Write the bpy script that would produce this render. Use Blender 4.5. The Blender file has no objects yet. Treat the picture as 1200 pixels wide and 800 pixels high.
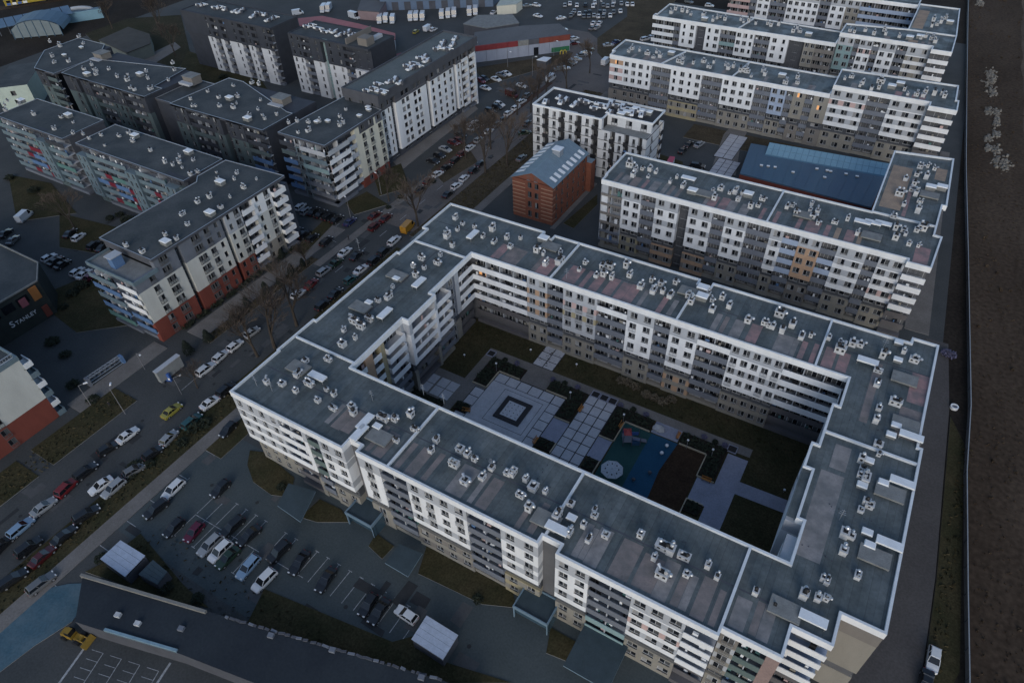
import bpy, bmesh, math, random
from math import sin, cos, pi, radians, atan2, hypot
from mathutils import Matrix, Vector
random.seed(7)
S = bpy.context.scene
COL = S.collection

# ---------------------------------------------------------------- camera
cam_d = bpy.data.cameras.new('camera')
cam = bpy.data.objects.new('camera', cam_d); COL.objects.link(cam)
PITCH, YAW, ROLL = 0.75106126, -0.55885094, 0.04024483
fw = Vector((sin(YAW)*cos(PITCH), cos(YAW)*cos(PITCH), -sin(PITCH)))
rt = Vector((cos(YAW), -sin(YAW), 0)); dn = fw.cross(rt)
rt2 = rt*cos(ROLL) + dn*sin(ROLL); dn2 = dn*cos(ROLL) - rt*sin(ROLL)
m3 = Matrix((rt2, -dn2, -fw)).transposed()
cam.matrix_world = Matrix.Translation((0, 0, 105)) @ m3.to_4x4()
cam_d.sensor_width = 36; cam_d.lens = 36*805.2/1200
cam_d.clip_start = 1; cam_d.clip_end = 6000
S.camera = cam

# ---------------------------------------------------------------- sky, sun, exposure
SUN_EL, SUN_AZ = radians(24), radians(158)          # azimuth clockwise from +y (north)
W = bpy.data.worlds.new('World'); S.world = W; W.use_nodes = True
nt = W.node_tree; nt.nodes.clear()
sky = nt.nodes.new('ShaderNodeTexSky'); sky.sky_type = 'NISHITA'; sky.sun_disc = False
sky.sun_elevation = SUN_EL; sky.sun_rotation = SUN_AZ
sky.air_density = 1.0; sky.dust_density = 1.0; sky.ozone_density = 1.6
bg = nt.nodes.new('ShaderNodeBackground'); bg.inputs[1].default_value = 0.12
wo = nt.nodes.new('ShaderNodeOutputWorld')
nt.links.new(sky.outputs[0], bg.inputs[0]); nt.links.new(bg.outputs[0], wo.inputs[0])
sl = bpy.data.lights.new('sun', 'SUN'); sl.energy = 0.7; sl.angle = radians(28); sl.color = (1.0, 0.98, 0.96)
so = bpy.data.objects.new('sun', sl); COL.objects.link(so)
sd = Vector((sin(SUN_AZ)*cos(SUN_EL), cos(SUN_AZ)*cos(SUN_EL), sin(SUN_EL)))
so.rotation_euler = sd.to_track_quat('Z', 'Y').to_euler(); so.location = (0, 0, 200)
S.view_settings.view_transform = 'Standard'; S.view_settings.look = 'None'
S.view_settings.exposure = 0.35; S.view_settings.gamma = 1
S.view_settings.use_curve_mapping = False
S.cycles.max_bounces = 5; S.cycles.diffuse_bounces = 2; S.cycles.glossy_bounces = 2
S.cycles.transparent_max_bounces = 4; S.cycles.caustics_reflective = False; S.cycles.caustics_refractive = False

# ---------------------------------------------------------------- materials
MATS = {}
def mat(name, col, rough=.8, nz=0.25, sc=0.6, stretch=(1, 1, 1), spec=0.3, metal=0, emit=None, fine=0.1, fsc=6.0, bump=0.0):
    """base colour varied by a broad and a fine noise in world space"""
    if name in MATS: return MATS[name]
    m = bpy.data.materials.new(name); m.use_nodes = True; MATS[name] = m
    t = m.node_tree; N = t.nodes; L = t.links
    b = N['Principled BSDF']; b.inputs['Roughness'].default_value = rough
    b.inputs['Specular IOR Level'].default_value = spec; b.inputs['Metallic'].default_value = metal
    if emit:
        b.inputs['Emission Color'].default_value = (*emit[:3], 1); b.inputs['Emission Strength'].default_value = emit[3]
    if nz == 0:
        b.inputs['Base Color'].default_value = (*col, 1); return m
    g = N.new('ShaderNodeNewGeometry'); mp = N.new('ShaderNodeMapping')
    mp.inputs['Scale'].default_value = stretch; L.new(g.outputs['Position'], mp.inputs[0])
    n1 = N.new('ShaderNodeTexNoise'); n1.inputs['Scale'].default_value = sc; n1.inputs['Detail'].default_value = 5; n1.inputs['Roughness'].default_value = .62
    n2 = N.new('ShaderNodeTexNoise'); n2.inputs['Scale'].default_value = fsc; n2.inputs['Detail'].default_value = 3
    L.new(mp.outputs[0], n1.inputs[0]); L.new(g.outputs['Position'], n2.inputs[0])
    r1 = N.new('ShaderNodeMapRange'); r1.inputs[1].default_value = .28; r1.inputs[2].default_value = .72
    r1.inputs[3].default_value = 1-nz; r1.inputs[4].default_value = 1+nz; L.new(n1.outputs[0], r1.inputs[0])
    r2 = N.new('ShaderNodeMapRange'); r2.inputs[1].default_value = .3; r2.inputs[2].default_value = .7
    r2.inputs[3].default_value = 1-fine; r2.inputs[4].default_value = 1+fine; L.new(n2.outputs[0], r2.inputs[0])
    mu = N.new('ShaderNodeMath'); mu.operation = 'MULTIPLY'; L.new(r1.outputs[0], mu.inputs[0]); L.new(r2.outputs[0], mu.inputs[1])
    mx = N.new('ShaderNodeVectorMath'); mx.operation = 'SCALE'; mx.inputs[0].default_value = col; L.new(mu.outputs[0], mx.inputs['Scale'])
    L.new(mx.outputs[0], b.inputs['Base Color'])
    if bump:
        bp = N.new('ShaderNodeBump'); bp.inputs['Strength'].default_value = bump; L.new(n2.outputs[0], bp.inputs['Height']); L.new(bp.outputs[0], b.inputs['Normal'])
    return m
def two_tone(name, c1, c2, sc, lo=.45, hi=.55, rough=.9, fine=.2, fsc=3.0, stretch=(1, 1, 1), spec=.2, detail=6):
    """two colours mixed by a broad noise: worn grass, soil, stained asphalt, weathered felt"""
    if name in MATS: return MATS[name]
    m = mat(name, c1, rough, 0, spec=spec); t = m.node_tree; N = t.nodes; L = t.links; b = N['Principled BSDF']
    g = N.new('ShaderNodeNewGeometry'); mp = N.new('ShaderNodeMapping'); mp.inputs['Scale'].default_value = stretch
    L.new(g.outputs['Position'], mp.inputs[0])
    n1 = N.new('ShaderNodeTexNoise'); n1.inputs['Scale'].default_value = sc; n1.inputs['Detail'].default_value = detail; n1.inputs['Roughness'].default_value = .65
    L.new(mp.outputs[0], n1.inputs[0])
    r = N.new('ShaderNodeMapRange'); r.inputs[1].default_value = lo; r.inputs[2].default_value = hi; L.new(n1.outputs[0], r.inputs[0])
    mx = N.new('ShaderNodeMix'); mx.data_type = 'RGBA'; mx.inputs[6].default_value = (*c1, 1); mx.inputs[7].default_value = (*c2, 1)
    L.new(r.outputs[0], mx.inputs[0])
    n2 = N.new('ShaderNodeTexNoise'); n2.inputs['Scale'].default_value = fsc; n2.inputs['Detail'].default_value = 4; L.new(g.outputs['Position'], n2.inputs[0])
    r2 = N.new('ShaderNodeMapRange'); r2.inputs[1].default_value = .3; r2.inputs[2].default_value = .7
    r2.inputs[3].default_value = 1-fine; r2.inputs[4].default_value = 1+fine; L.new(n2.outputs[0], r2.inputs[0])
    v = N.new('ShaderNodeVectorMath'); v.operation = 'SCALE'; L.new(mx.outputs[2], v.inputs[0]); L.new(r2.outputs[0], v.inputs['Scale'])
    L.new(v.outputs[0], b.inputs['Base Color'])
    return m

white = mat('white_render', (.72, .735, .75), .8, .12, .35, (1, 1, .25), fine=.04)
whitecap = mat('white_sheet_metal_cap', (.64, .665, .685), .45, .12, .5, fine=.05)
grey_l = mat('light_grey_render', (.40, .42, .45), .8, .08, .4, (1, 1, .3), fine=.05)
grey_m = mat('grey_balcony_panel', (.15, .165, .195), .7, .12, .5, fine=.06)
grey_d = mat('dark_grey_render', (.075, .08, .095), .8, .15, .4, fine=.08)
beige = mat('beige_render', (.25, .235, .205), .85, .12, .35, (1, 1, .3), fine=.06)
beige_d = mat('taupe_render', (.19, .175, .16), .85, .12, .35, (1, 1, .3), fine=.06)
orange_r = mat('apricot_render', (.42, .28, .19), .8, .1, .5, fine=.05)
ochre_r = mat('ochre_render', (.34, .295, .19), .8, .1, .5, fine=.05)
pink_r = mat('pink_render', (.5, .36, .34), .8, .1, .5, fine=.05)
blue_r = mat('pale_blue_render', (.33, .4, .52), .8, .1, .5, fine=.05)
teal_r = mat('teal_render', (.22, .32, .33), .8, .1, .5, fine=.05)
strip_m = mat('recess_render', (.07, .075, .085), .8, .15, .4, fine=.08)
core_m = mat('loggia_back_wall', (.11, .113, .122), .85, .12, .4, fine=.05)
red_r = mat('brick_red_render', (.18, .05, .037), .8, .16, .4, (1, 1, .4), fine=.08)
crimson = mat('crimson_panel', (.17, .02, .035), .6, .1, .5, fine=.05)
cream = mat('cream_render', (.62, .6, .5), .8, .08, .4, (1, 1, .3), fine=.05)
frame_w = mat('window_frame_white', (.45, .46, .47), .5, 0)
frame_g = mat('window_frame_grey', (.12, .125, .13), .5, 0)
glass = mat('window_glass', (.012, .014, .018), .12, 0, spec=.5)
glass2 = mat('window_glass_curtain', (.085, .088, .092), .2, 0, spec=.5)
glass3 = mat('window_glass_blind', (.3, .3, .3), .35, 0, spec=.5)
glass_lit = mat('lit_window_glass', (.3, .2, .1), .3, 0, emit=(1., .45, .16, .55))
metal = mat('galvanised_metal', (.5, .52, .55), .35, .1, 2, metal=.6, fine=.05)
vent_w = mat('chimney_render', (.48, .49, .50), .8, .24, 1.2, fine=.08)
vent_d = mat('vent_opening', (.02, .02, .022), .9, 0)
hatch_w = mat('white_roof_hatch', (.72, .74, .76), .4, .08, .8, fine=.05)
slab_g = mat('grey_roof_slab', (.20, .205, .2), .9, .2, .8, fine=.12)
dark_pl = mat('black_plastic', (.018, .018, .02), .5, 0)
roof_m = two_tone('bitumen_roof_felt', (.066, .080, .083), (.126, .143, .145), .16, .36, .64, .75, .14, 2.2, spec=.35)
def seams(m, axis, k=.8):
    """darker lap joints of the felt rolls, a metre apart, and broad damp patches"""
    t = m.node_tree; N = t.nodes; L = t.links; bs = N['Principled BSDF']; src = bs.inputs['Base Color'].links[0].from_socket
    g = N.new('ShaderNodeNewGeometry'); s = N.new('ShaderNodeSeparateXYZ'); L.new(g.outputs['Position'], s.inputs[0])
    f = N.new('ShaderNodeMath'); f.operation = 'FRACT'; L.new(s.outputs[axis], f.inputs[0])
    lt = N.new('ShaderNodeMath'); lt.operation = 'LESS_THAN'; L.new(f.outputs[0], lt.inputs[0]); lt.inputs[1].default_value = .09
    fl = N.new('ShaderNodeMath'); fl.operation = 'FLOOR'; L.new(s.outputs[axis], fl.inputs[0])
    wn = N.new('ShaderNodeTexWhiteNoise'); wn.noise_dimensions = '1D'; L.new(fl.outputs[0], wn.inputs['W'])
    mr = N.new('ShaderNodeMapRange'); L.new(wn.outputs[0], mr.inputs[0]); mr.inputs[3].default_value = .88; mr.inputs[4].default_value = 1.12
    mu = N.new('ShaderNodeMath'); mu.operation = 'MULTIPLY_ADD'; L.new(lt.outputs[0], mu.inputs[0]); mu.inputs[1].default_value = k-1; L.new(mr.outputs[0], mu.inputs[2])
    v = N.new('ShaderNodeVectorMath'); v.operation = 'SCALE'; L.new(src, v.inputs[0]); L.new(mu.outputs[0], v.inputs['Scale']); L.new(v.outputs[0], bs.inputs['Base Color'])
    n = N.new('ShaderNodeTexNoise'); n.inputs['Scale'].default_value = .22; n.inputs['Detail'].default_value = 4; L.new(g.outputs['Position'], n.inputs[0])
    r = N.new('ShaderNodeMapRange'); r.inputs[1].default_value = .42; r.inputs[2].default_value = .6; r.inputs[3].default_value = .38; r.inputs[4].default_value = .85; L.new(n.outputs[0], r.inputs[0]); L.new(r.outputs[0], bs.inputs['Roughness'])
seams(roof_m, 0)
roof_m2 = two_tone('dark_bitumen_felt', (.042, .05, .054), (.078, .085, .088), .12, .38, .66, .8, .14, 2.2, spec=.3)
felt_pink = two_tone('pink_worn_felt', (.34, .215, .21), (.2, .16, .16), .5, .4, .62, .9, .14, 4)
felt_tan = two_tone('tan_worn_felt', (.36, .27, .2), (.27, .21, .165), .4, .4, .62, .9, .14, 4)
felt_grey = two_tone('grey_worn_felt', (.27, .255, .25), (.17, .17, .17), .5, .4, .62, .9, .14, 4)
felt_brown = two_tone('brown_worn_felt', (.24, .205, .195), (.16, .15, .145), .5, .4, .62, .9, .14, 4)

# ---------------------------------------------------------------- mesh helpers
class MB:
    """collects faces in world metres; build() links ONE mesh object"""
    def __init__(s): s.v = []; s.f = []; s.m = []
    def quad(s, a, b, c, d, m=0):
        n = len(s.v); s.v += [a, b, c, d]; s.f.append((n, n+1, n+2, n+3)); s.m.append(m); return s
    def hexa(s, p, m=0, mt=None, skip=()):
        n = len(s.v); s.v += p
        for i, q in enumerate(((3, 2, 1, 0), (4, 5, 6, 7), (0, 1, 5, 4), (1, 2, 6, 5), (2, 3, 7, 6), (3, 0, 4, 7))):
            if i in skip: continue
            s.f.append(tuple(n+k for k in q)); s.m.append(mt if (i == 1 and mt is not None) else m)
        return s
    def box(s, x0, y0, z0, x1, y1, z1, m=0, mt=None):
        return s.hexa([(x0, y0, z0), (x1, y0, z0), (x1, y1, z0), (x0, y1, z0), (x0, y0, z1), (x1, y0, z1), (x1, y1, z1), (x0, y1, z1)], m, mt)
    def rbox(s, cx, cy, z0, z1, lx, ly, a=0, m=0, mt=None, top=1.0):
        c, q = cos(a), sin(a)
        P = lambda x, y, z: (cx+x*c-y*q, cy+x*q+y*c, z)
        hx, hy = lx/2, ly/2
        return s.hexa([P(-hx, -hy, z0), P(hx, -hy, z0), P(hx, hy, z0), P(-hx, hy, z0),
                       P(-hx*top, -hy*top, z1), P(hx*top, -hy*top, z1), P(hx*top, hy*top, z1), P(-hx*top, hy*top, z1)], m, mt)
    def prism(s, poly, z0, z1, m=0, mt=None):
        a = sum(poly[i][0]*poly[(i+1) % len(poly)][1]-poly[(i+1) % len(poly)][0]*poly[i][1] for i in range(len(poly)))
        if a < 0: poly = poly[::-1]
        n = len(s.v); k = len(poly)
        s.v += [(x, y, z0) for x, y in poly]+[(x, y, z1) for x, y in poly]
        s.f.append(tuple(range(n+k-1, n-1, -1))); s.m.append(m)
        s.f.append(tuple(range(n+k, n+2*k))); s.m.append(m if mt is None else mt)
        for i in range(k):
            j = (i+1) % k; s.f.append((n+i, n+j, n+k+j, n+k+i)); s.m.append(m)
        return s
    def sheet(s, poly, z, m=0):
        a = sum(poly[i][0]*poly[(i+1) % len(poly)][1]-poly[(i+1) % len(poly)][0]*poly[i][1] for i in range(len(poly)))
        if a < 0: poly = poly[::-1]
        n = len(s.v); s.v += [(x, y, z) for x, y in poly]; s.f.append(tuple(range(n, n+len(poly)))); s.m.append(m); return s
    def tube(s, a, b, r0, r1=None, n=6, m=0, caps=True):
        a = Vector(a); b = Vector(b); r1 = r0 if r1 is None else r1
        d = (b-a).normalized(); u = d.orthogonal().normalized(); w = d.cross(u); k = len(s.v)
        for p, r in ((a, r0), (b, r1)):
            for i in range(n):
                t = 2*pi*i/n; q = p+u*(r*cos(t))+w*(r*sin(t)); s.v.append(tuple(q))
        for i in range(n):
            j = (i+1) % n; s.f.append((k+i, k+j, k+n+j, k+n+i)); s.m.append(m)
        if caps:
            s.f.append(tuple(range(k+n-1, k-1, -1))); s.m.append(m); s.f.append(tuple(range(k+n, k+2*n))); s.m.append(m)
        return s
    def ball(s, c, r, n=8, k=5, m=0, sz=1.0):
        b0 = len(s.v)
        s.v.append((c[0], c[1], c[2]-r*sz))
        for i in range(1, k):
            t = -pi/2+pi*i/k
            for j in range(n):
                p = 2*pi*j/n; s.v.append((c[0]+r*cos(t)*cos(p), c[1]+r*cos(t)*sin(p), c[2]+r*sz*sin(t)))
        s.v.append((c[0], c[1], c[2]+r*sz)); e = len(s.v)-1
        for j in range(n):
            q = (j+1) % n
            s.f.append((b0, b0+1+q, b0+1+j)); s.m.append(m)
            for i in range(k-2):
                o = b0+1+i*n; s.f.append((o+j, o+q, o+n+q, o+n+j)); s.m.append(m)
            o = b0+1+(k-2)*n; s.f.append((o+j, o+q, e)); s.m.append(m)
        return s
    def ring(s, poly, th, z0, z1, zi, m=0, closed=True, mo=None):
        """parapet: outer wall on poly (ccw), th thick inwards, outer skirt from z0, inner skirt from zi, top z1"""
        a = sum(poly[i][0]*poly[(i+1) % len(poly)][1]-poly[(i+1) % len(poly)][0]*poly[i][1] for i in range(len(poly)))
        n = len(poly); ins = []
        for i in range(n):
            p0, p1, p2 = Vector(poly[i-1]), Vector(poly[i]), Vector(poly[(i+1) % n])
            d1 = (p1-p0).normalized(); d2 = (p2-p1).normalized()
            n1 = Vector((-d1.y, d1.x)); n2 = Vector((-d2.y, d2.x))
            k = 1+n1.dot(n2)
            ins.append(p1+(n1+n2)*(th/max(k, .3)))
        for i in range(n):
            j = (i+1) % n; o0, o1, i0, i1 = poly[i], poly[j], ins[i], ins[j]
            s.quad((*o0, z0), (*o1, z0), (*o1, z1), (*o0, z1), m if mo is None else mo)
            s.quad((*o0, z1), (*o1, z1), (i1.x, i1.y, z1), (i0.x, i0.y, z1), m)
            s.quad((i0.x, i0.y, z1), (i1.x, i1.y, z1), (i1.x, i1.y, zi), (i0.x, i0.y, zi), m)
            s.quad((i0.x, i0.y, z0), (i1.x, i1.y, z0), (*o1, z0), (*o0, z0), m)
        return s
    def mesh(s, name, mats, off=(0, 0, 0), smooth=False):
        me = bpy.data.meshes.new(name); ox, oy, oz = off
        me.from_pydata([(x-ox, y-oy, z-oz) for x, y, z in s.v], [], s.f)
        if not isinstance(mats, (list, tuple)): mats = [mats]
        for q in mats: me.materials.append(q)
        if len(mats) > 1: me.polygons.foreach_set('material_index', s.m)
        if smooth: me.polygons.foreach_set('use_smooth', [True]*len(s.f))
        me.update(); return me
    def build(s, name, mats, parent=None, smooth=False, at=None, **props):
        off = at if at is not None else (parent['base'] if parent is not None and 'base' in parent else (0, 0, 0))
        o = bpy.data.objects.new(name, s.mesh(name, mats, off, smooth)); COL.objects.link(o)
        if parent is not None: o.parent = parent
        if at is not None: o.location = at if parent is None else tuple(a-b for a, b in zip(at, parent.get('base', (0, 0, 0))))
        for k, v in props.items(): o[k] = v
        return o
def thing(name, label, cat, at=(0, 0, 0), rz=0, group=None):
    o = bpy.data.objects.new(name, None); COL.objects.link(o); o.location = at; o.rotation_euler = (0, 0, rz)
    o.empty_display_size = 1; o['label'] = label; o['category'] = cat; o['base'] = at if rz == 0 else (0, 0, 0)
    if group: o['group'] = group
    return o
def tag(o, label, cat, group=None):
    o['label'] = label; o['category'] = cat
    if group: o['group'] = group
    return o
def inst(name, me, parent, at, rz=0, sc=None):
    """a child that shares mesh data; at in world metres, parent unrotated with a stored base"""
    o = bpy.data.objects.new(name, me); COL.objects.link(o); o.parent = parent
    b = parent.get('base', (0, 0, 0)); o.location = (at[0]-b[0], at[1]-b[1], at[2]-b[2]); o.rotation_euler = (0, 0, rz)
    if sc: o.scale = sc
    return o
def structure(name, mb, m, **k): return mb.build(name, m, kind='structure', **k)
def rect(x0, y0, x1, y1): return [(x0, y0), (x1, y0), (x1, y1), (x0, y1)]

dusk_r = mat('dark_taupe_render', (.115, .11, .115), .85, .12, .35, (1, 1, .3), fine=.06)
bluepan = mat('blue_balcony_panel', (.10, .18, .33), .6, .1, .6); greenpan = mat('green_balcony_panel', (.1, .2, .19), .6, .1, .6)

# ---------------------------------------------------------------- buildings
_wm = {}
def window_mesh(w, h, kind, gv, fr):
    """kind: c casement (two leaves), s single, f french with railing, d wide balcony glazing"""
    key = (round(w, 2), round(h, 2), kind, gv, fr)
    if key in _wm: return _wm[key]
    b = MB(); t = .07; fr_m = frame_w if fr == 'w' else frame_g
    g = {0: glass, 1: glass2, 2: glass3, 3: glass_lit}[gv]; g2 = glass if gv != 0 else glass2
    x0, x1 = -w/2, w/2
    b.box(x0, -.01, 0, x0+t, .08, h); b.box(x1-t, -.01, 0, x1, .08, h)
    b.box(x0+t, -.01, 0, x1-t, .08, t); b.box(x0+t, -.01, h-t, x1-t, .08, h)
    n = {'c': 2, 's': 1, 'f': 2, 'd': 3}[kind]
    for i in range(1, n):
        x = x0+w*i/n; b.box(x-.035, 0, t, x+.035, .07, h-t)
    for i in range(n):
        a, c = x0+w*i/n+(t if i == 0 else .035), x0+w*(i+1)/n-(t if i == n-1 else .035)
        b.quad((a, .055, t), (c, .055, t), (c, .055, h-t), (a, .055, h-t), 1 if i % 2 == 0 else 2)
    if kind == 'f':
        for z in (.08, 1.0): b.box(x0, -.24, z, x1, -.2, z+.05, 3)
        for i in range(7):
            x = x0+.03+(w-.06)*i/6; b.box(x-.02, -.235, .1, x+.02, -.205, 1.0, 3)
        for x in (x0, x1-.04): b.box(x, -.2, 1.0, x+.04, .0, 1.05, 3)
    else: b.box(x0-.05, -.17, -.05, x1+.05, .0, 0, 3)
    me = b.mesh('window', [fr_m, g, g2, frame_g if kind == 'f' else metal]); _wm[key] = me
    return me
rw = random.Random(5)
def gvar(): return rw.choices((0, 1, 2), (58, 28, 14))[0]

class Building:
    def __init__(s, name, label, cat, base, max_win=290, group=None):
        s.root = thing(name, label, cat, (base[0], base[1], 0), group=group)
        s.nwin = 0; s.max = max_win; s.extra = MB(); s.clut = MB()
    def part(s, name, mb, mats, parent=None, **k):
        o = mb.build(name, mats, parent=parent or s.root, **k) if parent is None else None
        if parent is not None:
            o = bpy.data.objects.new(name, mb.mesh(name, mats, s.root['base'])); COL.objects.link(o); o.parent = parent
            for a, b in k.items(): o[a] = b
        return o
    def window(s, P, d, z, sc, w, h, kind, th, fr='w', gv=None):
        s.nwin += 1
        gv = gvar() if gv is None else gv
        x, y, _ = P(sc, d, z)
        me = window_mesh(w, h, kind, gv, fr)
        if s.nwin <= s.max: inst('window', me, s.root, (x, y, z), th)
        else:
            c, q = cos(th), sin(th); n = len(s.extra.v)
            s.extra.v += [(x+v.co.x*c-v.co.y*q, y+v.co.x*q+v.co.y*c, z+v.co.z) for v in me.vertices]
            for p in me.polygons:
                s.extra.f.append(tuple(n+i for i in p.vertices)); mi = p.material_index
                s.extra.m.append({0: 0, 3: 3}.get(mi, 1 if (mi == 1) == (gv == 0) or gv == 0 and mi == 1 else 2))
    def finish(s):
        if s.clut.v: s.part('balcony_furnishing', s.clut, [white, pink_r, bluepan, greenpan, dark_pl, beige], kind='stuff')
        if s.extra.v:
            s.part('window', s.extra, [frame_w, glass, glass2, metal], kind='stuff')

def frame_of(A, B):
    L = hypot(B[0]-A[0], B[1]-A[1]); dx, dy = (B[0]-A[0])/L, (B[1]-A[1])/L
    P = lambda q, d, z: (A[0]+dx*q+dy*d, A[1]+dy*q-dx*d, z)
    return P, L, atan2(dy, dx)
def pbox(b, P, s0, s1, d0, d1, z0, z1, m=0, mt=None):
    """box in facade coordinates: along s, outward d, up z"""
    if s1-s0 < .005 or z1-z0 < .005: return
    b.hexa([P(s0, d1, z0), P(s1, d1, z0), P(s1, d0, z0), P(s0, d0, z0), P(s0, d1, z1), P(s1, d1, z1), P(s1, d0, z1), P(s0, d0, z1)], m, mt)

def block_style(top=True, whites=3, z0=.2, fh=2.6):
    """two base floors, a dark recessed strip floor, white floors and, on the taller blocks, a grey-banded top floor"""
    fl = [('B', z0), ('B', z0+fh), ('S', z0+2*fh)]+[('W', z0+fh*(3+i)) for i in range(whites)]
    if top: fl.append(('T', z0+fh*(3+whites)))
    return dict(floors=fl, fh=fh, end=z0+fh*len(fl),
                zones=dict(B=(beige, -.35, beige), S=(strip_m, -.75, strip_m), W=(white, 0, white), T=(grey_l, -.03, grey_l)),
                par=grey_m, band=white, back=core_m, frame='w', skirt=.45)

def facade(bl, A, B, segs, st, dep=1.5, lens=None, ends=True, band_d=.35):
    """segs: list of (kind, length or None, n, opts); kind w wall with n window columns, l loggia of n bays, b white balcony bands,
    d dark stair recess, x blind wall"""
    P, L, th = frame_of(A, B); fh = st['fh']; floors = st['floors']; zend = st['end']
    tot = sum(q[1] for q in segs); k_ = L/tot; pos = 0
    for kind, ln, n, op in segs:
        s0, s1 = pos, pos+ln*k_; pos = s1
        zones = dict(st['zones']); zones.update(op.get('zones', {}))
        if kind in 'wx':
            groups = {}
            for k, (zc, z) in enumerate(floors):
                m, d, pm = zones[zc]; d += op.get('out', 0) if zc in op.get('outz', 'WTB') else 0
                if zc not in groups: groups[zc] = (MB(), [m, pm])
                b = groups[zc][0]
                pier = op.get('piers', {}).get(k)
                if pier is not None:
                    if pier not in groups[zc][1]: groups[zc][1].append(pier)
                    pi_ = groups[zc][1].index(pier)
                else: pi_ = 1
                zb = z-(st['skirt'] if zc == 'W' and (k == 0 or floors[k-1][0] != 'W') else 0)
                zt = z+fh
                if k+1 < len(floors) and floors[k+1][0] == 'W' and zc != 'W': zt -= st['skirt']
                if k == 0: zb = -.3
                if k == 0 and op.get('passage'): continue
                if kind == 'x' or n == 0 or zc in op.get('blind', ''):
                    pbox(b, P, s0, s1, -dep, d, zb, zt); continue
                ww = op.get('w', 1.45); ww = min(ww, (s1-s0)/n*.66); hh = op.get('h', 1.45); hs = .85
                if zc == 'S': ww = min((s1-s0)/n*.8, 2.3); hh = 1.0; hs = .6
                rows = op.get('fr', {}).get(k, '')
                pbox(b, P, s0, s1, -dep, d, zb, z+hs)
                pbox(b, P, s0, s1, -dep, d, z+hs+hh, zt)
                x = s0
                cs = op.get('cols') or [(i+.5)/n for i in range(n)]
                for i, c in enumerate(cs):
                    cx = s0+(s1-s0)*c; ty = rows[i] if i < len(rows) else op.get('kinds', 'c'*n)[i % max(1, len(op.get('kinds', 'c')))]
                    wi = ww*(.62 if ty == 's' else 1)
                    pbox(b, P, x, cx-wi/2, -dep, d, z+hs, z+hs+hh, pi_); x = cx+wi/2
                    lit = op.get('lit', {}).get((k, i))
                    if ty == 'f':
                        bl.window(P, d+.02, z+.12, cx, wi, hh+hs-.12, 'f', th, st['frame'], lit)
                    else: bl.window(P, d-.16, z+hs, cx, wi, hh, ty, th, st['frame'], lit)
                pbox(b, P, x, s1, -dep, d, z+hs, z+hs+hh, pi_)
            for zc, (b, ms) in groups.items():
                if b.v: bl.part({'B': 'base_wall', 'S': 'recess_band'}.get(zc, 'facade_panel'), b, ms)
        elif kind in 'lb':
            d1 = op.get('d', band_d if kind == 'b' else -.1)
            pm = op.get('par', st['band'] if kind == 'b' else st['par'])
            cache = {}
            nb = max(1, n)
            for k, (zc, z) in enumerate(floors):
                if k == 0:
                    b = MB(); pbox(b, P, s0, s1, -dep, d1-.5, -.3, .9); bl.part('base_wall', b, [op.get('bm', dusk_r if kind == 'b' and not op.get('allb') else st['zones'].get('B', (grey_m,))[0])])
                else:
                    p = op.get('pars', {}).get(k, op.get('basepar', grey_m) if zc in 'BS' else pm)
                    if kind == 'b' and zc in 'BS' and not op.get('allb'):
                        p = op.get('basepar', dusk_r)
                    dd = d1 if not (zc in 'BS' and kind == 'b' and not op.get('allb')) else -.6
                    if (p, dd) not in cache:
                        b = MB(); cxy = P((s0+s1)/2, 0, 0); hpar = op.get('hp', 1.0)
                        pbox(b, P, s0, s1, -dep, dd-.12, -.22, -.02, 1)
                        pbox(b, P, s0, s1, dd-.12, dd, -.32, hpar)
                        if op.get('wrap0'): pbox(b, P, s0, s0+.12, -dep, dd-.12, -.3, hpar)
                        if op.get('wrap1'): pbox(b, P, s1-.12, s1, -dep, dd-.12, -.3, hpar)
                        for i in range(0 if op.get('sides') else 1, nb+(1 if op.get('sides') else 0)):
                            q = min(max(s0+(s1-s0)*i/nb, s0+.08), s1-.08); pbox(b, P, q-.08, q+.08, -dep, dd-.2, -.02, 2.38, 1)
                        cache[(p, dd)] = (b.mesh('balcony', [p, op.get('side', grey_l)], (cxy[0], cxy[1], 0)), cxy)
                    me, cxy = cache[(p, dd)]
                    inst('balcony', me, bl.root, (cxy[0], cxy[1], z))
                for i in range(nb):
                    c = s0+(s1-s0)*(i+.5)/nb; w = min((s1-s0)/nb*.74, 3.0)
                    lit = op.get('lit', {}).get((k, i))
                    if k > 0 and w > .8:
                        for _ in range(rw.choice((0, 1, 2, 2))):
                            q = c+rw.uniform(-w*.55, w*.55); dd = (d1 if not (zc in 'BS' and kind == 'b' and not op.get('allb')) else -.6)-.35-rw.random()*.2; wd = rw.uniform(.12, .4)
                            pbox(bl.clut, P, q-wd, q+wd, dd-rw.uniform(.1, .3), dd, z, z+rw.uniform(.9, 1.6), rw.choices(range(6), (5, 1, 1, 1, 4, 3))[0])
                    if w > .5 and k > 0 or k == 0 and kind == 'l':
                        bl.window(P, -dep+.1, z+.05 if k else z+.8, c+rw.uniform(-.2, .2), w, 2.15 if k else 1.3, 'd', th, st['frame'], lit)
            if op.get('cap'):
                b = MB(); pbox(b, P, s0, s1, -.12, .04, zend-2.75, zend-1.45); bl.part('balcony_front', b, [white])
        elif kind == 'd':
            b = MB(); pbox(b, P, s0, s1, -dep, -dep+.12, -.2, zend); bl.part('stair_wall', b, [op.get('m', strip_m)])
            for k, (zc, z) in enumerate(floors):
                bl.window(P, -dep+.16, z+.7, (s0+s1)/2, min(1.6, (s1-s0)*.7), 1.4, 'c', th, 'g')
    if ends:
        for q0, q1 in ((0, .22), (L-.22, L)):
            pass

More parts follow.
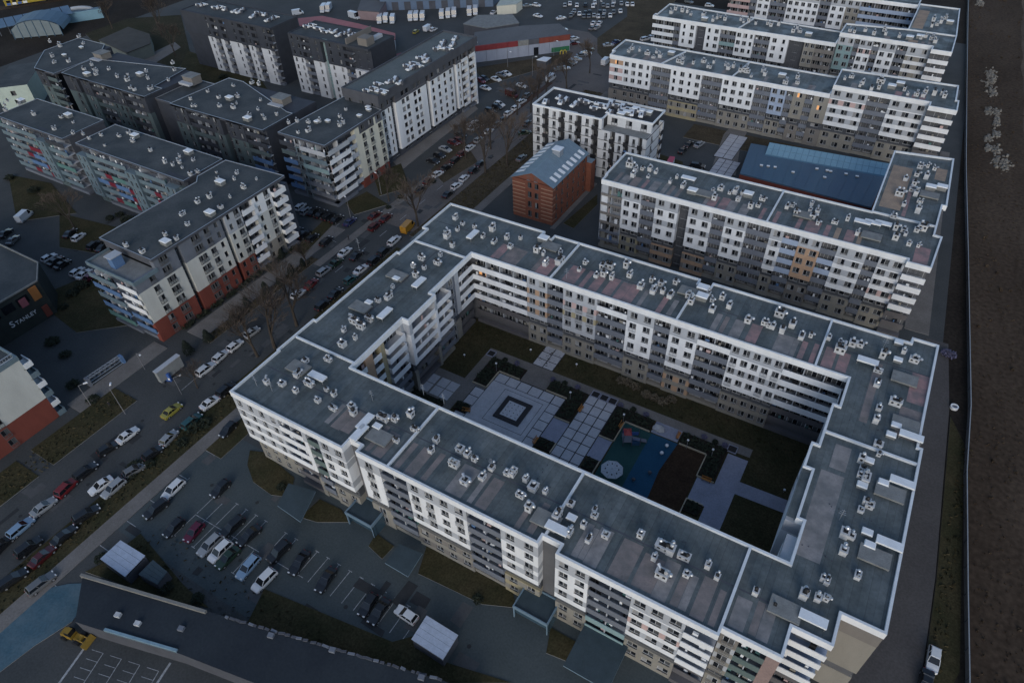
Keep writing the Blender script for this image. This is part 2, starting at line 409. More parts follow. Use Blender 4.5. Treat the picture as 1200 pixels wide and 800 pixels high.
def parapet(bl, poly, z1, z0, zi, th=.36, m=None, cap=None):
    b = MB(); b.ring(poly, th, z0, z1, zi, 0, mo=1); bl.part('parapet', b, [cap or whitecap, m or white])
def deck(bl, poly, z, m=None):
    b = MB(); b.sheet(poly, z); return bl.part('roof', b, [m or roof_m])
def divider(bl, a, b_, z0, z1, w=.38, m=None):
    P, L, th = frame_of(a, b_); b = MB(); pbox(b, P, 0, L, -w/2, w/2, z0, z1); bl.part('roof_divider', b, [m or whitecap])

# roof furniture: shared meshes, local origin at the foot
def _ch(lx, ly, h, nt, seed):
    r = random.Random(seed); b = MB()
    b.box(-lx/2, -ly/2, 0, lx/2, ly/2, h, 0); b.box(-lx/2-.08, -ly/2-.08, h, lx/2+.08, ly/2+.08, h+.1, 0)
    for i in range(nt):
        x = (i-(nt-1)/2)*lx/nt
        b.box(x-.2, -ly/2-.012, h*.5, x+.2, -ly/2+.01, h*.86, 1); b.box(x-.2, ly/2-.01, h*.5, x+.2, ly/2+.012, h*.86, 1)
    b.box(-lx*.3, -ly*.3, h+.1, lx*.3, ly*.3, h+.17, 1)
    return b.mesh('chimney', [vent_w, vent_d])
CH = [_ch(1.2, 1.05, 1.25, 1, 1), _ch(1.7, 1.1, 1.2, 2, 2), _ch(1.35, 1.2, 1.0, 1, 3), _ch(1.0, 1.0, 1.3, 1, 4), _ch(2.1, 1.2, 1.1, 2, 5)]
CHW = [1.2, 1.7, 1.35, 1.0, 2.1]; CHH = [1.35, 1.3, 1.1, 1.4, 1.2]
def _vent(k):
    b = MB()
    if k == 0:
        b.tube((0, 0, 0), (0, 0, .4), .15, n=7, m=1); b.ball((0, 0, .65), .34, 8, 5, 0)
    elif k == 1:
        b.tube((0, 0, 0), (0, 0, .5), .2, n=7, m=1); b.tube((0, 0, .5), (0, 0, .85), .4, .16, n=8, m=1)
    else:
        b.tube((0, 0, 0), (0, 0, .6), .15, n=6, m=0); b.tube((0, -.05, .6), (0, .55, .85), .2, .27, n=7, m=0)
    return b.mesh('ventilator', [metal, dark_pl], smooth=False)
VENT = [_vent(0), _vent(1), _vent(2)]
def _combo(i, seed):
    """a chimney with its ventilators in one mesh, for roofs too far away to show them"""
    b = MB(); r = random.Random(seed); me = CH[i]
    def add(me, x, y, z, mm):
        n = len(b.v); b.v += [(v.co.x+x, v.co.y+y, v.co.z+z) for v in me.vertices]
        for p in me.polygons: b.f.append(tuple(n+k for k in p.vertices)); b.m.append(mm[p.material_index])
    add(me, 0, 0, 0, (0, 1))
    for j in range(1+(i in (1, 4))): add(VENT[r.choice((0, 0, 1, 2))], r.uniform(-.3, .3)+(j*.7-.35 if i in (1, 4) else 0), r.uniform(-.2, .2), CHH[i], (2, 1))
    return b.mesh('chimney', [vent_w, dark_pl, metal])
COMBO = [_combo(i, 10+i) for i in range(5)]
rc = random.Random(11)
def chimneys(bl, pts, z, detail=True, rz=0, size=.86):
    for x, y in pts:
        k = size*rc.uniform(.66, 1.2)
        i = rc.choices(range(5), (5, 4, 4, 4, 2))[0]; a = rz+rc.choice((0, pi/2))+rc.uniform(-.03, .03)
        if detail:
            c = inst('chimney', CH[i], bl.root, (x, y, z), a, (k, k, k*rc.uniform(.8, 1.1)))
            for j in range(1+(i in (1, 4))):
                lx = (j-.5)*CHW[i]*.5 if i in (1, 4) else rc.uniform(-.15, .15)
                o = bpy.data.objects.new('ventilator', VENT[rc.choices((0, 1, 2), (5, 5, 3))[0]]); COL.objects.link(o); o.parent = c
                o.location = (lx, rc.uniform(-.1, .1), CHH[i]); o.rotation_euler = (0, 0, rc.uniform(0, 6))
            if rc.random() < .55:
                o = bpy.data.objects.new('ventilator', VENT[0]); COL.objects.link(o); o.parent = c
                o.location = (CHW[i]*.5+.28, 0, rc.uniform(.5, .9)); o.rotation_euler = (0, 0, 0)
        else: inst('chimney', COMBO[i], bl.root, (x, y, z), a, (k,)*3)
def _hatch(lx, ly, h, m, legs):
    b = MB()
    if legs:
        for sx in (-1, 1):
            for sy in (-1, 1): b.box(sx*(lx/2-.15)-.05, sy*(ly/2-.15)-.05, 0, sx*(lx/2-.15)+.05, sy*(ly/2-.15)+.05, h-.3, 1)
        b.box(-lx/2, -ly/2, h-.3, lx/2, ly/2, h, 0)
    else:
        b.box(-lx/2+.1, -ly/2+.1, 0, lx/2-.1, ly/2-.1, h-.15, 1); b.rbox(0, 0, h-.15, h+.05, lx, ly, 0, 0, None, .88)
    return b.mesh('roof_hatch', [m, slab_g])
HL = _hatch(3.4, 1.35, 1.0, hatch_w, True); HS = _hatch(1.5, 1.1, .7, hatch_w, False); HB = _hatch(2.3, 1.7, 1.1, hatch_w, False)
SL = _hatch(4.0, 2.6, .55, slab_g, True)
def hatches(bl, pts, z, me, rz=0, name='roof_hatch'):
    for x, y in pts: inst(name, me, bl.root, (x, y, z), rz)
_pm = {}
def felt(bl, roof, x0, y0, x1, y1, z, m):
    """one worn strip of roof felt, laid on the deck"""
    b = MB(); b.box(x0, y0, z-.02, x1, y1, z+.012); bl.part('felt_strip', b, [m], parent=roof)
def felt_row(bl, roof, a0, a1, c0, c1, z, ms, seed, axis='x', fill=.75):
    """a row of strips of differing width between a0 and a1 along the axis; every strip runs from c0 to c1 across it"""
    r = random.Random(seed); p = a0
    while p < a1-.6:
        w = r.choice((.9, 1.0, 1.1, 1.9, 2.0, 2.9)); w = min(w, a1-p)
        if r.random() < fill:
            q0, q1 = c0+r.uniform(0, .5), c1-r.uniform(0, 1.0)
            if axis == 'x': felt(bl, roof, p, q0, p+w-.06, q1, z, r.choice(ms))
            else: felt(bl, roof, q0, p, q1, p+w-.06, z, r.choice(ms))
        p += w+r.choice((0, .5, 1.0))

def segs(xs, specs):
    return [(k, xs[i+1]-xs[i], n, o) for i, (k, n, o) in enumerate(specs)]
BS = block_style(); greyg = mat('grey_green_panel', (.11, .15, .145), .7, .1, .5); dimpink = mat('dusty_pink_render', (.26, .19, .175), .85, .1, .5)

# ================================================================ the courtyard block in the middle
M = Building('apartment_building', 'white and beige apartment block built as a closed ring around the paved courtyard', 'apartment building', (-30, 77))
b = MB()
b.prism([(-84.6, 45.45), (1.2, 45.45), (1.2, 46.5), (8.3, 46.5), (8.3, 50.9), (13.3, 50.9), (13.3, 54.6), (18.5, 54.6), (18.5, 57.8), (-84.6, 57.8)], -.3, 18.7)
b.prism([(6.3, 57.8), (18.5, 57.8), (18.5, 86.9), (18, 87), (18, 98.5), (7.4, 98.5), (7.4, 58.2)], -.3, 18.68)
b.prism([(-84.4, 98.6), (18, 98.55), (18, 111), (-57.6, 111), (-57.6, 109.7), (-59.8, 109.7), (-59.8, 111.2), (-84.4, 111.2)], -.3, 18.66)
b.prism([(-84.2, 57.8), (-71.5, 57.8), (-71.5, 98.6), (-84.2, 98.6)], -.3, 18.64)
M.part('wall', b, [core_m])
# front elevations
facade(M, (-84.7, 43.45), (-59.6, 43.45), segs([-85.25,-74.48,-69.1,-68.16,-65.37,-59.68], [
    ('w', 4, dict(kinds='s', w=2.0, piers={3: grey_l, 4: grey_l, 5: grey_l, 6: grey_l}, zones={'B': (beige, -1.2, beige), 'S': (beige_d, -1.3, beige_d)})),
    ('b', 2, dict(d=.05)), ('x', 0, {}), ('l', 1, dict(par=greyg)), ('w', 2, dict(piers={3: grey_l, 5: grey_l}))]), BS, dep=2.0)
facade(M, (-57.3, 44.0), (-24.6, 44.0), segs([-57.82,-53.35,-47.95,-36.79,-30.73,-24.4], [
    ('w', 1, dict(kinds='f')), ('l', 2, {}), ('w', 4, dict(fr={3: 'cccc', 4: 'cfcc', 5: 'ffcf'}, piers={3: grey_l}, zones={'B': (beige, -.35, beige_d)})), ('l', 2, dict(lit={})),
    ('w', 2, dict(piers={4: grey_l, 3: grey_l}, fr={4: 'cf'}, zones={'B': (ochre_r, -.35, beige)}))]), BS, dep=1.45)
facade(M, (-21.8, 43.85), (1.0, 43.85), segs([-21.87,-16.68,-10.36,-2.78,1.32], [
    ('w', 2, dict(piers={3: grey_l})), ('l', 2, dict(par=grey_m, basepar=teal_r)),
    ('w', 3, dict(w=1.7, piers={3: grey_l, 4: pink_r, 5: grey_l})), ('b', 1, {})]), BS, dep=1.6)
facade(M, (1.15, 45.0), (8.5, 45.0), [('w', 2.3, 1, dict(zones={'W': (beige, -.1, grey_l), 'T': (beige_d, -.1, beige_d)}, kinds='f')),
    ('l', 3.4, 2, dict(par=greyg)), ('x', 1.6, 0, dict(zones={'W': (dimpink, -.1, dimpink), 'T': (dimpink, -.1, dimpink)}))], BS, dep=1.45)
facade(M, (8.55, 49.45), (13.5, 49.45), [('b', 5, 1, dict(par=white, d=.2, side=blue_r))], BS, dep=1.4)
facade(M, (13.45, 54.15), (18.75, 54.15), [('x', 5, 0, dict(zones={'W': (beige, 0, beige), 'T': (beige_d, 0, beige)}))], BS, dep=1.0)
# inner elevation at the back of the courtyard
GW = {'W': (grey_l, 0, grey_l), 'T': (grey_l, -.03, grey_l)}
facade(M, (-69.9, 97.1), (6.0, 97.1), segs([-70.05,-56.57,-51.79,-48.1,-40.57,-34.06,-28.48,-25.25,-19.78,-13.55,-3.96,6.31], [
    ('b', 4, dict(lit={(5, 0): 3}, d=.15)), ('w', 2, dict(zones=GW, piers={3: orange_r, 4: orange_r, 5: orange_r})), ('l', 1, dict(par=grey_m)),
    ('w', 3, dict(zones=GW, w=1.5, fr={4: 'fff', 5: 'fff'}, piers={5: pink_r, 4: ochre_r})), ('l', 2, dict(cap=1)),
    ('w', 2, dict(fr={5: 'fc', 3: 'fc'})), ('l', 1, {}), ('w', 2, dict(fr={4: 'fc'}, piers={3: grey_l}, zones={'B': (beige, -.35, orange_r)})), ('l', 2, dict(cap=1)),
    ('w', 5, dict(fr={5: 'fccff', 3: 'fccff'}, piers={4: grey_l}, zones={'B': (beige, -.35, beige_d)})), ('b', 3, dict(d=.15))]), BS, dep=1.48)
# inner elevation of the street wing, facing east
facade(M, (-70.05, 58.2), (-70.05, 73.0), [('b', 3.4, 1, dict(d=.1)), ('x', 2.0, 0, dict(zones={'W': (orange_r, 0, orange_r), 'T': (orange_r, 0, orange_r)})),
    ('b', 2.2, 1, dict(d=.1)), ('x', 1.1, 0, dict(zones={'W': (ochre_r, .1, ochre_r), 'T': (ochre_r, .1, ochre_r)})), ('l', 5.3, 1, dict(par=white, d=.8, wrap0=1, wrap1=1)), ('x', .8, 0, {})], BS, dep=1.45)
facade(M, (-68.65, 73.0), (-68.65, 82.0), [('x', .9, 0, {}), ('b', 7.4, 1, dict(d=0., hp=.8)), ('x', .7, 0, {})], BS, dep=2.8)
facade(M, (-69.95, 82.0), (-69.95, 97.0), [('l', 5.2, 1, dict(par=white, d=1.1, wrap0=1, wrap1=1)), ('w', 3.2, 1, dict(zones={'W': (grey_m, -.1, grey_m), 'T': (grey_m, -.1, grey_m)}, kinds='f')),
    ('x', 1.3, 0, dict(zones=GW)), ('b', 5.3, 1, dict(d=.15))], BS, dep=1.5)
# inner elevation of the east wing
facade(M, (6.05, 97.0), (6.05, 90.0), [('b', 7, 1, {})], BS, dep=1.4)
facade(M, (4.95, 90.0), (4.95, 80.4), [('w', 9, 3, dict(zones=GW))], BS, dep=2.4)
facade(M, (3.85, 80.3), (3.85, 65.4), [('w', 5, 2, {}), ('x', 9.5, 0, {})], BS, dep=3.5)
facade(M, (6.1, 65.3), (6.1, 58.0), [('w', 2, 1, {}), ('x', 5, 0, dict(out=1.4, outz='WT'))], BS, dep=1.3)
# roofs
ZT, ZD = 19.7, 19.27
outer = [(-84.8, 43.4), (-59.6, 43.4), (-59.6, 45.4), (-57.3, 45.4), (-57.3, 43.95), (-24.6, 43.95), (-24.6, 45.4), (-21.8, 45.4), (-21.8, 43.8), (1.05, 43.8), (1.05, 44.95),
         (8.55, 44.95), (8.55, 49.4), (13.5, 49.4), (13.5, 54.1), (18.8, 54.1), (18.8, 87), (18.2, 87), (18.2, 112.8), (13.8, 112.8), (13.8, 111.3), (-22.2, 111.2), (-22.2, 109.6),
         (-24.6, 109.6), (-24.6, 111.2), (-57.5, 111.2), (-57.5, 109.6), (-59.9, 109.6), (-59.9, 111.4), (-85, 111.4), (-85, 100), (-83.7, 100), (-83.7, 90), (-84.4, 90), (-84.4, 64.8), (-85.1, 64.8), (-85.1, 55), (-84.8, 55)]
inner = [(-70.1, 58.2), (-70.1, 73), (-68.6, 73), (-68.6, 82), (-69.9, 82), (-69.9, 97.1), (6, 97.1), (6, 90), (4.9, 90), (4.9, 80.3), (3.8, 80.3), (3.8, 74.9), (5.1, 74.9), (5.1, 65.4), (6.1, 65.4), (6.1, 58.1)]
parapet(M, outer, ZT, 18.42, ZD-.1); parapet(M, inner, ZT, 18.42, ZD-.1)
R1 = deck(M, [(-84.8, 43.4), (-59.6, 43.4), (-59.6, 45.4), (-57.3, 45.4), (-57.3, 44), (-51.15, 44), (-51.15, 58.2), (-70.1, 58.2), (-70.1, 59.5), (-84.8, 59.5)], ZD)
R2 = deck(M, [(-51.15, 44), (-24.6, 44), (-24.6, 45.4), (-24.35, 45.4), (-24.35, 58.1), (-51.15, 58.1)], ZD)
R3 = deck(M, [(-24.35, 45.4), (-21.8, 45.4), (-21.8, 43.8), (.9, 43.8), (.9, 58.05), (-24.35, 58.1)], ZD)
R4 = deck(M, [(.9, 45), (8.5, 45), (8.5, 49.4), (13.5, 49.4), (13.5, 54.1), (18.8, 54.1), (18.8, 83.5), (4.9, 83.5), (4.9, 80.3), (3.8, 80.3), (3.8, 65.4), (6.1, 65.4), (6.1, 58.1), (.9, 58.1)], ZD)
R5 = deck(M, [(4.9, 83.5), (18.8, 83.5), (18.8, 87), (18.2, 87), (18.2, 112.8), (13.8, 112.8), (13.8, 111.3), (.5, 111.2), (.5, 97.1), (6, 97.1), (6, 90), (4.9, 90)], ZD)
R6 = deck(M, [(-24.6, 97.1), (.5, 97.1), (.5, 111.2), (-22.2, 111.2), (-22.2, 109.6), (-24.6, 109.6)], ZD)
R7 = deck(M, [(-51.3, 97.1), (-24.6, 97.1), (-24.6, 111.2), (-51.3, 111.2)], ZD)
R8 = deck(M, [(-84.9, 95.2), (-69.9, 95.2), (-69.9, 97.1), (-51.3, 97.1), (-51.3, 111.2), (-57.5, 111.2), (-57.5, 109.6), (-59.9, 109.6), (-59.9, 111.4), (-85, 111.4)], ZD)
R9 = deck(M, [(-84.9, 59.5), (-70.1, 59.5), (-70.1, 73), (-68.6, 73), (-68.6, 82), (-69.9, 82), (-69.9, 95.2), (-84.4, 95.2)], ZD)
for a, c in (((-84.5, 59.5), (-70.2, 59.3)), ((-83.5, 95.2), (-70, 95.2)), ((-51.3, 97.4), (-51.3, 111)), ((-24.6, 97.4), (-24.6, 104.5)), ((.5, 97.4), (.5, 110.9)), ((5, 83.5), (18.4, 83.5)),
             ((-24.35, 45.6), (-24.35, 57.8)), ((-51.15, 44.3), (-51.15, 57.8)), ((.9, 45.2), (.9, 57.8))): divider(M, a, c, ZD, ZT-.02)
for (x0, y0, x1, y1) in ((-84, 51.3, -51.6, 51.42), (-50.8, 51.3, -24.8, 51.42), (-23.9, 51.3, .5, 51.42), (1.3, 51.3, 12, 51.42), (-84, 104.1, -51.6, 104.2), (-50.8, 104.1, -24.9, 104.2), (-23.9, 104.1, .2, 104.2), (.9, 104.1, 17.8, 104.2), (-77.2, 60, -77.08, 94.8)):
    b = MB(); b.box(x0-.06, y0-.06, ZD-.02, x1+.06, y1+.06, ZD+.01); M.part('roof_gutter', b, [grey_d])
GB = [felt_grey, felt_grey, felt_brown, felt_brown]; PK = [felt_pink, felt_pink, felt_grey, felt_brown]
felt_row(M, R1, -66, -60, 46, 51.0, ZD, GB, 1, fill=.6); felt_row(M, R1, -56.5, -52, 45, 51, ZD, GB, 2, fill=.7)
felt_row(M, R2, -50.5, -25.5, 44.6, 51.1, ZD, GB, 3); felt_row(M, R3, -20, .4, 44.5, 51.1, ZD, GB, 4, fill=.9); felt_row(M, R4, 1.5, 6.5, 45.7, 51.1, ZD, GB, 5)
felt_row(M, R6, -21, .1, 97.8, 103.8, ZD, PK, 6, fill=.8); felt_row(M, R7, -50.8, -26, 97.8, 103.9, ZD, PK, 7, fill=.8); felt_row(M, R8, -66, -52, 97.9, 103.8, ZD, PK, 8, fill=.7)
felt_row(M, R5, 1.2, 5.4, 98, 103.8, ZD, [felt_pink], 9, fill=.9); felt(M, R5, 9.3, 88.5, 10.5, 103.5, ZD, felt_brown)
felt(M, R5, 15.2, 96.5, 18.0, 104, ZD, felt_pink); felt(M, R5, 14.6, 88, 17.9, 95, ZD, felt_brown); felt(M, R4, 6.3, 60, 9.6, 76, ZD, felt_grey); felt(M, R4, 7.2, 77, 9.5, 82, ZD, felt_grey)
ch = [(-80.53,106.73),(-77.82,105.62),(-74.71,105.72),(-77.51,103.09),(-78.02,99.82),(-75.03,97.41),(-71.08,103.51),(-67.92,102.99),(-66.14,105.4),(-63.86,103),(-70.65,106.73),(-75.34,93.37),(-74.34,90.83),(-78.15,90.49),(-75.74,88.07),(-78.13,87.46),(-75.75,85.12),(-77.68,79.96),(-76.42,76.96),(-77.61,75.12),(-77.55,67.95),(-75.51,69.9),(-75.52,67.39),(-77.73,65.1),(-74.43,64.48)]
ch += [(-78.37,55.42),(-75.08,57.72),(-75.3,61.91),(-77.25,52.39),(-80.65,48.16),(-78.06,49.24),(-73.87,51.55),(-74.75,49.11),(-70.37,51.98),(-68.41,51.71),(-69.9,49.33),(-66.45,49.27),(-63.82,50.94),(-62.71,50.06),(-57.72,51.66),(-55.89,52.36),(-54.18,54.36),(-51.73,52.21),(-52.99,48.91),(-47.41,52.02),(-46.93,49.96),(-43.06,52.31),(-41.61,52.16),(-40.1,51.88),(-42.31,49.53),(-39.1,47.73),(-37.28,49.63),(-36.95,51.79),(-34.32,52.18)]
ch += [(-63.52,106.79),(-58.13,104.29),(-56.28,103.9),(-54.32,101.21),(-53.27,105.85),(-52.04,103.1),(-47.31,102.66),(-47.26,105.33),(-43.41,102.5),(-42.25,103.44),(-40.35,103.19),(-43.44,105.39),(-42.34,106.31),(-39.4,108.21),(-37.54,105.65),(-34.21,103.38),(-31.51,103.32),(-33.02,106.19),(-30.99,106.04),(-29.81,103.93),(-28.13,103.65),(-28.69,107.9),(-23.97,103.54),(-25.02,105.03),(-21.83,107.64),(-20.59,105.95),(-19.7,103.28),(-19.13,107.62),(-17.21,105.76),(-12.92,103.35),(-9.99,104.13)]
ch += [(-8.31,107.77),(-9.26,103.72),(-8.52,103.86),(-6.74,103.5),(-5.54,106.01),(-3.33,103.79),(-1.93,104.82),(1,105.64),(2.94,105.42),(6.2,106.44),(3.39,103.17),(4.98,106.03),(10.04,105.34),(13.06,108.21),(14.89,106.79),(10.01,101.28),(10.4,98.07),(13.66,94.85),(11.59,92.45),(11.59,89.36),(12.76,84.54),(13.18,82.71),(11.06,80.24),(11.58,78.73),(11.48,77.26),(12.24,76.99),(13.08,72.9),(12.69,71.22),(13.6,72.54)]
ch += [(11.42,65.96),(12.38,66.2),(11.85,63.23),(14.19,60.57),(10.36,57.85),(10.91,57.75),(8.72,54.22),(10.39,54.78),(11.33,55.31),(5.94,51.2),(3.14,64.41),(-24.3,49.13),(-19.72,51.87),(-20.36,49.6),(-21.64,47.63),(-18.79,48.01),(-17.02,49.77),(-12.81,52.15),(-9.37,51.97),(-8.34,51.82),(-9.86,49.79),(-8.05,47.97),(-5.27,49.69),(-6.47,52),(-3.23,52.25),(-1.65,51.32),(3.31,51.68)]
ch += [(-31.34,52.42),(-29.68,51.78),(-27.78,51.98),(-30.66,49.69),(-28.42,48.27),(-23.58,51.99),(-20.08,52.63),(-33.64,52.56)]
ch = [p for p in ch if not (-71 < p[0] < 6.2 and 57 < p[1] < 97.8)]
chimneys(M, ch, ZD)
hatches(M, [(-73.48,53.28)], ZD, HL, 0); hatches(M, [(-58.9,47.01),(-59.55,49.3),(-73.06,102.46),(-73.47,83.17),(-73.62,72.33)], ZD, HL, pi/2)
hatches(M, [(8.05,102.32),(16.83,88.33),(16.94,78.58),(16.97,67.15),(10.51,51.5),(-23.28,47.17)], ZD, HL, 0)
hatches(M, [(-57.38,49.68),(-78.67,73.65),(12.49,105.47),(11.95,110.09),(14.53,89.79),(14.15,87.42),(12.08,80.63),(12.04,75.49),(14.62,77.46),(14.09,67.77),(14.74,65.89),(-22.38,49.89),(-78.61,82.3)], ZD, HS, 0)
hatches(M, [(-23.28,108.36),(-22.55,105.77),(-58.81,108.56)], ZD, HB, 0)
hatches(M, [(-55.8,48.14),(-78.3,53.5),(-79.16,83.29),(-79.31,71.84),(-56.32,107.02),(14.17,101.27),(15.75,90.86),(15.74,76.22),(15.63,64.49),(7.21,51.27),(-25.41,47.86),(-25.32,106.35)], ZD, SL, 0, 'roof_slab')
b = MB(); r_ = random.Random(77)
for (x0, y0, x1, y1) in ((-80, 54, -72, 54), (-49, 53, -27, 53), (-46, 56, -46, 52.5), (-30, 56.5, -30, 52.5), (-20, 54, -3, 54.5), (-12, 57, -12, 52), (-82, 70, -72, 70), (-82, 84, -72, 83), (8, 70, 16, 70), (7, 62, 16, 61), (7.5, 88, 16, 88), (14, 97, 14.2, 103), (-45, 105, -30, 105), (-20, 108, -3, 108), (-78, 100, -66, 101)):
    n = int(hypot(x1-x0, y1-y0)/.55)
    for i in range(n):
        if r_.random() < .6: x, y = x0+(x1-x0)*i/n+r_.uniform(-.3, .3), y0+(y1-y0)*i/n+r_.uniform(-.3, .3); b.rbox(x, y, ZD, ZD+.06, .16, .16, r_.random())
M.part('roof_fixing', b, [grey_d], kind='stuff')
for p in [(-61.91,53.97),(-55.13,59.26),(-50.88,59.18),(-36.95,51.79),(-48.43,99.16),(9.81,107.67),(10.41,68.18),(-81.77,46.85),(-92.62,87.32),(-78.52,47.26)]: 
    b = MB(); x, y = p; b.tube((x, y, ZD), (x, y, ZD+2.6), .04, n=5)
    for k in range(3): b.tube((x-.5+.1*k, y, ZD+1.6+.4*k), (x+.5-.1*k, y, ZD+1.6+.4*k), .03, n=4)
    M.part('antenna', b, [metal])
M.finish()

# porches along the front of the ring block: dark canopies and glazed entrance boxes
def porch(poly, z, m, edge):
    b = MB(); b.prism(poly, z-.28, z, 0, 1); M.part('porch_roof', b, [edge, m])
def glass_porch(x0, x1, y0, y1, z):
    b = MB(); b.box(x0, y0, z-.4, x1, y1, z, 0, 1)
    for x in (x0+.1, x1-.1):
        b.box(x-.1, y0+.1, -.2, x+.1, y0+.3, z-.4, 0)
    b.box(x0, y0+.15, .0, x0+.08, y1, z-.4, 2); b.box(x1-.08, y0+.15, .0, x1, y1, z-.4, 2); b.box(x0, y0+.9, -.2, x1, y0+1., z-.4, 2)
    b.ring(rect(x0, y0, x1, y1), .18, z, z+.35, z, 0)
    M.part('entrance_porch', b, [metal_b, porch_top, glass_b])
metal_b = mat('blue_grey_metal', (.15, .22, .28), .5, .1, .6); porch_top = mat('dark_teal_roof_sheet', (.042, .062, .074), .6, .15, .8); glass_b = mat('tinted_porch_glass', (.05, .09, .12), .2, 0, spec=.6)
for cs in ([(-74.24,40.97),(-68.77,42.15),(-66.77,36.1),(-72.61,36.54)], [(-49.32,41.09),(-44.97,41.58),(-44.6,37.13),(-49.31,37.2)]): porch(cs, 3.2, porch_top, metal_b)
p = (-57.82,42.66); glass_porch(p[0]-3.2, p[0]+2.6, p[1]-1.6, 45.4, 3.5)
p = (-24.23,42.54); glass_porch(p[0]-3.2, p[0]+2.8, p[1]-1.6, 45.3, 3.5)
p = (-13.21,41.09); porch(rect(p[0]-3.5, p[1]-4, p[0]+3.5, 45.2), 3.3, porch_top, metal_b)

# ================================================================ the neighbouring white blocks of the same estate
def est_roof(bl, poly, z, divs=(), felts=(), gut=None, m=None):
    parapet(bl, poly, z, z-1.28, z-.6); r = deck(bl, poly, z-.43, m)
    for a, c in divs: divider(bl, a, c, z-.43, z-.02)
    for f in felts: felt_row(bl, r, *f)
    return r
NB = Building('apartment_building', 'white apartment block with a roof wing, directly behind the courtyard ring', 'apartment building', (-22, 145))
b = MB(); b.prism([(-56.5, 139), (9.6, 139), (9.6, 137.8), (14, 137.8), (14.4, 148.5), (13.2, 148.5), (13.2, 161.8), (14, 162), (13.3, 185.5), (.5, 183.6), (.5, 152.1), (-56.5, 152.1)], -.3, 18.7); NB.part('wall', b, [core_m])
OR = {'W': (orange_r, 0, orange_r), 'B': (beige_d, -.35, beige_d)}
facade(NB, (-58.4, 137.4), (9.7, 137.4), segs([-58.23,-52.63,-47.82,-44.18,-38.52,-36.06,-30.42,-27.46,-22.44,-17.17,-14.4,-10.95,-6.33,-3.03,2.75,5.24,10.12], [
    ('l', 2, dict(par=beige_d, d=.2, sides=1, hp=.35)), ('w', 2, dict(zones={'B': (beige, -.35, ochre_r)})), ('l', 1, {}), ('w', 2, dict(piers={4: grey_l}, zones={'B': (orange_r, -.35, beige_d)})), ('d', 0, {}),
    ('w', 2, dict(piers={4: grey_l}, zones={'B': (orange_r, -.35, beige_d)})), ('l', 1, {}), ('w', 2, dict(piers={4: grey_l})), ('l', 2, {}), ('w', 1, dict(piers={3: grey_l, 5: grey_l})), ('l', 1, dict(par=blue_r)),
    ('w', 2, dict(zones=OR)), ('l', 1, dict(pars={5: blue_r, 4: blue_r})), ('w', 2, dict(piers={3: grey_l, 4: grey_l, 5: grey_l})), ('l', 1, {}), ('w', 2, dict(piers={3: pink_r, 4: grey_l, 5: grey_l}, w=1.7))]), BS, dep=1.65)
facade(NB, (9.75, 136.2), (14.2, 136.2), [('b', 4.5, 1, {})], BS, dep=1.7)
facade(NB, (-58.3, 151), (-58.3, 137.6), [('x', 4, 0, {})], BS, dep=1.6)
r = est_roof(NB, [(-58.5, 137.3), (9.7, 137.3), (9.7, 136.1), (14.3, 136.1), (14.9, 148.8), (13.4, 149), (13.5, 162), (14.4, 162), (13.5, 185.9), (.2, 183.8), (.2, 152.4), (-58.8, 152.6), (-58.8, 140), (-58.5, 140)], 19.7,
    [((-18.9, 137.8), (-18.9, 152.1)), ((.4, 152.5), (13.2, 152.5))], [(-56, -20, 138, 143.6, 19.27, [felt_grey, felt_brown, felt_grey, felt_pink], 21, 'x', .6), (-18, 2, 138, 143.8, 19.27, [felt_pink, felt_pink, felt_tan, felt_grey], 22, 'x', .85)])
felt(NB, r, 10.6, 137, 13.4, 143.5, 19.27, felt_pink); felt(NB, r, 1.2, 156, 5.6, 177, 19.27, felt_tan); felt(NB, r, 6.1, 154, 6.9, 172, 19.27, felt_pink); felt(NB, r, 10.5, 174, 12.8, 180, 19.27, felt_tan)
b = MB(); b.box(-57.5, 144.7, 19.25, 8, 144.82, 19.29); NB.part('roof_gutter', b, [grey_d])
pts = [(-55.15,146.68),(-51.85,146.67),(-52.99,145.13),(-52.57,142.55),(-49.14,143.87),(-48.27,146.64),(-50.03,147.14),(-42.93,146.64),(-43.56,143.83),(-40.2,143.58),(-33.47,145.12),(-32.03,146.35),(-32.01,141.59),(-29.68,145.6),(-27.05,143.6),(-28.48,146.65),(-28.58,146.34),(-27.05,146.55),(-27.02,143.83),(-23.7,141.88),(-22.34,143.2),(-22.25,146.33),(-16.51,145.66),(-15.64,146.72),(-14.2,143.89),(-11.98,149.46),(-11.65,146.41),(-10.6,144.23),(-10.1,146.05),(-9.04,142.14),(-5.91,144.21),(-3.74,146.69),(-0.9,141.86)]
pts += [(4.66,170.49),(6.64,173.76),(8.7,173.49),(8.38,179.27),(6.84,178.01),(9.94,178.68),(6.71,168.92),(4.41,162.59),(6.92,166.01),(7.61,164.27),(5.98,158.48),(8.91,161.64),(8.97,157.07),(4.77,152.34),(5.82,147.62),(6.37,143.92),(8.01,146.41),(7.49,147.77),(9.83,149.01),(10.76,150.24),(9.15,142.94),(10.91,143.18)]
chimneys(NB, pts, 19.27, True)
hatches(NB, [(-37.43,141.98),(-25.62,146.45)], 19.27, HB); hatches(NB, [(-40.09,146.76),(-0.69,146.4),(1.28,147.07),(3.24,147.74)], 19.27, HL); hatches(NB, [(-34.83,142.48),(-12.56,143.97),(1.92,142.28),(10.4,165.31)], 19.27, SL, 0, 'roof_slab'); hatches(NB, [(10.19,168.58),(12.39,169.72)], 19.27, HB)
NB.finish()

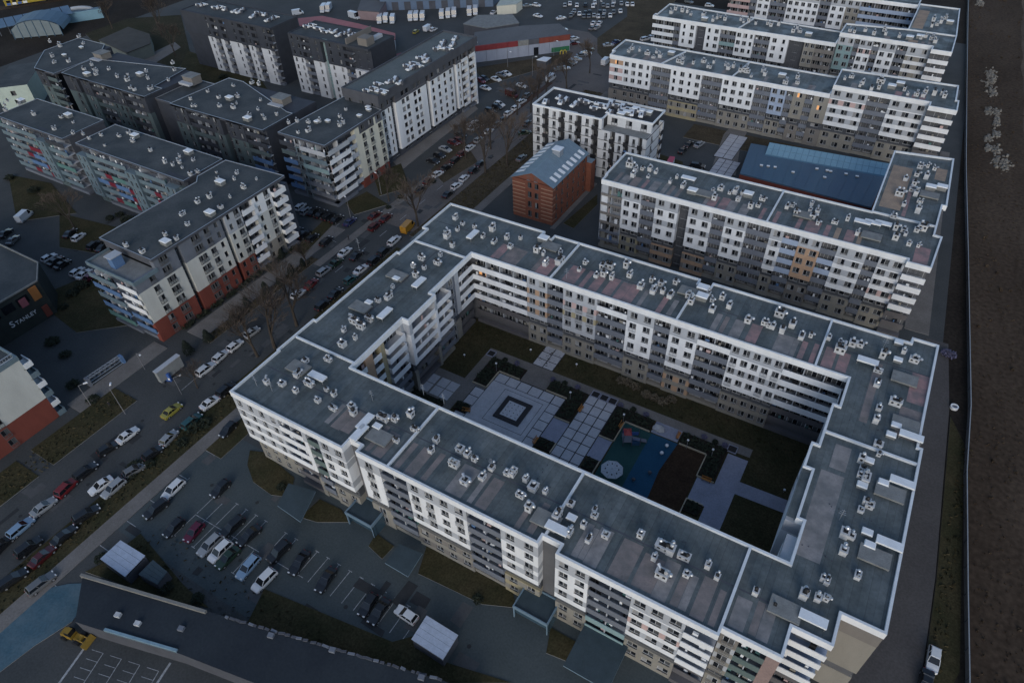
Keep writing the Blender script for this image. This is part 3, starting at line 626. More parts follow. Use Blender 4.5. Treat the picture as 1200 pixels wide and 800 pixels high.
BC = block_style(top=False)
NC = Building('apartment_building', 'long white apartment block beyond the blue roofed hall with a taller right end', 'apartment building', (-40, 224))
b = MB(); b.prism([(-91, 218.8), (-21.5, 218.8), (-21.5, 231), (-91, 231)], -.3, 16); b.prism([(-21.4, 219), (4.4, 219), (4.4, 216.5), (11, 216.5), (11, 232), (-21.4, 231)], -.3, 18.7); NC.part('wall', b, [core_m])
PB = {'B': (beige_d, -.35, beige_d)}; BL = {'W': (blue_r, -.1, blue_r)}; BG = {'W': (beige, -.2, beige), 'B': (beige_d, -.35, beige_d)}
facade(NC, (-92.4, 217.3), (-21.4, 217.3), segs([-92.11,-87.45,-77.75,-71.27,-61.24,-54.84,-44.84,-40.11,-35.71,-33.67,-30.12,-27.87,-23.67], [
    ('w', 1, dict(w=1.3, piers={3: pink_r, 4: pink_r, 5: orange_r}, lit={(5, 0): 3}, zones=PB)), ('w', 4, dict(zones=PB, kinds='cccs')), ('l', 2, {}), ('w', 4, dict(zones={'B': (ochre_r, -.35, beige)}, kinds='scsc')), ('l', 2, {}),
    ('w', 4, {}), ('l', 2, {}), ('w', 2, dict(zones=BL)), ('l', 1, {}), ('w', 1, dict(zones=BG, lit={(5, 0): 3})), ('l', 1, {}), ('w', 1, dict(zones=BG, lit={(4, 0): 3}))]), BC, dep=1.55)
facade(NC, (-21.4, 217.6), (4.4, 217.6), segs([-20.32,-10.43,-4.5,5.24], [('w', 3, dict(piers={3: grey_l, 4: grey_l, 5: pink_r}, w=1.8)), ('l', 2, {}), ('w', 3, dict(piers={3: grey_l, 4: grey_l, 5: grey_l}, w=1.8))]), BS, dep=1.5)
facade(NC, (4.5, 214.8), (11.4, 214.8), [('b', 7, 1, {})], BS, dep=1.8)
est_roof(NC, [(-92.6, 217.2), (-21.5, 217.2), (-21.5, 231.2), (-93.5, 232.4), (-93.5, 221), (-92.6, 221)], 17, [((-74.5, 217.6), (-71, 231)), ((-51, 217.6), (-49.5, 231))], [(-90, -24, 218, 223, 16.57, [felt_grey, felt_brown], 31, 'x', .4)])
est_roof(NC, [(-21.4, 217.5), (4.4, 217.5), (4.4, 214.7), (11.5, 214.7), (11.3, 222), (10.6, 222), (10.2, 232.8), (-21.8, 231)], 19.7, (), [(-19, 3, 218, 223, 19.27, [felt_pink, felt_grey, felt_brown], 32, 'x', .5)])
chimneys(NC, [(-88.15,222.82),(-88.04,225.46),(-85.12,225.15),(-81.65,223.43),(-78.75,221.49),(-79.42,226.2),(-77.01,223.16),(-69.96,221.69),(-69.74,225.05),(-68.47,220.82),(-65.29,222.37),(-62.83,225.17),(-60.22,221.69),(-59.66,225.92),(-59.27,221.38),(-54.01,223.18),(-52.99,225.23),(-50.06,222.81),(-47.97,223.08),(-55.59,225.53),(-48.64,223.51),(-45.83,220.38),(-43.67,225.95),(-42.47,223.53),(-35.22,219.81),(-32.98,225.25),(-32.04,221.38)], 16.57, False)
chimneys(NC, [(-19.5,223.9),(-17.99,226.06),(-14.32,222.98),(-14.63,220.78),(-11.3,219.07),(-9.88,225.87),(-9.59,221.26),(-3.03,223.18),(-1.77,220.54),(2.14,221.2),(2.46,223.95),(4.69,223.76),(6.56,224.69),(7.38,223.17),(0.4,220.97)], 19.27, False)
hatches(NC, [(-74.56,226.86),(-37.46,224.51)], 16.57, HB); hatches(NC, [(-4.63,226.41),(-6.49,223.47)], 19.27, HB); NC.finish()

ND = Building('apartment_building', 'farther white apartment block with balcony bands at its left corner and a dark roof', 'apartment building', (-40, 268))
b = MB(); b.prism([(-92.5, 261), (-28.5, 261), (-28.5, 272), (-92.5, 273)], -.3, 16); b.prism([(-28.4, 263.6), (-.1, 263.6), (-.1, 260.5), (5.6, 260.5), (5.4, 276), (3.5, 303), (-8.5, 303), (-8.5, 275), (-28.4, 272)], -.3, 18.7); ND.part('wall', b, [core_m])
facade(ND, (-94, 259.4), (-28.5, 259.4), segs([-93.79,-85.39,-83.08,-77.2,-73.66,-68.27,-62.65,-56.23,-50.82,-44.63,-39.42,-35.71,-29.54], [
    ('b', 2, dict(d=.1, side=grey_l)), ('l', 1, {}), ('w', 2, dict(kinds='sc')), ('d', 0, dict(m=grey_d)), ('w', 2, dict(kinds='sc')), ('l', 2, dict(pars={4: teal_r})), ('w', 3, dict(kinds='ccs')), ('l', 2, {}), ('w', 2, dict(kinds='cs')), ('d', 0, {}),
    ('w', 2, dict(zones=BG)), ('l', 2, dict(par=beige_d))]), BC, dep=1.6)
facade(ND, (-28.4, 262.1), (-.1, 262.1), segs([-27.78,-22.86,-21.24,-17.23,-15.11,-10.14,-7.04,-0.44], [('w', 2, dict(zones={'W': (teal_r, 0, teal_r)})), ('l', 1, {}), ('w', 2, dict(piers={5: pink_r})), ('l', 1, {}), ('w', 2, dict(piers={3: grey_l})), ('l', 1, {}), ('w', 2, dict(piers={3: beige, 4: beige, 5: beige}))]), BS, dep=1.5)
facade(ND, (-.05, 259), (5.8, 259), [('b', 6, 1, dict(par=white))], BS, dep=1.6)
est_roof(ND, [(-94.2, 259.3), (-28.5, 259.3), (-28.5, 271.5), (-93.5, 274.8), (-93.5, 262), (-94.2, 262)], 17, [((-62, 259.6), (-60, 272)),])
r = est_roof(ND, [(-28.5, 262), (-.1, 262), (-.1, 258.9), (5.9, 258.9), (5.7, 275), (4, 304), (-9.2, 304), (-9.2, 275), (-28.5, 272)], 19.7, [((-9, 275), (5.5, 275))], [(-26, -1, 262.5, 267, 19.27, [felt_grey, felt_brown, felt_tan], 33, 'x', .5)])
felt(ND, r, -8.4, 278, -5, 298, 19.27, felt_tan)
chimneys(ND, [(-89.21,265.31),(-89.15,269.65),(-86.16,268.88),(-84.1,268.77),(-81.98,266.58),(-77.43,267.67),(-72.56,263.79),(-72.04,267.09),(-71.22,268.51),(-68.97,266.5),(-63.73,268.97),(-62.11,266.71),(-60.73,268.36),(-57.79,266.77),(-54.01,268.56),(-52.46,267.33),(-50.27,269.35),(-44.02,264.65),(-43.54,268.67),(-41.93,265.65)], 16.57, False)
chimneys(ND, [(-26.01,265.57),(-24.45,264.51),(-21.5,267.72),(-18.43,265.58),(-14.98,267.23),(-16,270.33),(-10.68,266.64),(-1.15,268.6),(0.09,266.63),(-2.83,287.75),(-0.35,287.02),(-1.31,283.74),(0.53,291.26),(-2.61,281.27),(-3.13,270.25),(-4.38,267.91)], 19.27, False)
hatches(ND, [(-75.62,263.36),(-38.54,263.55)], 16.57, HB); hatches(ND, [(-7.53,266.4),(-4.73,268.61),(2.26,287.3)], 19.27, HB); ND.finish()

NE = Building('apartment_building', 'farthest white apartment block, with pink balcony bands, cut by the top edge', 'apartment building', (-40, 310))
b = MB(); b.prism(rect(-77, 303.6, -9.5, 316), -.3, 18.7); NE.part('wall', b, [core_m])
facade(NE, (-78, 302), (-9.3, 302), segs([-76.44,-67.67,-64.91,-59.79,-53.08,-40.99,-36.84,-31.18,-26.22,-6.8], [('b', 2, dict(par=pink_r)), ('l', 1, {}), ('w', 2, {}), ('l', 2, {}), ('w', 5, {}), ('l', 1, {}), ('w', 2, {}), ('w', 2, dict(zones=BG)), ('b', 4, dict(par=blue_r))]), BS, dep=1.6)
est_roof(NE, rect(-78.2, 301.9, -9.3, 316.5), 19.7); chimneys(NE, [(-70+6.1*i, 308+(i*37 % 5)) for i in range(9)], 19.27, False); NE.finish()

# ================================================================ street-side blocks on the left
def gen_style(zs, fh=2.6, z0=.2, zones=None, frame='w', par=grey_m, band=white, back=core_m):
    return dict(floors=[(c, z0+fh*i) for i, c in enumerate(zs)], fh=fh, end=z0+fh*len(zs), zones=zones, par=par, band=band, back=back, frame=frame, skirt=0)
def rim_roof(bl, poly, z, m=None, h=.18, w=.16, th=.5, fascia=None):
    b = MB(); b.ring(poly, w, z-th, z+h, z-.05, 0, mo=1); bl.part('roof_edge', b, [metal, fascia or grey_d]); return deck(bl, poly, z+.02, m or roof_m2)
greyteal = mat('grey_teal_render', (.09, .12, .125), .8, .12, .4, (1, 1, .3), fine=.06); slate = mat('slate_cladding', (.045, .05, .062), .75, .15, .4, fine=.08)
bluepan = mat('blue_balcony_panel', (.10, .18, .33), .6, .1, .6); greenpan = mat('green_balcony_panel', (.1, .2, .19), .6, .1, .6); bluegrey = mat('blue_grey_balcony_panel', (.135, .185, .215), .6, .1, .6)

HB_ = Building('apartment_building', 'white and brick red block with a dark roof and white balconies at one end', 'apartment building', (-138, 80))
b = MB(); b.prism([(-145.5, 58.4), (-130.9, 58.4), (-130.9, 104), (-146.3, 101.5), (-146.3, 91), (-145.5, 89)], -.3, 16.6); b.prism([(-146.6, 62.8), (-130.9, 62.8), (-130.9, 102), (-146.6, 101)], 16.5, 19.4); HB_.part('wall', b, [grey_d])
whiteL = mat('aged_white_render', (.54, .545, .51), .85, .12, .35, (1, 1, .3), fine=.06)
SH = gen_style('RRWWWGG', 2.75, .2, {'R': (red_r, 0, red_r), 'W': (whiteL, 0, whiteL), 'G': (grey_m, -.06, grey_m)}, 'g')
S6 = gen_style('RRWWWG', 2.75, .2, {'R': (red_r, 0, red_r), 'W': (whiteL, 0, whiteL), 'G': (grey_m, -.06, grey_m)}, 'g')
ys = [68.89,82.08,87.6,91.42,97.35,101.16]
facade(HB_, (-129.5, 57), (-129.5, 62.7), [('x', 2.6, 0, {}), ('w', 3.1, 1, dict(kinds='f'))], S6, dep=1.4)
facade(HB_, (-129.5, 62.7), (-129.5, ys[-1]), [('w', 4.2, 2, dict(kinds='ff', w=1.1, cols=(.42, .68))), ('x', ys[0]-67.5, 0, {}), ('d', 1.1, 0, {}), ('x', 2.5, 0, {}), ('w', 3.6, 2, dict(kinds='ff', w=1.1, cols=(.35, .68))), ('w', (ys[1]-ys[0])-7.8, 2, dict(kinds='fs')), ('d', 1.1, 0, {}),
    ('w', ys[2]-ys[1]-.8, 2, dict(kinds='sf', zones={'G': (grey_l, 0, grey_l)})), ('l', ys[3]-ys[2], 1, dict(par=white, d=.6, basepar=red_r)), ('w', ys[4]-ys[3], 2, dict(kinds='sf', zones={'G': (white, 0, white), 'R': (beige, 0, beige)})), ('l', ys[5]-ys[4], 1, dict(par=white, d=1.1, wrap0=1, wrap1=1, basepar=white))], SH, dep=1.4)
facade(HB_, (-145.6, 57), (-129.6, 57), [('b', 9.5, 3, dict(allb=1, d=.9, pars={1: greenpan, 2: bluepan, 3: bluegrey, 4: bluepan, 5: bluegrey})), ('b', 6.5, 2, dict(allb=1, d=.4, pars={1: bluepan, 2: bluepan, 3: white, 4: white, 5: white}))], S6, dep=1.4)
b = MB(); b.ring([(-145.8, 56.8), (-129.4, 56.8), (-129.4, 63), (-145.8, 63)], .2, 16.2, 17.2, 16.4, 0); b.box(-145.6, 57, 16.45, -129.6, 62.8, 16.62, 1); HB_.part('terrace', b, [bluegrey, slab_g])
b = MB(); b.box(-139.5, 58.6, 16.6, -137.7, 61, 19.4, 0); b.box(-139.8, 58.3, 19.4, -137.4, 61.2, 19.6, 1); HB_.part('terrace_stair', b, [bluepan, grey_l])
rim_roof(HB_, [(-147, 62.4), (-129.3, 62.4), (-129.3, 102.6), (-149, 101.4), (-149, 92), (-147, 90)], 19.5)
chimneys(HB_, [(-138,86.35),(-138.74,83.37),(-137.76,78),(-133.17,75.6),(-133.54,88.69),(-133.9,93.4),(-140.87,97.71),(-139.16,95.27),(-134.15,97.88),(-145.91,95.58),(-143.36,93.56),(-130.67,70.4),(-134.3,70.36),(-133.35,63.49),(-138.51,63.27),(-131.99,84.36)], 19.52, True, 0, .66)
hatches(HB_, [(-131.83,81.13),(-140.62,92.18),(-131.35,68.19)], 19.52, HB); HB_.finish()

SG = gen_style('DLLLLLT', 2.55, .2, {'D': (grey_d, 0, grey_d), 'L': (greyteal, 0, greyteal), 'T': (slate, -1.0, slate)}, 'g', band=bluegrey)
def pan(*c): return {i+1: v for i, v in enumerate(c)}
def street_band(name_label, x0, x1, y0, y1, sg, roofpts, hat, base):
    B_ = Building('apartment_building', name_label, 'apartment building', base)
    b = MB(); b.prism(rect(x0, y0+1.6, x1, y1-.2), -.3, 17.8); B_.part('wall', b, [grey_d])
    facade(B_, (x0, y0), (x1, y0), sg, SG, dep=1.7)
    rim_roof(B_, rect(x0-.2, y0-.1, x1+.2, y1), 18); chimneys(B_, roofpts, 18.02, True, 0, .66); hatches(B_, hat, 18.02, HB); B_.finish(); return B_
stair = lambda n=2: ('w', 4.2, n, dict(kinds='s', out=1.3, outz='L', w=1.1, zones={'L': (bluegrey, 0, bluegrey), 'D': (greyteal, 0, greyteal), 'T': (slate, -.6, slate)}))
street_band('dark roofed block with blue and crimson balcony fronts at the left edge of the picture', -236, -203.5, 90.2, 103.5,
    [('b', 9, 3, dict(allb=1, d=.7, par=bluegrey)), ('b', 3, 1, dict(allb=1, d=.7, pars=pan(crimson, bluepan, crimson, bluegrey, bluegrey))), ('b', 5, 2, dict(allb=1, d=.7, pars=pan(bluegrey, bluepan, bluepan, crimson, bluegrey))), ('b', 2.5, 1, dict(allb=1, d=.7, pars=pan(crimson, crimson, bluepan, crimson, greenpan))),
     stair(), ('b', 9, 3, dict(allb=1, d=.7, pars=pan(bluegrey, bluegrey, greenpan, bluegrey, bluegrey, slate)))],
    [(-240.55,95.69),(-242.94,97.94),(-236.64,93.62),(-236.96,98.18),(-225.71,95.85),(-216.41,98.62),(-209.9,98.13),(-210.82,92.75),(-203.26,93.61),(-200.06,94.65),(-196.08,93.77)], [(-238.06,99.69),(-214.82,100.06)], (-220, 97))
street_band('dark roofed block with two stair towers and red balcony fronts, second of the banded pair', -197.3, -153, 90.3, 103.2,
    [stair(), ('b', 5, 2, dict(allb=1, d=.7, pars=pan(bluegrey, bluegrey, bluepan, bluegrey, bluegrey))), ('b', 3, 1, dict(allb=1, d=.7, pars=pan(crimson, bluegrey, crimson, crimson, bluegrey))), ('b', 6, 2, dict(allb=1, d=.7, pars=pan(greenpan, bluepan, bluepan, greenpan, bluegrey))),
     ('b', 3, 1, dict(allb=1, d=.7, pars=pan(crimson, crimson, crimson, bluegrey, bluegrey))), stair(), ('b', 5, 2, dict(allb=1, d=.7)), ('b', 2.6, 1, dict(allb=1, d=.7, pars=pan(crimson, bluegrey, crimson, crimson, bluegrey))), ('b', 4.4, 2, dict(allb=1, d=.7, pars=pan(greenpan, bluepan, greenpan, bluegrey, bluegrey))), stair(), ('x', 3, 0, {})],
    [(-189.69,98.77),(-183.42,98.52),(-174.14,97.17),(-164.93,94.51),(-164.12,98.58),(-161.42,96.32),(-158.55,94.75),(-159.25,98.99),(-153.62,93.33),(-153.08,95.09),(-188.4,93.16),(-194.85,96.72),(-189.09,101.42),(-161.92,94.52)], [(-185.01,100.58),(-163.38,101.09)], (-175, 97))

SF = gen_style('DPPPPTT', 2.68, .2, {'D': (grey_d, -.3, grey_d), 'P': (greyteal, 0, greyteal), 'T': (slate, .1, slate)}, 'g', par=slate)
def dark_block(label, x0, x1, y0, y1, sg, roofpts, hat, poly, back=None):
    B_ = Building('apartment_building', label, 'apartment building', ((x0+x1)/2, (y0+y1)/2))
    b = MB(); b.prism(rect(x0+.1, y0+1.4, x1-.1, y1-.3), -.3, 18.7); B_.part('wall', b, [slate])
    facade(B_, (x0, y0), (x1, y0), sg, SF, dep=1.5)
    rim_roof(B_, poly, 19, fascia=slate); chimneys(B_, roofpts, 19.02, True, 0, .66); hatches(B_, hat, 19.02, HB); return B_
lg = ('l', 9, 3, dict(d=-.2, par=slate, pars={4: greyteal, 1: slate}))
B_ = dark_block('dark slate apartment block, left one of the two behind the banded blocks', -245.5, -204, 118.7, 140, [('x', 2, 0, {}), ('w', 5, 1, dict(kinds='f')), ('d', 2, 0, dict(m=slate)), ('w', 5, 1, {}), lg, ('w', 3, 1, dict(kinds='s')), ('w', 5, 2, dict(kinds='sf')), lg, ('x', 2, 0, {})],
    [(-241,123.87),(-241.99,127.45),(-238.06,125.32),(-235.66,124.9),(-233.31,122.91),(-233.25,127.68),(-224.87,124.75),(-223.61,127.68),(-219.32,124.44),(-219.71,131.95),(-214.35,128.41),(-206.69,123.34),(-213.25,120.8),(-210.85,120.55),(-212.28,137.18),(-207.06,130.51),(-217.71,140.97)], [(-235.29,121.15),(-219.08,129.14)], [(-245.7, 118.6), (-203.8, 118.6), (-203.8, 125.5), (-207.5, 125.5), (-210, 140), (-247, 131.5), (-247, 126)])
def dormer(bl, x, y, z):
    b = MB(); b.box(x-2.2, y-1.8, z-.8, x+2.2, y+1.8, z+1.6, 0); b.box(x-2.4, y-2, z+1.6, x+2.4, y+2, z+1.75, 1); b.box(x-2.4, y-3.6, z-.4, x+2.4, y-2, z+.3, 2); bl.part('stair_head', b, [beige_d, slab_g, grey_l])
for p in [(-200.51,134.5),(-245.42,134.18)]: dormer(B_, *p, 19)
B_.finish()
B_ = dark_block('dark slate apartment block with a dark roof, next to the cream corner block', -192.4, -153.9, 119.0, 141, [('w', 6, 2, dict(kinds='sf')), lg, ('w', 4, 1, dict(kinds='f')), ('d', 2.5, 0, dict(m=slate)), ('w', 6, 2, dict(kinds='cs')), ('l', 7, 2, dict(par=bluepan, pars={5: slate, 6: slate, 4: greyteal, 3: bluepan, 2: bluepan, 1: greenpan}))],
    [(-188.85,123.85),(-184.43,120.72),(-183.49,121.19),(-188.57,130.23),(-181.93,128.67),(-176.93,124.48),(-177.15,131.75),(-173.63,128.12),(-172.28,125.52),(-184.77,137.12),(-164.7,128.04),(-160.99,126.1),(-158.24,124.39),(-163.96,123.97),(-157.15,128.04),(-180.85,141.26),(-177.88,141.27),(-168.88,133.17)], [(-177.87,129.35),(-162.3,121.72)], [(-192.6, 118.9), (-153.7, 118.9), (-153.7, 131), (-156, 131), (-184.5, 141), (-191, 141)])
for p in [(-162.56,135.66)]: dormer(B_, *p, 19)
B_.finish()
CN = Building('apartment_building', 'dark slate block between the pale green gable and the dark roofed blocks', 'apartment building', (-262, 130))
b = MB(); b.prism(rect(-203.9, 122, -192.5, 138), -.3, 17.2); CN.part('wall', b, [slate]); b = MB(); b.prism([(-258, 118.5), (-252, 118.5), (-252, 142), (-270, 142), (-270, 129)], -.3, 18.8); CN.part('wall', b, [slate])
facade(CN, (-258, 117), (-247.5, 117), [('w', 5, 1, {}), ('l', 5, 1, dict(par=greyteal))], SF, dep=1.5)
rim_roof(CN, [(-258.2, 116.9), (-247.3, 116.9), (-247.3, 134), (-255.5, 142.2), (-270.5, 142.2), (-270.5, 128.5)], 19); rim_roof(CN, rect(-203.8, 121.8, -192.7, 138.2), 17.3)
chimneys(CN, [(-261.92,126.15),(-256.15,123.01),(-252.19,125.78),(-263.22,138.96),(-271.16,142.72),(-268.7,133.56),(-276.29,134.54)], 19.02, True, 0, .66); hatches(CN, [(-258.74,128.57),(-259.9,135.98)], 19.02, HS); CN.finish()

A_ = Building('apartment_building', 'cream corner block with blue yard balconies and a red street base', 'apartment building', (-140, 132))
b = MB(); b.prism(rect(-148.6, 121.6, -133.4, 144.4), -.3, 18.6); A_.part('wall', b, [grey_d])
SA = gen_style('RCCCCCT', 2.66, .2, {'R': (red_r, 0, red_r), 'C': (cream, 0, cream), 'T': (cream, 0, cream)}, 'g', par=bluegrey)
facade(A_, (-148.8, 120.2), (-132, 120.2), [('l', 5.2, 1, dict(par=bluepan, pars={6: slate, 5: greyteal}, d=.6)), ('w', 2.4, 1, dict(kinds='f', zones={'R': (bluegrey, 0, bluegrey), 'C': (bluegrey, 0, bluegrey), 'T': (grey_l, 0, grey_l)})), ('b', 9.2, 3, dict(allb=1, d=.7, par=grey_m, pars={5: bluegrey, 4: teal_r, 3: bluegrey, 2: grey_m, 1: grey_m, 6: grey_l}))], SA, dep=1.5)
facade(A_, (-132, 120.3), (-132, 144.5), [('b', 8.6, 2, dict(allb=1, d=.7, par=white, pars={6: grey_l})), ('l', 3.2, 1, dict(par=grey_l, d=.2)), ('x', 2, 0, {}), ('w', 6.5, 2, dict(kinds='f', zones={'T': (grey_d, 0, grey_d)})), ('x', .8, 0, {}), ('w', 3.1, 1, dict(kinds='f', zones={'T': (grey_m, 0, grey_m)}))], SA, dep=1.5)
rim_roof(A_, [(-149, 120), (-131.8, 120), (-131.8, 144.6), (-148, 147), (-148.8, 131)], 19)
chimneys(A_, [(-148.59,127.45),(-145.34,128.49),(-143.48,122.38),(-141.63,124.48),(-150.02,125.52),(-139.79,135.56),(-136,132.63),(-135.8,130.95),(-141.23,139.85),(-142.86,130.35)], 19.02, True, 0, .66); hatches(A_, [(-143.14,129.6),(-140.66,131.46),(-134.7,138.14),(-136.12,143.71),(-134.79,142.46)], 19.02, HS); A_.finish()

WT = Building('apartment_building', 'tall white street block with a dark grey top storey and rows of small square windows', 'apartment building', (-140, 172))
b = MB(); b.prism(rect(-146, 146, -134.5, 197), -.3, 22.3); WT.part('wall', b, [grey_d])
SW = gen_style('DWWWWWWT', 2.5, .2, {'D': (grey_d, -1.0, grey_d), 'W': (white, 0, white), 'T': (mat('graphite_cladding', (.10, .10, .115), .7, .1, .5), .05, grey_d)}, 'g', par=grey_l)
ys = [145.36,150.33,151.96,167.79,169.37,182.29,184,186.73,197.01]
BR = mat('brown_loggia_wall', (.14, .10, .085), .8, .1, .5)
facade(WT, (-133.2, ys[0]), (-133.2, ys[-1]), [('w', ys[1]-ys[0], 2, dict(kinds='fs', w=1.2)), ('d', ys[2]-ys[1]+.5, 0, dict(m=slate)), ('w', ys[3]-ys[2]-.5, 4, dict(kinds='s', w=2.5, cols=(.24, .38, .62, .76))), ('d', ys[4]-ys[3]+.3, 0, dict(m=slate)), ('w', ys[5]-ys[4], 4, dict(kinds='s', w=2.4)),
    ('d', ys[6]-ys[5], 0, dict(m=grey_d)), ('w', ys[7]-ys[6], 1, dict(kinds='s')), ('l', 3.6, 1, dict(par=white, d=.35, side=BR, hp=.75)), ('x', .9, 0, {}), ('l', 3.6, 1, dict(par=white, d=.35, side=BR, hp=.75)), ('x', .8, 0, dict(zones={'D': (white, 0, white)}))], SW, dep=1.3)
WS = gen_style('DSSSSSST', 2.5, .2, {'D': (grey_d, 0, grey_d), 'S': (grey_d, 0, grey_d), 'T': (grey_d, 0, grey_d)}, 'g')
facade(WT, (-146.2, 145.3), (-133.4, 145.3), [('w', 12, 3, {})], WS, dep=.8)
b = MB(); b.ring([(-146.6, 145), (-132.9, 145), (-132.9, 198), (-146.6, 198)], .35, 20.15, 22.9, 22.3, 0, mo=0); WT.part('parapet', b, [grey_d]); deck(WT, rect(-146.5, 145.1, -133, 197.9), 22.45, two_tone('green_grey_felt', (.1, .12, .12), (.14, .155, .155), .12, .35, .65, .8, .14, 2))
def plant(bl, pts, z, seed):
    """rooftop plant: pipes and cooling boxes on dark frames"""
    r = random.Random(seed)
    for x, y in pts:
        b = MB(); l = r.uniform(1.6, 3.6)
        b.rbox(0, 0, .25, .85, l, 1.0, 0, 0); b.rbox(0, 0, 0, .25, l*.9, .8, 0, 1)
        b.tube((-l/2, .7, .5), (l/2+.8, .7, .5), .16, n=6, m=0); b.rbox(l*.2, -.9, 0, 1.1, .9, .6, .1, 1); b.tube((-l*.3, 0, .85), (-l*.3, 0, 1.3), .25, n=8, m=1)
        o = b.build('cooling_plant', [hatch_w, grey_d], at=(0, 0, 0)); o.parent = bl.root; q = bl.root['base']; o.location = (x-q[0], y-q[1], z); o.rotation_euler = (0, 0, r.choice((pi/2, pi/2+.3, 0)))
plant(WT, [(-138.2,146.4),(-137.54,148.73),(-134.12,148.43),(-136.14,154.22),(-135.69,156.54),(-132.76,155.21),(-138.82,166.65),(-138.13,169.26),(-135.69,168.18),(-136.39,165.59),(-138.68,173.64),(-138.3,175.4),(-135.48,172.87),(-138.65,182.5),(-140.12,188.52),(-138.87,185.73),(-135.37,184.09),(-135.99,187.96),(-138.28,192.86),(-138.35,151.74)], 22.46, 3); hatches(WT, [(-134.87,147.39),(-132.32,147.34),(-136.38,183.6)], 22.46, HS); WT.finish()

whiteF = mat('far_white_render', (.6, .61, .62), .85, .1, .35, fine=.05)
def far_white(label, x0, x1, y0, y1, sg, plants, sol, low=None):
    B_ = Building('apartment_building', label, 'apartment building', ((x0+x1)/2, (y0+y1)/2))
    b = MB(); b.prism(rect(x0+.2, y0+1.3, x1-.2, y1), -.3, 20.9); B_.part('wall', b, [slate]); facade(B_, (x0, y0), (x1, y0), sg, sol, dep=1.4)
    b = MB(); b.ring(rect(x0, y0-.05, x1, y1+.1), .3, 20.4, 21.2, 20.8, 0, mo=0); B_.part('parapet', b, [slate]); deck(B_, rect(x0+.1, y0, x1-.1, y1), 20.95, roof_m2); plant(B_, plants, 20.96, 5); return B_
SD = gen_style('WWWWWTTT', 2.6, .2, {'W': (whiteF, 0, whiteF), 'T': (slate, .15, slate)}, 'g', par=whiteF)
dk = lambda l: ('x', l, 0, dict(zones={'W': (slate, -.6, slate)})); bal = lambda l: ('l', l, 1, dict(par=grey_m, d=.25, hp=.8, pars={5: slate, 6: slate, 7: slate}))
B_ = far_white('far white and slate block with small white balconies, left of its red roofed neighbour', -255.3, -207.6, 176.3, 190.5, [dk(12), ('w', 4.2, 1, dict(kinds='s', w=1.3)), bal(3), ('x', 2, 0, {}), bal(3), ('x', 2, 0, {}), ('w', 5, 1, dict(kinds='s', w=1.3)), bal(3.2), ('w', 3.6, 1, dict(kinds='s', w=1.3)), bal(3.2), ('x', 2.4, 0, {}), ('w', 3, 1, dict(kinds='s', w=1.3)), bal(2)],
    [(-252.02,182.8),(-251.28,184.27),(-243.58,183.4),(-242.51,185),(-238.56,183.55),(-233.31,183.84),(-231.02,183.84),(-232.09,186.57),(-222.48,182.57),(-223.59,186.25),(-221.65,186.1),(-219.72,185.96),(-213.81,183.56),(-213.9,181.49),(-214.02,185.52)], SD); B_.finish()
B_ = far_white('far white block with a slate top and roof terrace beside the red roof', -198.3, -161.8, 175.8, 190, [('w', 5, 2, dict(kinds='s', w=1.4)), bal(3.6), ('x', 1, 0, {}), ('w', 3.5, 1, dict(kinds='s', w=1.4)), ('d', 2, 0, dict(m=teal_r)), ('w', 7, 2, dict(kinds='s', w=1.4)), bal(3.4), ('w', 6.5, 2, dict(kinds='s', w=1.4, zones={'T': (slate, -1.2, slate)}))],
    [(-196.01,183.03),(-195.54,185.2),(-191.09,183.44),(-186.45,181.85),(-185.37,183.31),(-183.11,183.45),(-179.45,181.49),(-178.92,183.58),(-178.67,185.57),(-174.78,182.8),(-174.79,184.63)], SD)
facade(B_, (-161.7, 175.9), (-161.7, 190), [('w', 14, 2, dict(kinds='s', w=1.5))], gen_style('WWWWW', 2.6, .2, {'W': (whiteF, 0, whiteF)}, 'g'), dep=.5)
b = MB(); b.box(-172, 176.4, 20.5, -171.7, 190, 23, 0); b.box(-168, 178, 20.9, -164, 182, 23.4, 0); b.box(-167, 183, 20.9, -165.3, 188, 22, 1); B_.part('stair_head', b, [beige_d, grey_l]); B_.finish()

HT = Building('hotel_building', 'white building with black balconies and thin black floor lines behind the red brick house', 'building', (-78, 176))
black_r = mat('black_frame_cladding', (.03, .03, .033), .6, .1, .5)
b = MB(); b.prism(rect(-94.4, 171, -60.9, 182.5), -.3, 15); b.prism([(-94.4, 171), (-73.6, 171), (-73.6, 174.8), (-60.9, 174.8), (-60.9, 182.5), (-94.4, 182.5)], 14.9, 17.6); HT.part('wall', b, [black_r])
SX = gen_style('WWWWWW', 2.95, .2, {'W': (whiteF, 0, whiteF)}, 'g', par=black_r); SX5 = gen_style('WWWWW', 2.95, .2, {'W': (whiteF, 0, whiteF)}, 'g', par=black_r)
def hotel_bit(L, seed):
    r = random.Random(seed); out = []; t = 0
    while t < L-.8:
        for q in (('x', 1.1, 0, {}), ('w', 1.5, 1, dict(kinds='f', w=1.2)), ('x', .9, 0, {}), ('l', 1.9, 1, dict(par=black_r, d=.6, side=whiteF))): out.append(q); t += q[1]
    out.append(('x', 1, 0, {})); return out
facade(HT, (-95.7, 169.8), (-73.4, 169.8), hotel_bit(21, 1), SX, dep=1.25); facade(HT, (-73.4, 169.8), (-59.8, 169.8), hotel_bit(13, 2), SX5, dep=1.25); facade(HT, (-73.4, 173.6), (-60, 173.6), [('w', 13, 3, dict(kinds='f', w=1.8))], gen_style('W', 2.7, 15, {'W': (whiteF, 0, whiteF)}, 'g'), dep=1)
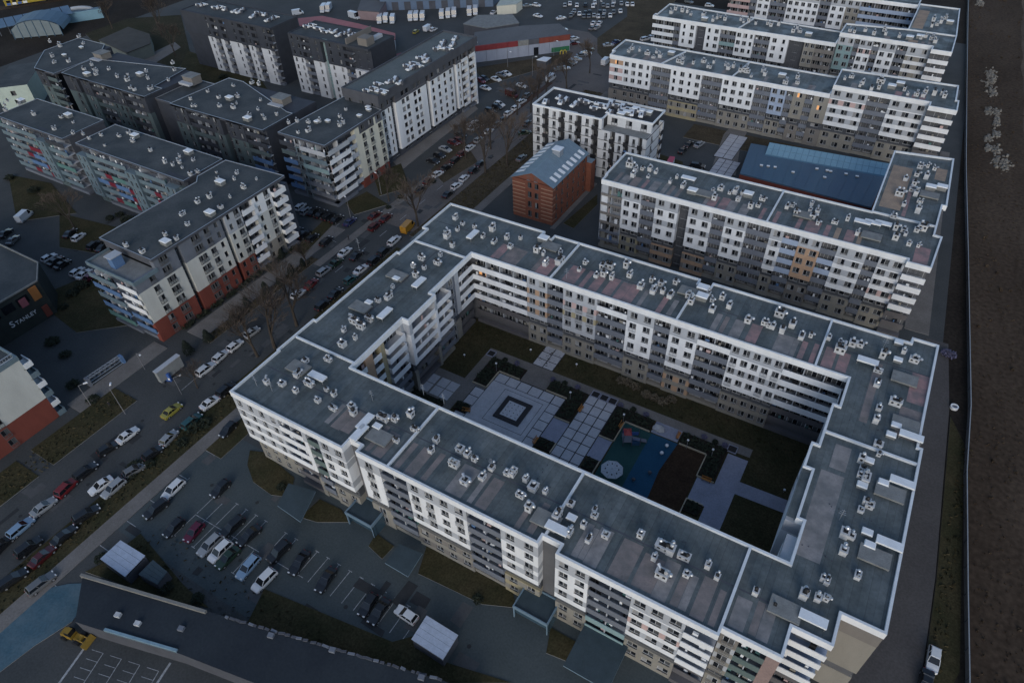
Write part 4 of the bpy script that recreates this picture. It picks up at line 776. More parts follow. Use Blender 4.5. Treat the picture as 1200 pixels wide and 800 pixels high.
facade(HT, (-59.7, 169.9), (-59.7, 183), [('x', 3, 0, {}), ('w', 2, 1, dict(kinds='f', w=.8)), ('x', 5, 0, {}), ('l', 2.4, 1, dict(par=black_r, d=.5, side=whiteF)), ('x', 1, 0, {})], SX5, dep=1.25)
for k in range(1, 6):
    z = .2+2.95*k; b = MB(); b.box(-95.76, 169.72, z-.06, -73.4 if k > 4 else -59.6, 169.82, z+.06); b.box(-59.75, 169.7, z-.06, -59.62, 183.1, z+.06); HT.part('floor_line', b, [black_r])
parapet(HT, [(-95.8, 169.7), (-73.4, 169.7), (-73.4, 173.6), (-59.7, 173.6), (-59.7, 183.1), (-95.8, 183.1)], 18.2, 17.7, 17.6, .35); deck(HT, [(-95.7, 169.8), (-73.5, 169.8), (-73.5, 173.7), (-59.8, 173.7), (-59.8, 183), (-95.7, 183)], 17.65, two_tone('black_felt', (.04, .043, .046), (.06, .062, .066), .15, .4, .65, .85))
deck(HT, rect(-73.3, 169.9, -59.9, 173.6), 15.02, slab_g)
plant(HT, [(-93.06,172.63),(-90.85,177.05),(-88.45,176.25),(-88.76,174.13),(-84.67,174.88),(-83.97,178.49),(-82.56,177.89),(-78.61,175.36),(-78.05,178.2),(-75.57,177.53),(-73.51,174.79),(-73.63,179.78),(-70.95,177.33),(-69.88,179.12),(-67.48,177.21),(-66.42,179.61),(-64.71,177.38),(-75.43,180.17),(-71.42,179.61)], 17.66, 9); hatches(HT, [(-64.7,179.23),(-67.5,179.69),(-68.77,176.56),(-69.83,174.8),(-63.42,179.26)], 17.66, HB); HT.finish()

# ---- red brick house
BH = Building('brick_house', 'red brick house with pale stripes, arched windows and a blue grey gable roof', 'house', (-79.5, 150))
brick_m = two_tone('red_brick', (.235, .09, .058), (.175, .07, .047), 1.2, .35, .65, .9, .16, 7); stone_m = mat('pale_brick_stripe', (.36, .22, .15), .85, .12, .8); roof_bl = mat('blue_grey_standing_seam', (.20, .27, .32), .5, .1, .6, fine=.05, metal=.3)
bx0, bx1, by0, by1, bz, bzr = -85.6, -73.4, 140.4, 161.0, 11.9, 14.6; xm = (bx0+bx1)/2
b = MB(); b.prism(rect(bx0+.6, by0+.6, bx1-.6, by1-.6), -.3, bz-.2); BH.part('inner_wall', b, [brick_m])
SB = gen_style('BBBB', 2.95, .1, {'B': (brick_m, 0, brick_m)}, 'g')
facade(BH, (bx0, by0), (bx1, by0), [('x', 4.2, 0, {}), ('w', 4.2, 2, dict(w=1.15, h=1.75)), ('x', 3.8, 0, {})], SB, dep=.7); facade(BH, (bx1, by0+.7), (bx1, by1), [('w', 20, 6, dict(w=1.15, h=1.75, kinds='c'))], SB, dep=.7)
for i in range(9):
    z = 1.2+1.15*i
    for (x0, y0, x1, y1) in ((bx0-.05, by0-.06, bx0+3.9, by0+.05), (bx1-3.5, by0-.06, bx1+.06, by0+.05)):
        b = MB(); b.box(x0, y0, z, x1, y1, z+.24); BH.part('brick_course', b, [stone_m])
    if i % 2 == 0:
        b = MB(); b.box(bx1-.05, by0+.06, z, bx1+.055, by0+1.6, z+.24); BH.part('brick_course', b, [stone_m])
b = MB(); b.box(bx0-.15, by0-.18, bz-.45, bx1+.15, by0+.0, bz-.1); b.box(bx1, by0, bz-.45, bx1+.18, by1, bz-.1); BH.part('cornice', b, [brick_m])
n = MB(); n.v = [(bx0, by0, bz-.1), (bx1, by0, bz-.1), (xm, by0, bzr-.15), (bx0, by0+.5, bz-.1), (bx1, by0+.5, bz-.1), (xm, by0+.5, bzr-.15)]; n.f = [(0, 1, 2), (5, 4, 3), (0, 2, 5, 3), (2, 1, 4, 5)]; n.m = [0]*4; BH.part('gable', n, [brick_m])
for x in (xm-1.1, xm+1.1): inst('window', window_mesh(.9, 1.3, 'c', 0, 'g'), BH.root, (x, by0-.04, bz+.1), 0)
for sx, xe in ((-1, bx0-.45), (1, bx1+.45)):
    b = MB(); y0, y1 = by0-.4, by1+.4; ze = bz-.15
    p = [(xe, y0, ze), (xm, y0, bzr), (xm, y1, bzr), (xe, y1, ze)]
    if sx > 0: p = [p[1], p[0], p[3], p[2]]
    b.hexa([(x, y, z-.14) for x, y, z in p]+p, 0); rf = BH.part('roof', b, [roof_bl])
    at = lambda t, y, h=0: (xm+(xe-xm)*t, y, bzr+(ze-bzr)*t+h)
    for i in range(24):
        y = y0+.4+i*(y1-y0-.8)/23; b = MB(); b.hexa([at(.02, y-.03, .0), at(.98, y-.03, 0), at(.98, y+.03, 0), at(.02, y+.03, 0), at(.02, y-.03, .07), at(.98, y-.03, .07), at(.98, y+.03, .07), at(.02, y+.03, .07)] if sx < 0 else [at(.98, y-.03, 0), at(.02, y-.03, .0), at(.02, y+.03, 0), at(.98, y+.03, 0), at(.98, y-.03, .07), at(.02, y-.03, .07), at(.02, y+.03, .07), at(.98, y+.03, .07)]); BH.part('roof_seam', b, [roof_bl], parent=rf)
    for i in range(8):
        y = by0+2+i*2.35; t0, t1 = (.62, .9) if sx > 0 else (.55, .95)
        q = [at(t0, y, .05), at(t1, y, .05), at(t1, y+1.1, .05), at(t0, y+1.1, .05)]
        if sx < 0: q = q[::-1]
        b = MB(); b.hexa(q+[(x, yy, z+.12) for x, yy, z in q], 0); BH.part('skylight', b, [hatch_w], parent=rf)
b = MB(); b.box(xm-.2, 152, 13.5, xm+2, 154.2, 15.6, 0); b.box(xm-.4, 151.8, 15.6, xm+2.2, 154.4, 15.8, 1); BH.part('roof_hatch', b, [metal, hatch_w])
b = MB(); b.box(bx0+3, by1-.2, -.3, bx1+1.5, by1+2.5, 9.2, 0, 1); BH.part('annex', b, [brick_m, roof_bl]); BH.finish()

# ---- blue roofed hall
HL_ = Building('hall', 'low hall with a deep blue metal roof and a long glazed rooflight strip', 'hall', (-18, 191))
blue_roof = two_tone('deep_blue_roof_sheet', (.055, .10, .155), (.07, .13, .18), .12, .35, .65, .5, .06, 2, spec=.5, stretch=(1, .2, 1)); pane_b = mat('rooflight_glass', (.2, .34, .42), .15, .08, .3, spec=.6)
hp = [(-35.43,181.97),(-37.79,200.87),(0.57,203.9),(-0.15,180.32)]
b = MB(); b.prism(hp, -.2, 4.6); HL_.part('wall', b, [red_r]); b = MB(); b.prism(hp, 4.6, 5.0); rf = HL_.part('roof', b, [blue_roof])
a0, a1 = Vector(hp[1]), Vector(hp[2]); d_ = (a1-a0).normalized(); n_ = Vector((d_.y, -d_.x)); L_ = (a1-a0).length
a0 = a0+d_*5.2; L_ -= 5.6; k = 20
for i in range(k):
    for j in range(2):
        q = [a0+d_*(L_*i/k+.06)+n_*(2.6*j+.3), a0+d_*(L_*(i+1)/k-.06)+n_*(2.6*j+.3), a0+d_*(L_*(i+1)/k-.06)+n_*(2.6*j+2.75), a0+d_*(L_*i/k+.06)+n_*(2.6*j+2.75)]
        zz = lambda w: 6.5-.24*w
        w0, w1 = 2.6*j+.3, 2.6*j+2.75
        z4 = (zz(w0), zz(w0), zz(w1), zz(w1))
        b = MB(); b.hexa([(q[m].x, q[m].y, z4[m]-.08) for m in (3, 2, 1, 0)]+[(q[m].x, q[m].y, z4[m]) for m in (3, 2, 1, 0)]); HL_.part('pane', b, [pane_b], parent=rf)
b = MB(); q0, q1 = a0+n_*.1, a0+d_*L_+n_*.1; q2, q3 = a0+d_*L_+n_*5.8, a0+n_*5.8
b.hexa([(q3.x, q3.y, 5), (q2.x, q2.y, 5), (q1.x, q1.y, 5), (q0.x, q0.y, 5), (q3.x, q3.y, 5.01), (q2.x, q2.y, 5.01), (q1.x, q1.y, 6.38), (q0.x, q0.y, 6.38)]); HL_.part('rooflight_kerb', b, [mat('blue_frame', (.10, .19, .26), .5, 0)])
for p in [(-31.24,188.52),(-29.4,188.92),(-27.57,189.32),(-17,193.71),(-14.28,194.04),(-13.34,193.98),(-9.31,194.47),(-6.36,194.42),(-14.07,189.88),(-22.41,188.73)]: inst('roof_vent', HS, HL_.root, (*p, 5.0), .2, (.6, .6, .7))
for i in range(1, 12):
    t = i/12; p, q = Vector(hp[1]).lerp(Vector(hp[2]), t)+n_*6, Vector(hp[0]).lerp(Vector(hp[3]), t); P, L, th = frame_of(q, p); b = MB(); pbox(b, P, 0, L-.3, -.05, .05, 4.98, 5.07); HL_.part('roof_seam', b, [blue_roof], parent=rf)
HL_.finish()

# ---- white gable block at the left edge, and the block with the sign above it
SI = gen_style('RRWWWG', 2.72, .2, {'R': (red_r, 0, red_r), 'W': (whiteL, 0, whiteL), 'G': (whiteL, 0, whiteL)}, 'g')
I_ = Building('apartment_building', 'white and brick red gable block with stacked balconies at the left edge, above the avenue', 'apartment building', (-142, 24))
b = MB(); b.prism(rect(-168, 8, -131.4, 31), -.3, 16.3); I_.part('wall', b, [grey_d])
facade(I_, (-130, 12), (-130, 31.3), [('l', 3, 1, dict(par=white, d=.5)), ('w', 5, 1, dict(kinds='f')), ('w', 4.3, 1, dict(kinds='f')), ('x', 7, 0, {})], SI, dep=1.5)
for k in range(6):
    b = MB(); z = .2+2.72*k; b.box(-133.2, 31.0, z-.2, -130, 32.9, z, 0); b.box(-133.2, 32.8, z-.2, -130, 32.95, z+1., 0); b.box(-130.1, 31.3, z-.2, -129.95, 32.9, z+1., 0); I_.part('balcony', b, [white if k % 2 else bluegrey])
b = MB(); b.ring(rect(-168, 8, -129.9, 31.4), .3, 16.2, 17.2, 16.4, 0); I_.part('parapet', b, [bluegrey]); deck(I_, rect(-167.8, 8.2, -130.1, 31.2), 16.5, roof_m2)
b = MB(); [b.box(-130.05, 14+i*.5, 17.2, -129.95, 14.06+i*.5, 18.2) for i in range(34)]; b.box(-130.08, 14, 18.2, -129.92, 31, 18.3); I_.part('railing', b, [metal]); I_.finish()

J_ = Building('shop_building', 'dark building with a lettered sign and orange and pink panels', 'shop', (-175, 45))
dkg = mat('dark_green_cladding', (.035, .042, .04), .8, .2, .5)
b = MB(); b.prism([(-210, 34), (-161.3, 34), (-161.3, 51.5), (-168, 56), (-210, 56)], -.3, 9.5, 0, 1); J_.part('wall', b, [dkg, roof_m2])
b = MB(); b.ring([(-210, 34), (-161.3, 34), (-161.3, 51.5), (-168, 56), (-210, 56)], .25, 9.3, 9.9, 9.4, 0); J_.part('parapet', b, [slab_g])
for (y0, y1, z0, z1, m) in ((48.6, 50.4, 5.8, 9.2, mat('orange_panel', (.36, .15, .05), .6, .1, .5)), (45.6, 47.2, 5.9, 8.0, mat('dusty_rose_panel', (.3, .1, .12), .6, .1, .5)), (49.0, 50.4, .6, 3.6, red_r)):
    b = MB(); b.box(-161.2, y0, z0, -160.9, y1, z1); J_.part('coloured_panel', b, [m])
for i in range(4):
    b = MB(); b.box(-161.2, 35+i*3.4, 6.4, -161.1, 37.6+i*3.4, 8.4); J_.part('window', b, [glass])
tc = bpy.data.curves.new('lettering', 'FONT'); tc.body = 'S'; tc.size = 2.2; tc.extrude = .06
tc2 = bpy.data.curves.new('lettering', 'FONT'); tc2.body = 'TANLEY'; tc2.size = 1.35; tc2.extrude = .06; tc2.space_character = 1.05
lm = mat('pale_sign_letters', (.7, .72, .74), .5, 0); q = J_.root['base']
for c_, y in ((tc, 39.2), (tc2, 40.4)):
    c_.materials.append(lm); o = bpy.data.objects.new('letter_source', c_); COL.objects.link(o); me = bpy.data.meshes.new_from_object(o.evaluated_get(bpy.context.evaluated_depsgraph_get()))
    bpy.data.objects.remove(o); o = bpy.data.objects.new('lettering', me); COL.objects.link(o); o.parent = J_.root; o.rotation_euler = (pi/2, 0, pi/2); o.location = (-161.0-q[0], y-q[1]+2.2, 3.0); o['kind'] = 'stuff'
J_.finish()
PG = Building('gable_house', 'pale green gable house with two windows below the station, far left', 'house', (-278, 118))
pale = mat('pale_green_render', (.42, .5, .45), .8, .1, .5)
gp = [(-290.32,119.09),(-290.12,131.64),(-269.6,122.59),(-272.92,111.23)]
b = MB(); b.prism([(-300, 128), (-284, 112), (-276, 120), (-292, 136)], -.3, 9, 0, 1); PG.part('wall', b, [pale, roof_m2])
b = MB(); b.box(-299, 138, 0, -270, 142, 2); PG.part('yard_wall', b, [grey_d])
for z in (2.6, 5.8): inst('window', window_mesh(1.6, 1.6, 'c', 0, 'g'), PG.root, (-279.96, 115.96, z), radians(45))
PG.finish()

# ================================================================ ground
asph = two_tone('asphalt', (.05, .054, .055), (.07, .073, .073), .09, .35, .68, .85, .16, 3.0, spec=.3)
asph_w = two_tone('worn_brown_asphalt', (.115, .103, .097), (.15, .135, .128), .08, .35, .68, .85, .16, 2.5)
pave = two_tone('concrete_paving', (.14, .13, .12), (.19, .178, .168), .15, .35, .68, .9, .15, 4)
pave_b = two_tone('bluish_paving', (.30, .31, .38), (.23, .24, .29), .2, .35, .66, .85, .12, 4)
soil = two_tone('dark_soil', (.022, .018, .015), (.04, .033, .027), .05, .35, .66, .95, .3, 1.5, spec=.1)
lawn_m = two_tone('winter_lawn', (.036, .036, .018), (.06, .05, .027), .18, .35, .65, .95, .35, 3.5, spec=.1)
verge_m = two_tone('brown_verge', (.055, .045, .03), (.085, .068, .046), .15, .35, .65, .95, .3, 2.5, spec=.1)
rail_m = two_tone('railway_soil', (.042, .029, .02), (.075, .054, .039), .045, .36, .64, .95, .32, 1.1, spec=.1, stretch=(1, .35, 1))
plaza_m = two_tone('light_paving_slab', (.40, .40, .42), (.47, .47, .49), .3, .35, .65, .85, .1, 3)
joint_m = mat('dark_paving_joint', (.035, .035, .037), .9, .15, .5)
mark_m = mat('road_paint', (.33, .34, .35), .8, .3, 1.5, fine=.25)
blue_c = two_tone('blue_grey_concrete', (.05, .105, .14), (.09, .14, .17), .25, .35, .65, .8, .12, 3)
kerb_m = mat('kerb_stone', (.2, .2, .2), .9, .15, 1)
structure('ground', MB().sheet(rect(-2500, -1500, 2500, 3000), -.06), soil)
structure('yard_asphalt', MB().sheet([(-330, -60), (24, -60), (24, 120), (13, 330), (-330, 330)], 0), asph)
structure('railway_land', MB().sheet([(27, -60), (400, -60), (400, 900), (-26, 900), (8.4, 364), (19.9, 222), (27.5, 143), (30.2, 110), (33.9, 65)], .03), rail_m)
dt = two_tone('worn_dirt_track', (.12, .092, .07), (.075, .057, .044), .12, .35, .65, .95, .3, 1.5, spec=.1, stretch=(1, .3, 1))
for off, wd, jt in ((9, 1.6, 1), (13.5, 1.2, 2), (30, 2.2, 3)):
    r_ = random.Random(jt); L_, R_ = [], []
    for i in range(34):
        y = 50+i*11; x = 36-(y-57)*.0855+off+(y-57)*off*.004+r_.uniform(-.7, .7); L_.append((x-wd/2-r_.uniform(0, .6), y)); R_.append((x+wd/2+r_.uniform(0, .6), y))
    m_ = MB()
    for i in range(33): m_.quad((*L_[i], .045), (*R_[i], .045), (*R_[i+1], .045), (*L_[i+1], .045))
    structure('dirt_track', m_, dt)
structure('road', MB().sheet(rect(-119.2, -60, -105, 232), .02), asph)
structure('road', MB().sheet([(-118.02,172.68),(-120.79,210.39),(-124.25,254.26),(-117.19,261.77),(-86.28,244.51),(-92.11,219.92),(-97.89,213.88),(-98.57,166.83)], .03), asph_w)
structure('road', MB().sheet([(-139.54,259.4),(-143.2,277.91),(-128.79,277.84),(-88.29,245.27),(-96.41,217.75),(-124.24,254.24)], .035), asph_w)
structure('road', MB().sheet(rect(-119, 120, -105.1, 190), .036), asph_w)
structure('front_lane', MB().sheet([(-96.2, 20), (-60, 20), (-20, 24), (20, 40), (19.3, 45.5), (-92, 45.5), (-96.2, 40)], .012), two_tone('blue_grey_asphalt', (.052, .066, .07), (.07, .085, .089), .09, .35, .68, .85, .14, 3.0, spec=.3))
structure('road', MB().sheet(rect(-72, 114, -65.5, 168), .02), asph)
def slab_poly(name, poly, m, z1=.12): structure(name, MB().prism(poly, -.05, z1, 1, 0), [m, kerb_m])
for p in (rect(-131.5, 34, -127, 56), rect(-127.5, 62, -122.5, 112), rect(-99.3, -10, -96.3, 112), rect(-119.5, 96, -117.2, 146)): slab_poly('pavement', p, pave)
slab_poly('verge', rect(-119.4, 146.5, -117.4, 224), two_tone('reddish_verge', (.085, .05, .04), (.11, .07, .055), .3, .35, .65, .95, .25, 3, spec=.1), .14)
for p in (rect(-105, -20, -99.3, 56), rect(-126.8, 2, -119.4, 20), rect(-126.8, 23, -119.4, 42), rect(-104.8, 56, -99.4, 112), rect(-96.3, 40, -92, 58)): slab_poly('lawn', p, lawn_m, .15)
for p in (rect(-122.2, 62, -119.6, 98), [(-120.41,149.61),(-124.71,172.69),(-110.42,160.76),(-112.54,145.11)], rect(-105.2, 118, -97, 190), rect(-104, 192, -97, 224)): slab_poly('verge', p, verge_m, .13)
for p in (rect(-97, 116, -94.4, 226), [(-154.76,160.8),(-151.71,180.68),(-142.81,202.79),(-130.81,192.74),(-128.65,145.33)]): slab_poly('pavement', p, pave, .1)
for p in ([(-131.59,122.76),(-130,130.49),(-119.97,127.83),(-125.23,118.99)], [(-134.79,139.22),(-131.26,148.77),(-120.18,138.36),(-125.1,130.37)], [(-131.02,112.99),(-127.28,113.03),(-124.4,97.31),(-128.6,98.54)]): slab_poly('lawn', p, lawn_m, .16)
for p in ([(-88.56,44.19),(-85.76,45.28),(-76.41,43.66),(-73.88,40.12),(-77.45,38.76),(-82.46,39.18),(-86.39,41.45)], [(-68.98,42.46),(-64.13,42.71),(-61.07,41.43),(-66.1,38.6),(-69.48,37.89)], [(-55.59,41.99),(-51.34,41.56),(-51.63,38.65),(-55.18,39.39)], [(-46.5,44.3),(-29.95,44.85),(-27.77,42.48),(-32.77,40.28),(-44.8,39.5)], [(-21.6,42.37),(-15.03,42.36),(-13.67,39.54),(-20.31,38.61)],
          [(-65.14,24.87),(-41.54,28.41),(-39.23,30.78),(-33.02,29.89),(-22.59,32.34),(-36.74,24.24),(-63.31,19.38)]): slab_poly('lawn', p, lawn_m, .14)
for p in ([(-92.74,14.48),(-91.85,21.54),(-77.45,18.74),(-70.62,18.1),(-76.28,16.03),(-93.89,12.04)], [(-171.52,51.89),(-167.53,65.82),(-140.38,57.97),(-150.34,49.14)], [(-202.39,79.31),(-176.65,83.05),(-170.19,72.84),(-186.32,68.65)], [(-245.46,154.2),(-193.06,159.82),(-227.76,181.17),(-271.88,184.81)], [(-238.27,85.43),(-220.81,88.65),(-197.85,81.7),(-209.36,70.59)]): slab_poly('lawn', p, lawn_m, .14)
slab_poly('lawn', rect(-50, 113, 18, 118), lawn_m, .13); slab_poly('lawn', rect(-58, 133, 10, 135.8), lawn_m, .13)
slab_poly('pavement', rect(-73.3, 139, -72, 166), pave); slab_poly('lawn', [(-71.22,142.69),(-69.43,160.6),(-67.08,155.63),(-67.64,141.78)], lawn_m)
slab_poly('lawn', [(-82.76,188.84),(-52.64,184.77),(-54.46,189.69),(-81.82,194.61)], lawn_m, .1); slab_poly('lawn', rect(-60, 205, 5, 215.5), verge_m, .12)
slab_poly('pavement', [(-45.51,190.2),(-49.07,212.67),(-48.67,220.38),(-43.04,220.48),(-42.52,209.46),(-37.86,189.04)], pave, .14)
slab_poly('path', [(19.4, 40), (28.6, 40), (28.2, 80), (26.2, 120), (24, 140), (19.6, 140)], two_tone('brown_lane', (.075, .069, .067), (.095, .088, .085), .1, .35, .66, .9, .15, 3), .08); slab_poly('path', [(15, 141), (20, 141), (15, 232), (12.5, 232)], pave, .08)
slab_poly('lawn', [(28.8, 50), (33, 66), (29.5, 112), (26.6, 118), (28.4, 80)], lawn_m, .1)
slab_poly('concrete_apron', [(-105.93,0.01),(-98.21,5.59),(-94.46,9.26),(-91.46,11.14),(-89.51,11.04),(-88.87,8.54),(-87.98,5.64),(-89.65,0.18),(-90.71,-5.98)], blue_c, .1)
slab_poly('wasteland', [(-115.66,258.52),(-104.25,246.6),(-103.69,287.69),(-110.83,333.82),(-134.32,331.36),(-121.84,302.62),(-122.55,273.12)], verge_m, .1); slab_poly('wasteland', [(-179.97,204.71),(-161.85,238.15),(-157.55,225.22),(-163.25,190.92),(-167.13,180.78),(-170.88,195.66)], verge_m, .1)
slab_poly('wasteland', [(-152.15,223.09),(-124.28,254.33),(-122.38,245.33),(-138.99,211.5)], verge_m, .1)

# asphalt repairs and iron covers, irregular, on the roads and yards
pt = MB(); pt2 = MB(); r_ = random.Random(31)
for (x0, y0, x1, y1, n) in ((-118, -10, -106, 230, 60), (-95, 20, -30, 43, 30), (-96, 44, -86, 112, 14), (-215, 20, -150, 88, 24), (-70, 114, 10, 134, 22), (-125, 60, -105, 130, 20), (-160, 205, -90, 300, 26)):
    for i in range(n):
        x, y, w, h, a_ = r_.uniform(x0, x1), r_.uniform(y0, y1), r_.uniform(.8, 5), r_.uniform(.8, 2.2), r_.choice((0, pi/2)); P = [(x-w/2, y-h/2), (x+w/2, y-h/2+r_.uniform(-.2, .2)), (x+w/2+r_.uniform(-.3, .3), y+h/2), (x-w/2, y+h/2)]
        if a_: P = [(x+(q-y), y-(p-x)) for p, q in P]
        (pt if i % 2 else pt2).sheet(P, .047+i*.0002)
        if i % 3 == 0:
            x, y = r_.uniform(x0, x1), r_.uniform(y0, y1); pt.sheet([(x+.35*cos(k*pi/5), y+.35*sin(k*pi/5)) for k in range(10)], .06)
structure('asphalt_repair', pt, mat('fresh_asphalt', (.034, .036, .038), .85, .15, 1)); structure('asphalt_repair', pt2, mat('old_asphalt', (.085, .086, .087), .9, .15, 1))
# parking paint, one drawn set
mk = MB()
def line(x0, y0, x1, y1, w=.12, z=.045):
    P, L, th = frame_of((x0, y0), (x1, y1)); p = [P(0, w/2, z), P(L, w/2, z), P(L, -w/2, z), P(0, -w/2, z)]; mk.quad(*p)
cy = 29.3
line(-86.2, 29.0, -61, cy+.2)
for i in range(20):
    x = -86.4+2.42*i
    if i not in (6, 9): line(x, cy, x, cy+5.0); line(x-.4, cy+5, x+.4, cy+5)
    if i < 9: line(x, cy-.2, x, cy-5.0); line(x-.4, cy-5, x+.4, cy-5)
for y in (27, 33.5, 40, 46.5): line(-96.2, y, -93.8, y); line(-93.8, y-.5, -93.8, y+.5)
for y in (8, 16.5, 22): line(-96.2, y, -93.8, y)
g = [(-81.36,5.99),(-71.88,4.1),(-79.01,7.63),(-74.24,8.98)]
for i in range(4):
    p0 = Vector((-79.25,4.92)); e1 = (Vector((-69.52,7.43))-p0)/3; e2 = (Vector((-77.61,-0.3))-p0)
    a = p0+e1*i; c_ = a+e2; line(a.x, a.y, c_.x, c_.y)
    for j in range(5):
        q = a.lerp(c_, j/4); w = q-e1*.62; line(q.x, q.y, w.x, w.y, .08)
for a, c_ in (((-82.76,4.88), (-81.07,-1.45)), ((-68.98,9.18), (-68.22,5.92))): line(*a, *c_, .35)
line(*(-126.12,107.51), *(-126.01,113.7)); line(*(-125.84,107.2), *(-120.76,106.27)); line(*(-113.54,48.69), *(-113.71,53.19))
for i in range(12): line(*(-122.42,153.34), *(-118.37,151.26)) if i == 0 else None
for i in range(14): line(-112.1, 96+9*i, -112.1, 99+9*i, .14)
structure('parking_markings', mk, mark_m)

# ================================================================ the courtyard
structure('courtyard_lawn', MB().prism(rect(-71, 58.0, 6.2, 98), -.1, .14), lawn_m)
def slabs(root, x0, y0, x1, y1, px_, py_, z=.2):
    """square paving slabs with open joints, each a piece of its own"""
    nx = max(1, round((x1-x0)/px_)); ny = max(1, round((y1-y0)/py_)); key = (round((x1-x0)/nx, 3), round((y1-y0)/ny, 3), z)
    if key not in _pm:
        b = MB(); b.box(-key[0]/2+.1, -key[1]/2+.1, -.06, key[0]/2-.1, key[1]/2-.1, 0); _pm[key] = b.mesh('paving_slab', [plaza_m])
    for i in range(nx):
        for j in range(ny):
            o = bpy.data.objects.new('paving_slab', _pm[key]); COL.objects.link(o); o.parent = root; o.location = (x0+(i+.5)*(x1-x0)/nx, y0+(j+.5)*(y1-y0)/ny, z+random.uniform(-.012, .012))
pz = structure('plaza', MB().prism([(-59.4, 64), (-41, 64), (-41, 85.6), (-57, 85.6), (-57, 79.8), (-59.4, 79.8)], 0, .17), joint_m)
mid = MB(); mid.box(-56.9, 64.2, .1, -43.5, 83.0, .195); pz2 = structure('plaza', mid, plaza_m)
slabs(pz, -59.3, 65, -56.95, 79.7, 2.4, 2.45); slabs(pz, -56.9, 83.05, -43.5, 85.5, 2.5, 2.45); slabs(pz, -43.45, 66, -41.1, 85.5, 2.4, 2.45)
cs = Vector((-48.94,77.5)); mm = MB(); mm.ring([(cs.x-4.5, cs.y-4.6), (cs.x+4.5, cs.y-4.6), (cs.x+4.5, cs.y+4.6), (cs.x-4.5, cs.y+4.6)], .09, .1, .203, .1); structure('plaza', mm, joint_m)
PV2 = structure('paving', MB().prism(rect(-45.6, 182, -38.6, 197), 0, .165), joint_m); slabs(PV2, -45.5, 182.1, -38.7, 196.9, 2.3, 2.5)
PV3 = structure('paving', MB().prism(rect(-47.5, 197.3, -41.5, 214), 0, .165), joint_m); slabs(PV3, -47.4, 197.4, -41.6, 213.9, 2.9, 2.8)
fb = thing('fountain_basin', 'square black kerbed basin round a pale slab in the middle of the plaza', 'fountain', (cs.x, cs.y, .2))
b = MB(); b.ring([(cs.x-2.9, cs.y-3.05), (cs.x+2.9, cs.y-3.05), (cs.x+2.9, cs.y+3.05), (cs.x-2.9, cs.y+3.05)], .95, .15, .5, .2, 0); b.build('kerb', [mat('black_granite', (.02, .02, .023), .4, .1, 1)], fb)
b = MB(); b.box(cs.x-1.93, cs.y-2.08, .2, cs.x+1.93, cs.y+2.08, .4); b.build('slab', [mat('pale_granite', (.5, .5, .52), .7, .18, 2.5)], fb)
b = MB(); r_ = random.Random(3)
for i in range(4):
    for j in range(4): x, y = cs.x-1.4+i*.93, cs.y-1.5+j*1.0; b.tube((x, y, .39), (x, y, .46), .1, n=7)
b.build('nozzle', [dark_pl], fb, kind='stuff')
st = structure('paving', MB().prism(rect(-37.5, 60, -31.2, 89.2), 0, .17), joint_m); slabs(st, -37.4, 62, -31.3, 89.1, 2.05, 2.45)
st = structure('paving', MB().prism(rect(-52.2, 91.2, -47.2, 98), 0, .17), joint_m); slabs(st, -52.1, 91.3, -47.3, 98, 2.4, 2.3)
st = structure('paving', MB().prism(rect(-70.5, 71, -60.4, 80.6), 0, .165), pave)
slabs(st, -69.5, 73.4, -67.2, 78.6, 2.3, 2.5, .19); slabs(st, -66.9, 73.4, -62.2, 78.6, 2.35, 2.5, .19)
for p in (rect(-62.6, 79.5, -60.6, 91.2), rect(-60.6, 89.1, -4.4, 91.2), rect(-60.4, 74.6, -57.1, 80.3), rect(-52, 85.7, -46, 89.1), rect(-41, 74.6, -37.5, 80.1), rect(-31.2, 74.8, -28.3, 80.1), [(-6.38,79.91),(-6.22,82.86),(4.41,83.17),(4.56,80.26)], rect(-8.2, 60, -4.4, 88.2), rect(-11.4, 74.8, -8.2, 80.2), rect(-22.8, 86, -17.4, 89.1), rect(-31.2, 60, -28.3, 71.6)): structure('path', MB().prism(p, 0, .155+random.random()*.008), pave_b if p[0][0] > -42 else pave)
structure('playground_surface', MB().prism(rect(-28, 62, -22.5, 85.7), 0, .18), two_tone('green_rubber', (.018, .06, .06), (.026, .075, .07), .2, .3, .7, .9, .1, 4))
structure('playground_surface', MB().prism([(-22.5, 64), (-18.6, 64), (-17.6, 72), (-18.0, 78), (-17.2, 85.7), (-22.5, 85.7)], 0, .185), two_tone('blue_rubber', (.016, .065, .12), (.02, .08, .14), .2, .3, .7, .9, .1, 4))
structure('play_mulch', MB().prism([(-18.6, 62), (-11.6, 62), (-11.6, 85.7), (-17.2, 85.7), (-18.0, 78), (-17.6, 72)], 0, .16), two_tone('bark_mulch', (.035, .02, .012), (.05, .03, .018), .4, .35, .65, .95, .35, 3))
edge_m = mat('pale_edging_board', (.42, .36, .26), .8, .15, 1); hedge_m = two_tone('dark_hedge_leaves', (.02, .026, .018), (.035, .04, .026), 1.2, .35, .65, .9, .3, 5, spec=.15)
def leaf_mass(b, poly_box, n, size, rng, z0=.1, zh=.6, m=0):
    x0, y0, x1, y1 = poly_box
    for i in range(n):
        x, y, z = rng.uniform(x0, x1), rng.uniform(y0, y1), z0+zh*rng.random()**.7
        a, t = rng.uniform(0, 6.3), rng.uniform(-.7, .7); s = size*rng.uniform(.6, 1.3)
        u = Vector((cos(a), sin(a), t))*s; v = Vector((-sin(a), cos(a), rng.uniform(-.6, .6)))*s*.7; p = Vector((x, y, z))
        b.quad(tuple(p-u), tuple(p-v), tuple(p+u), tuple(p+v), m)
rb = random.Random(4)
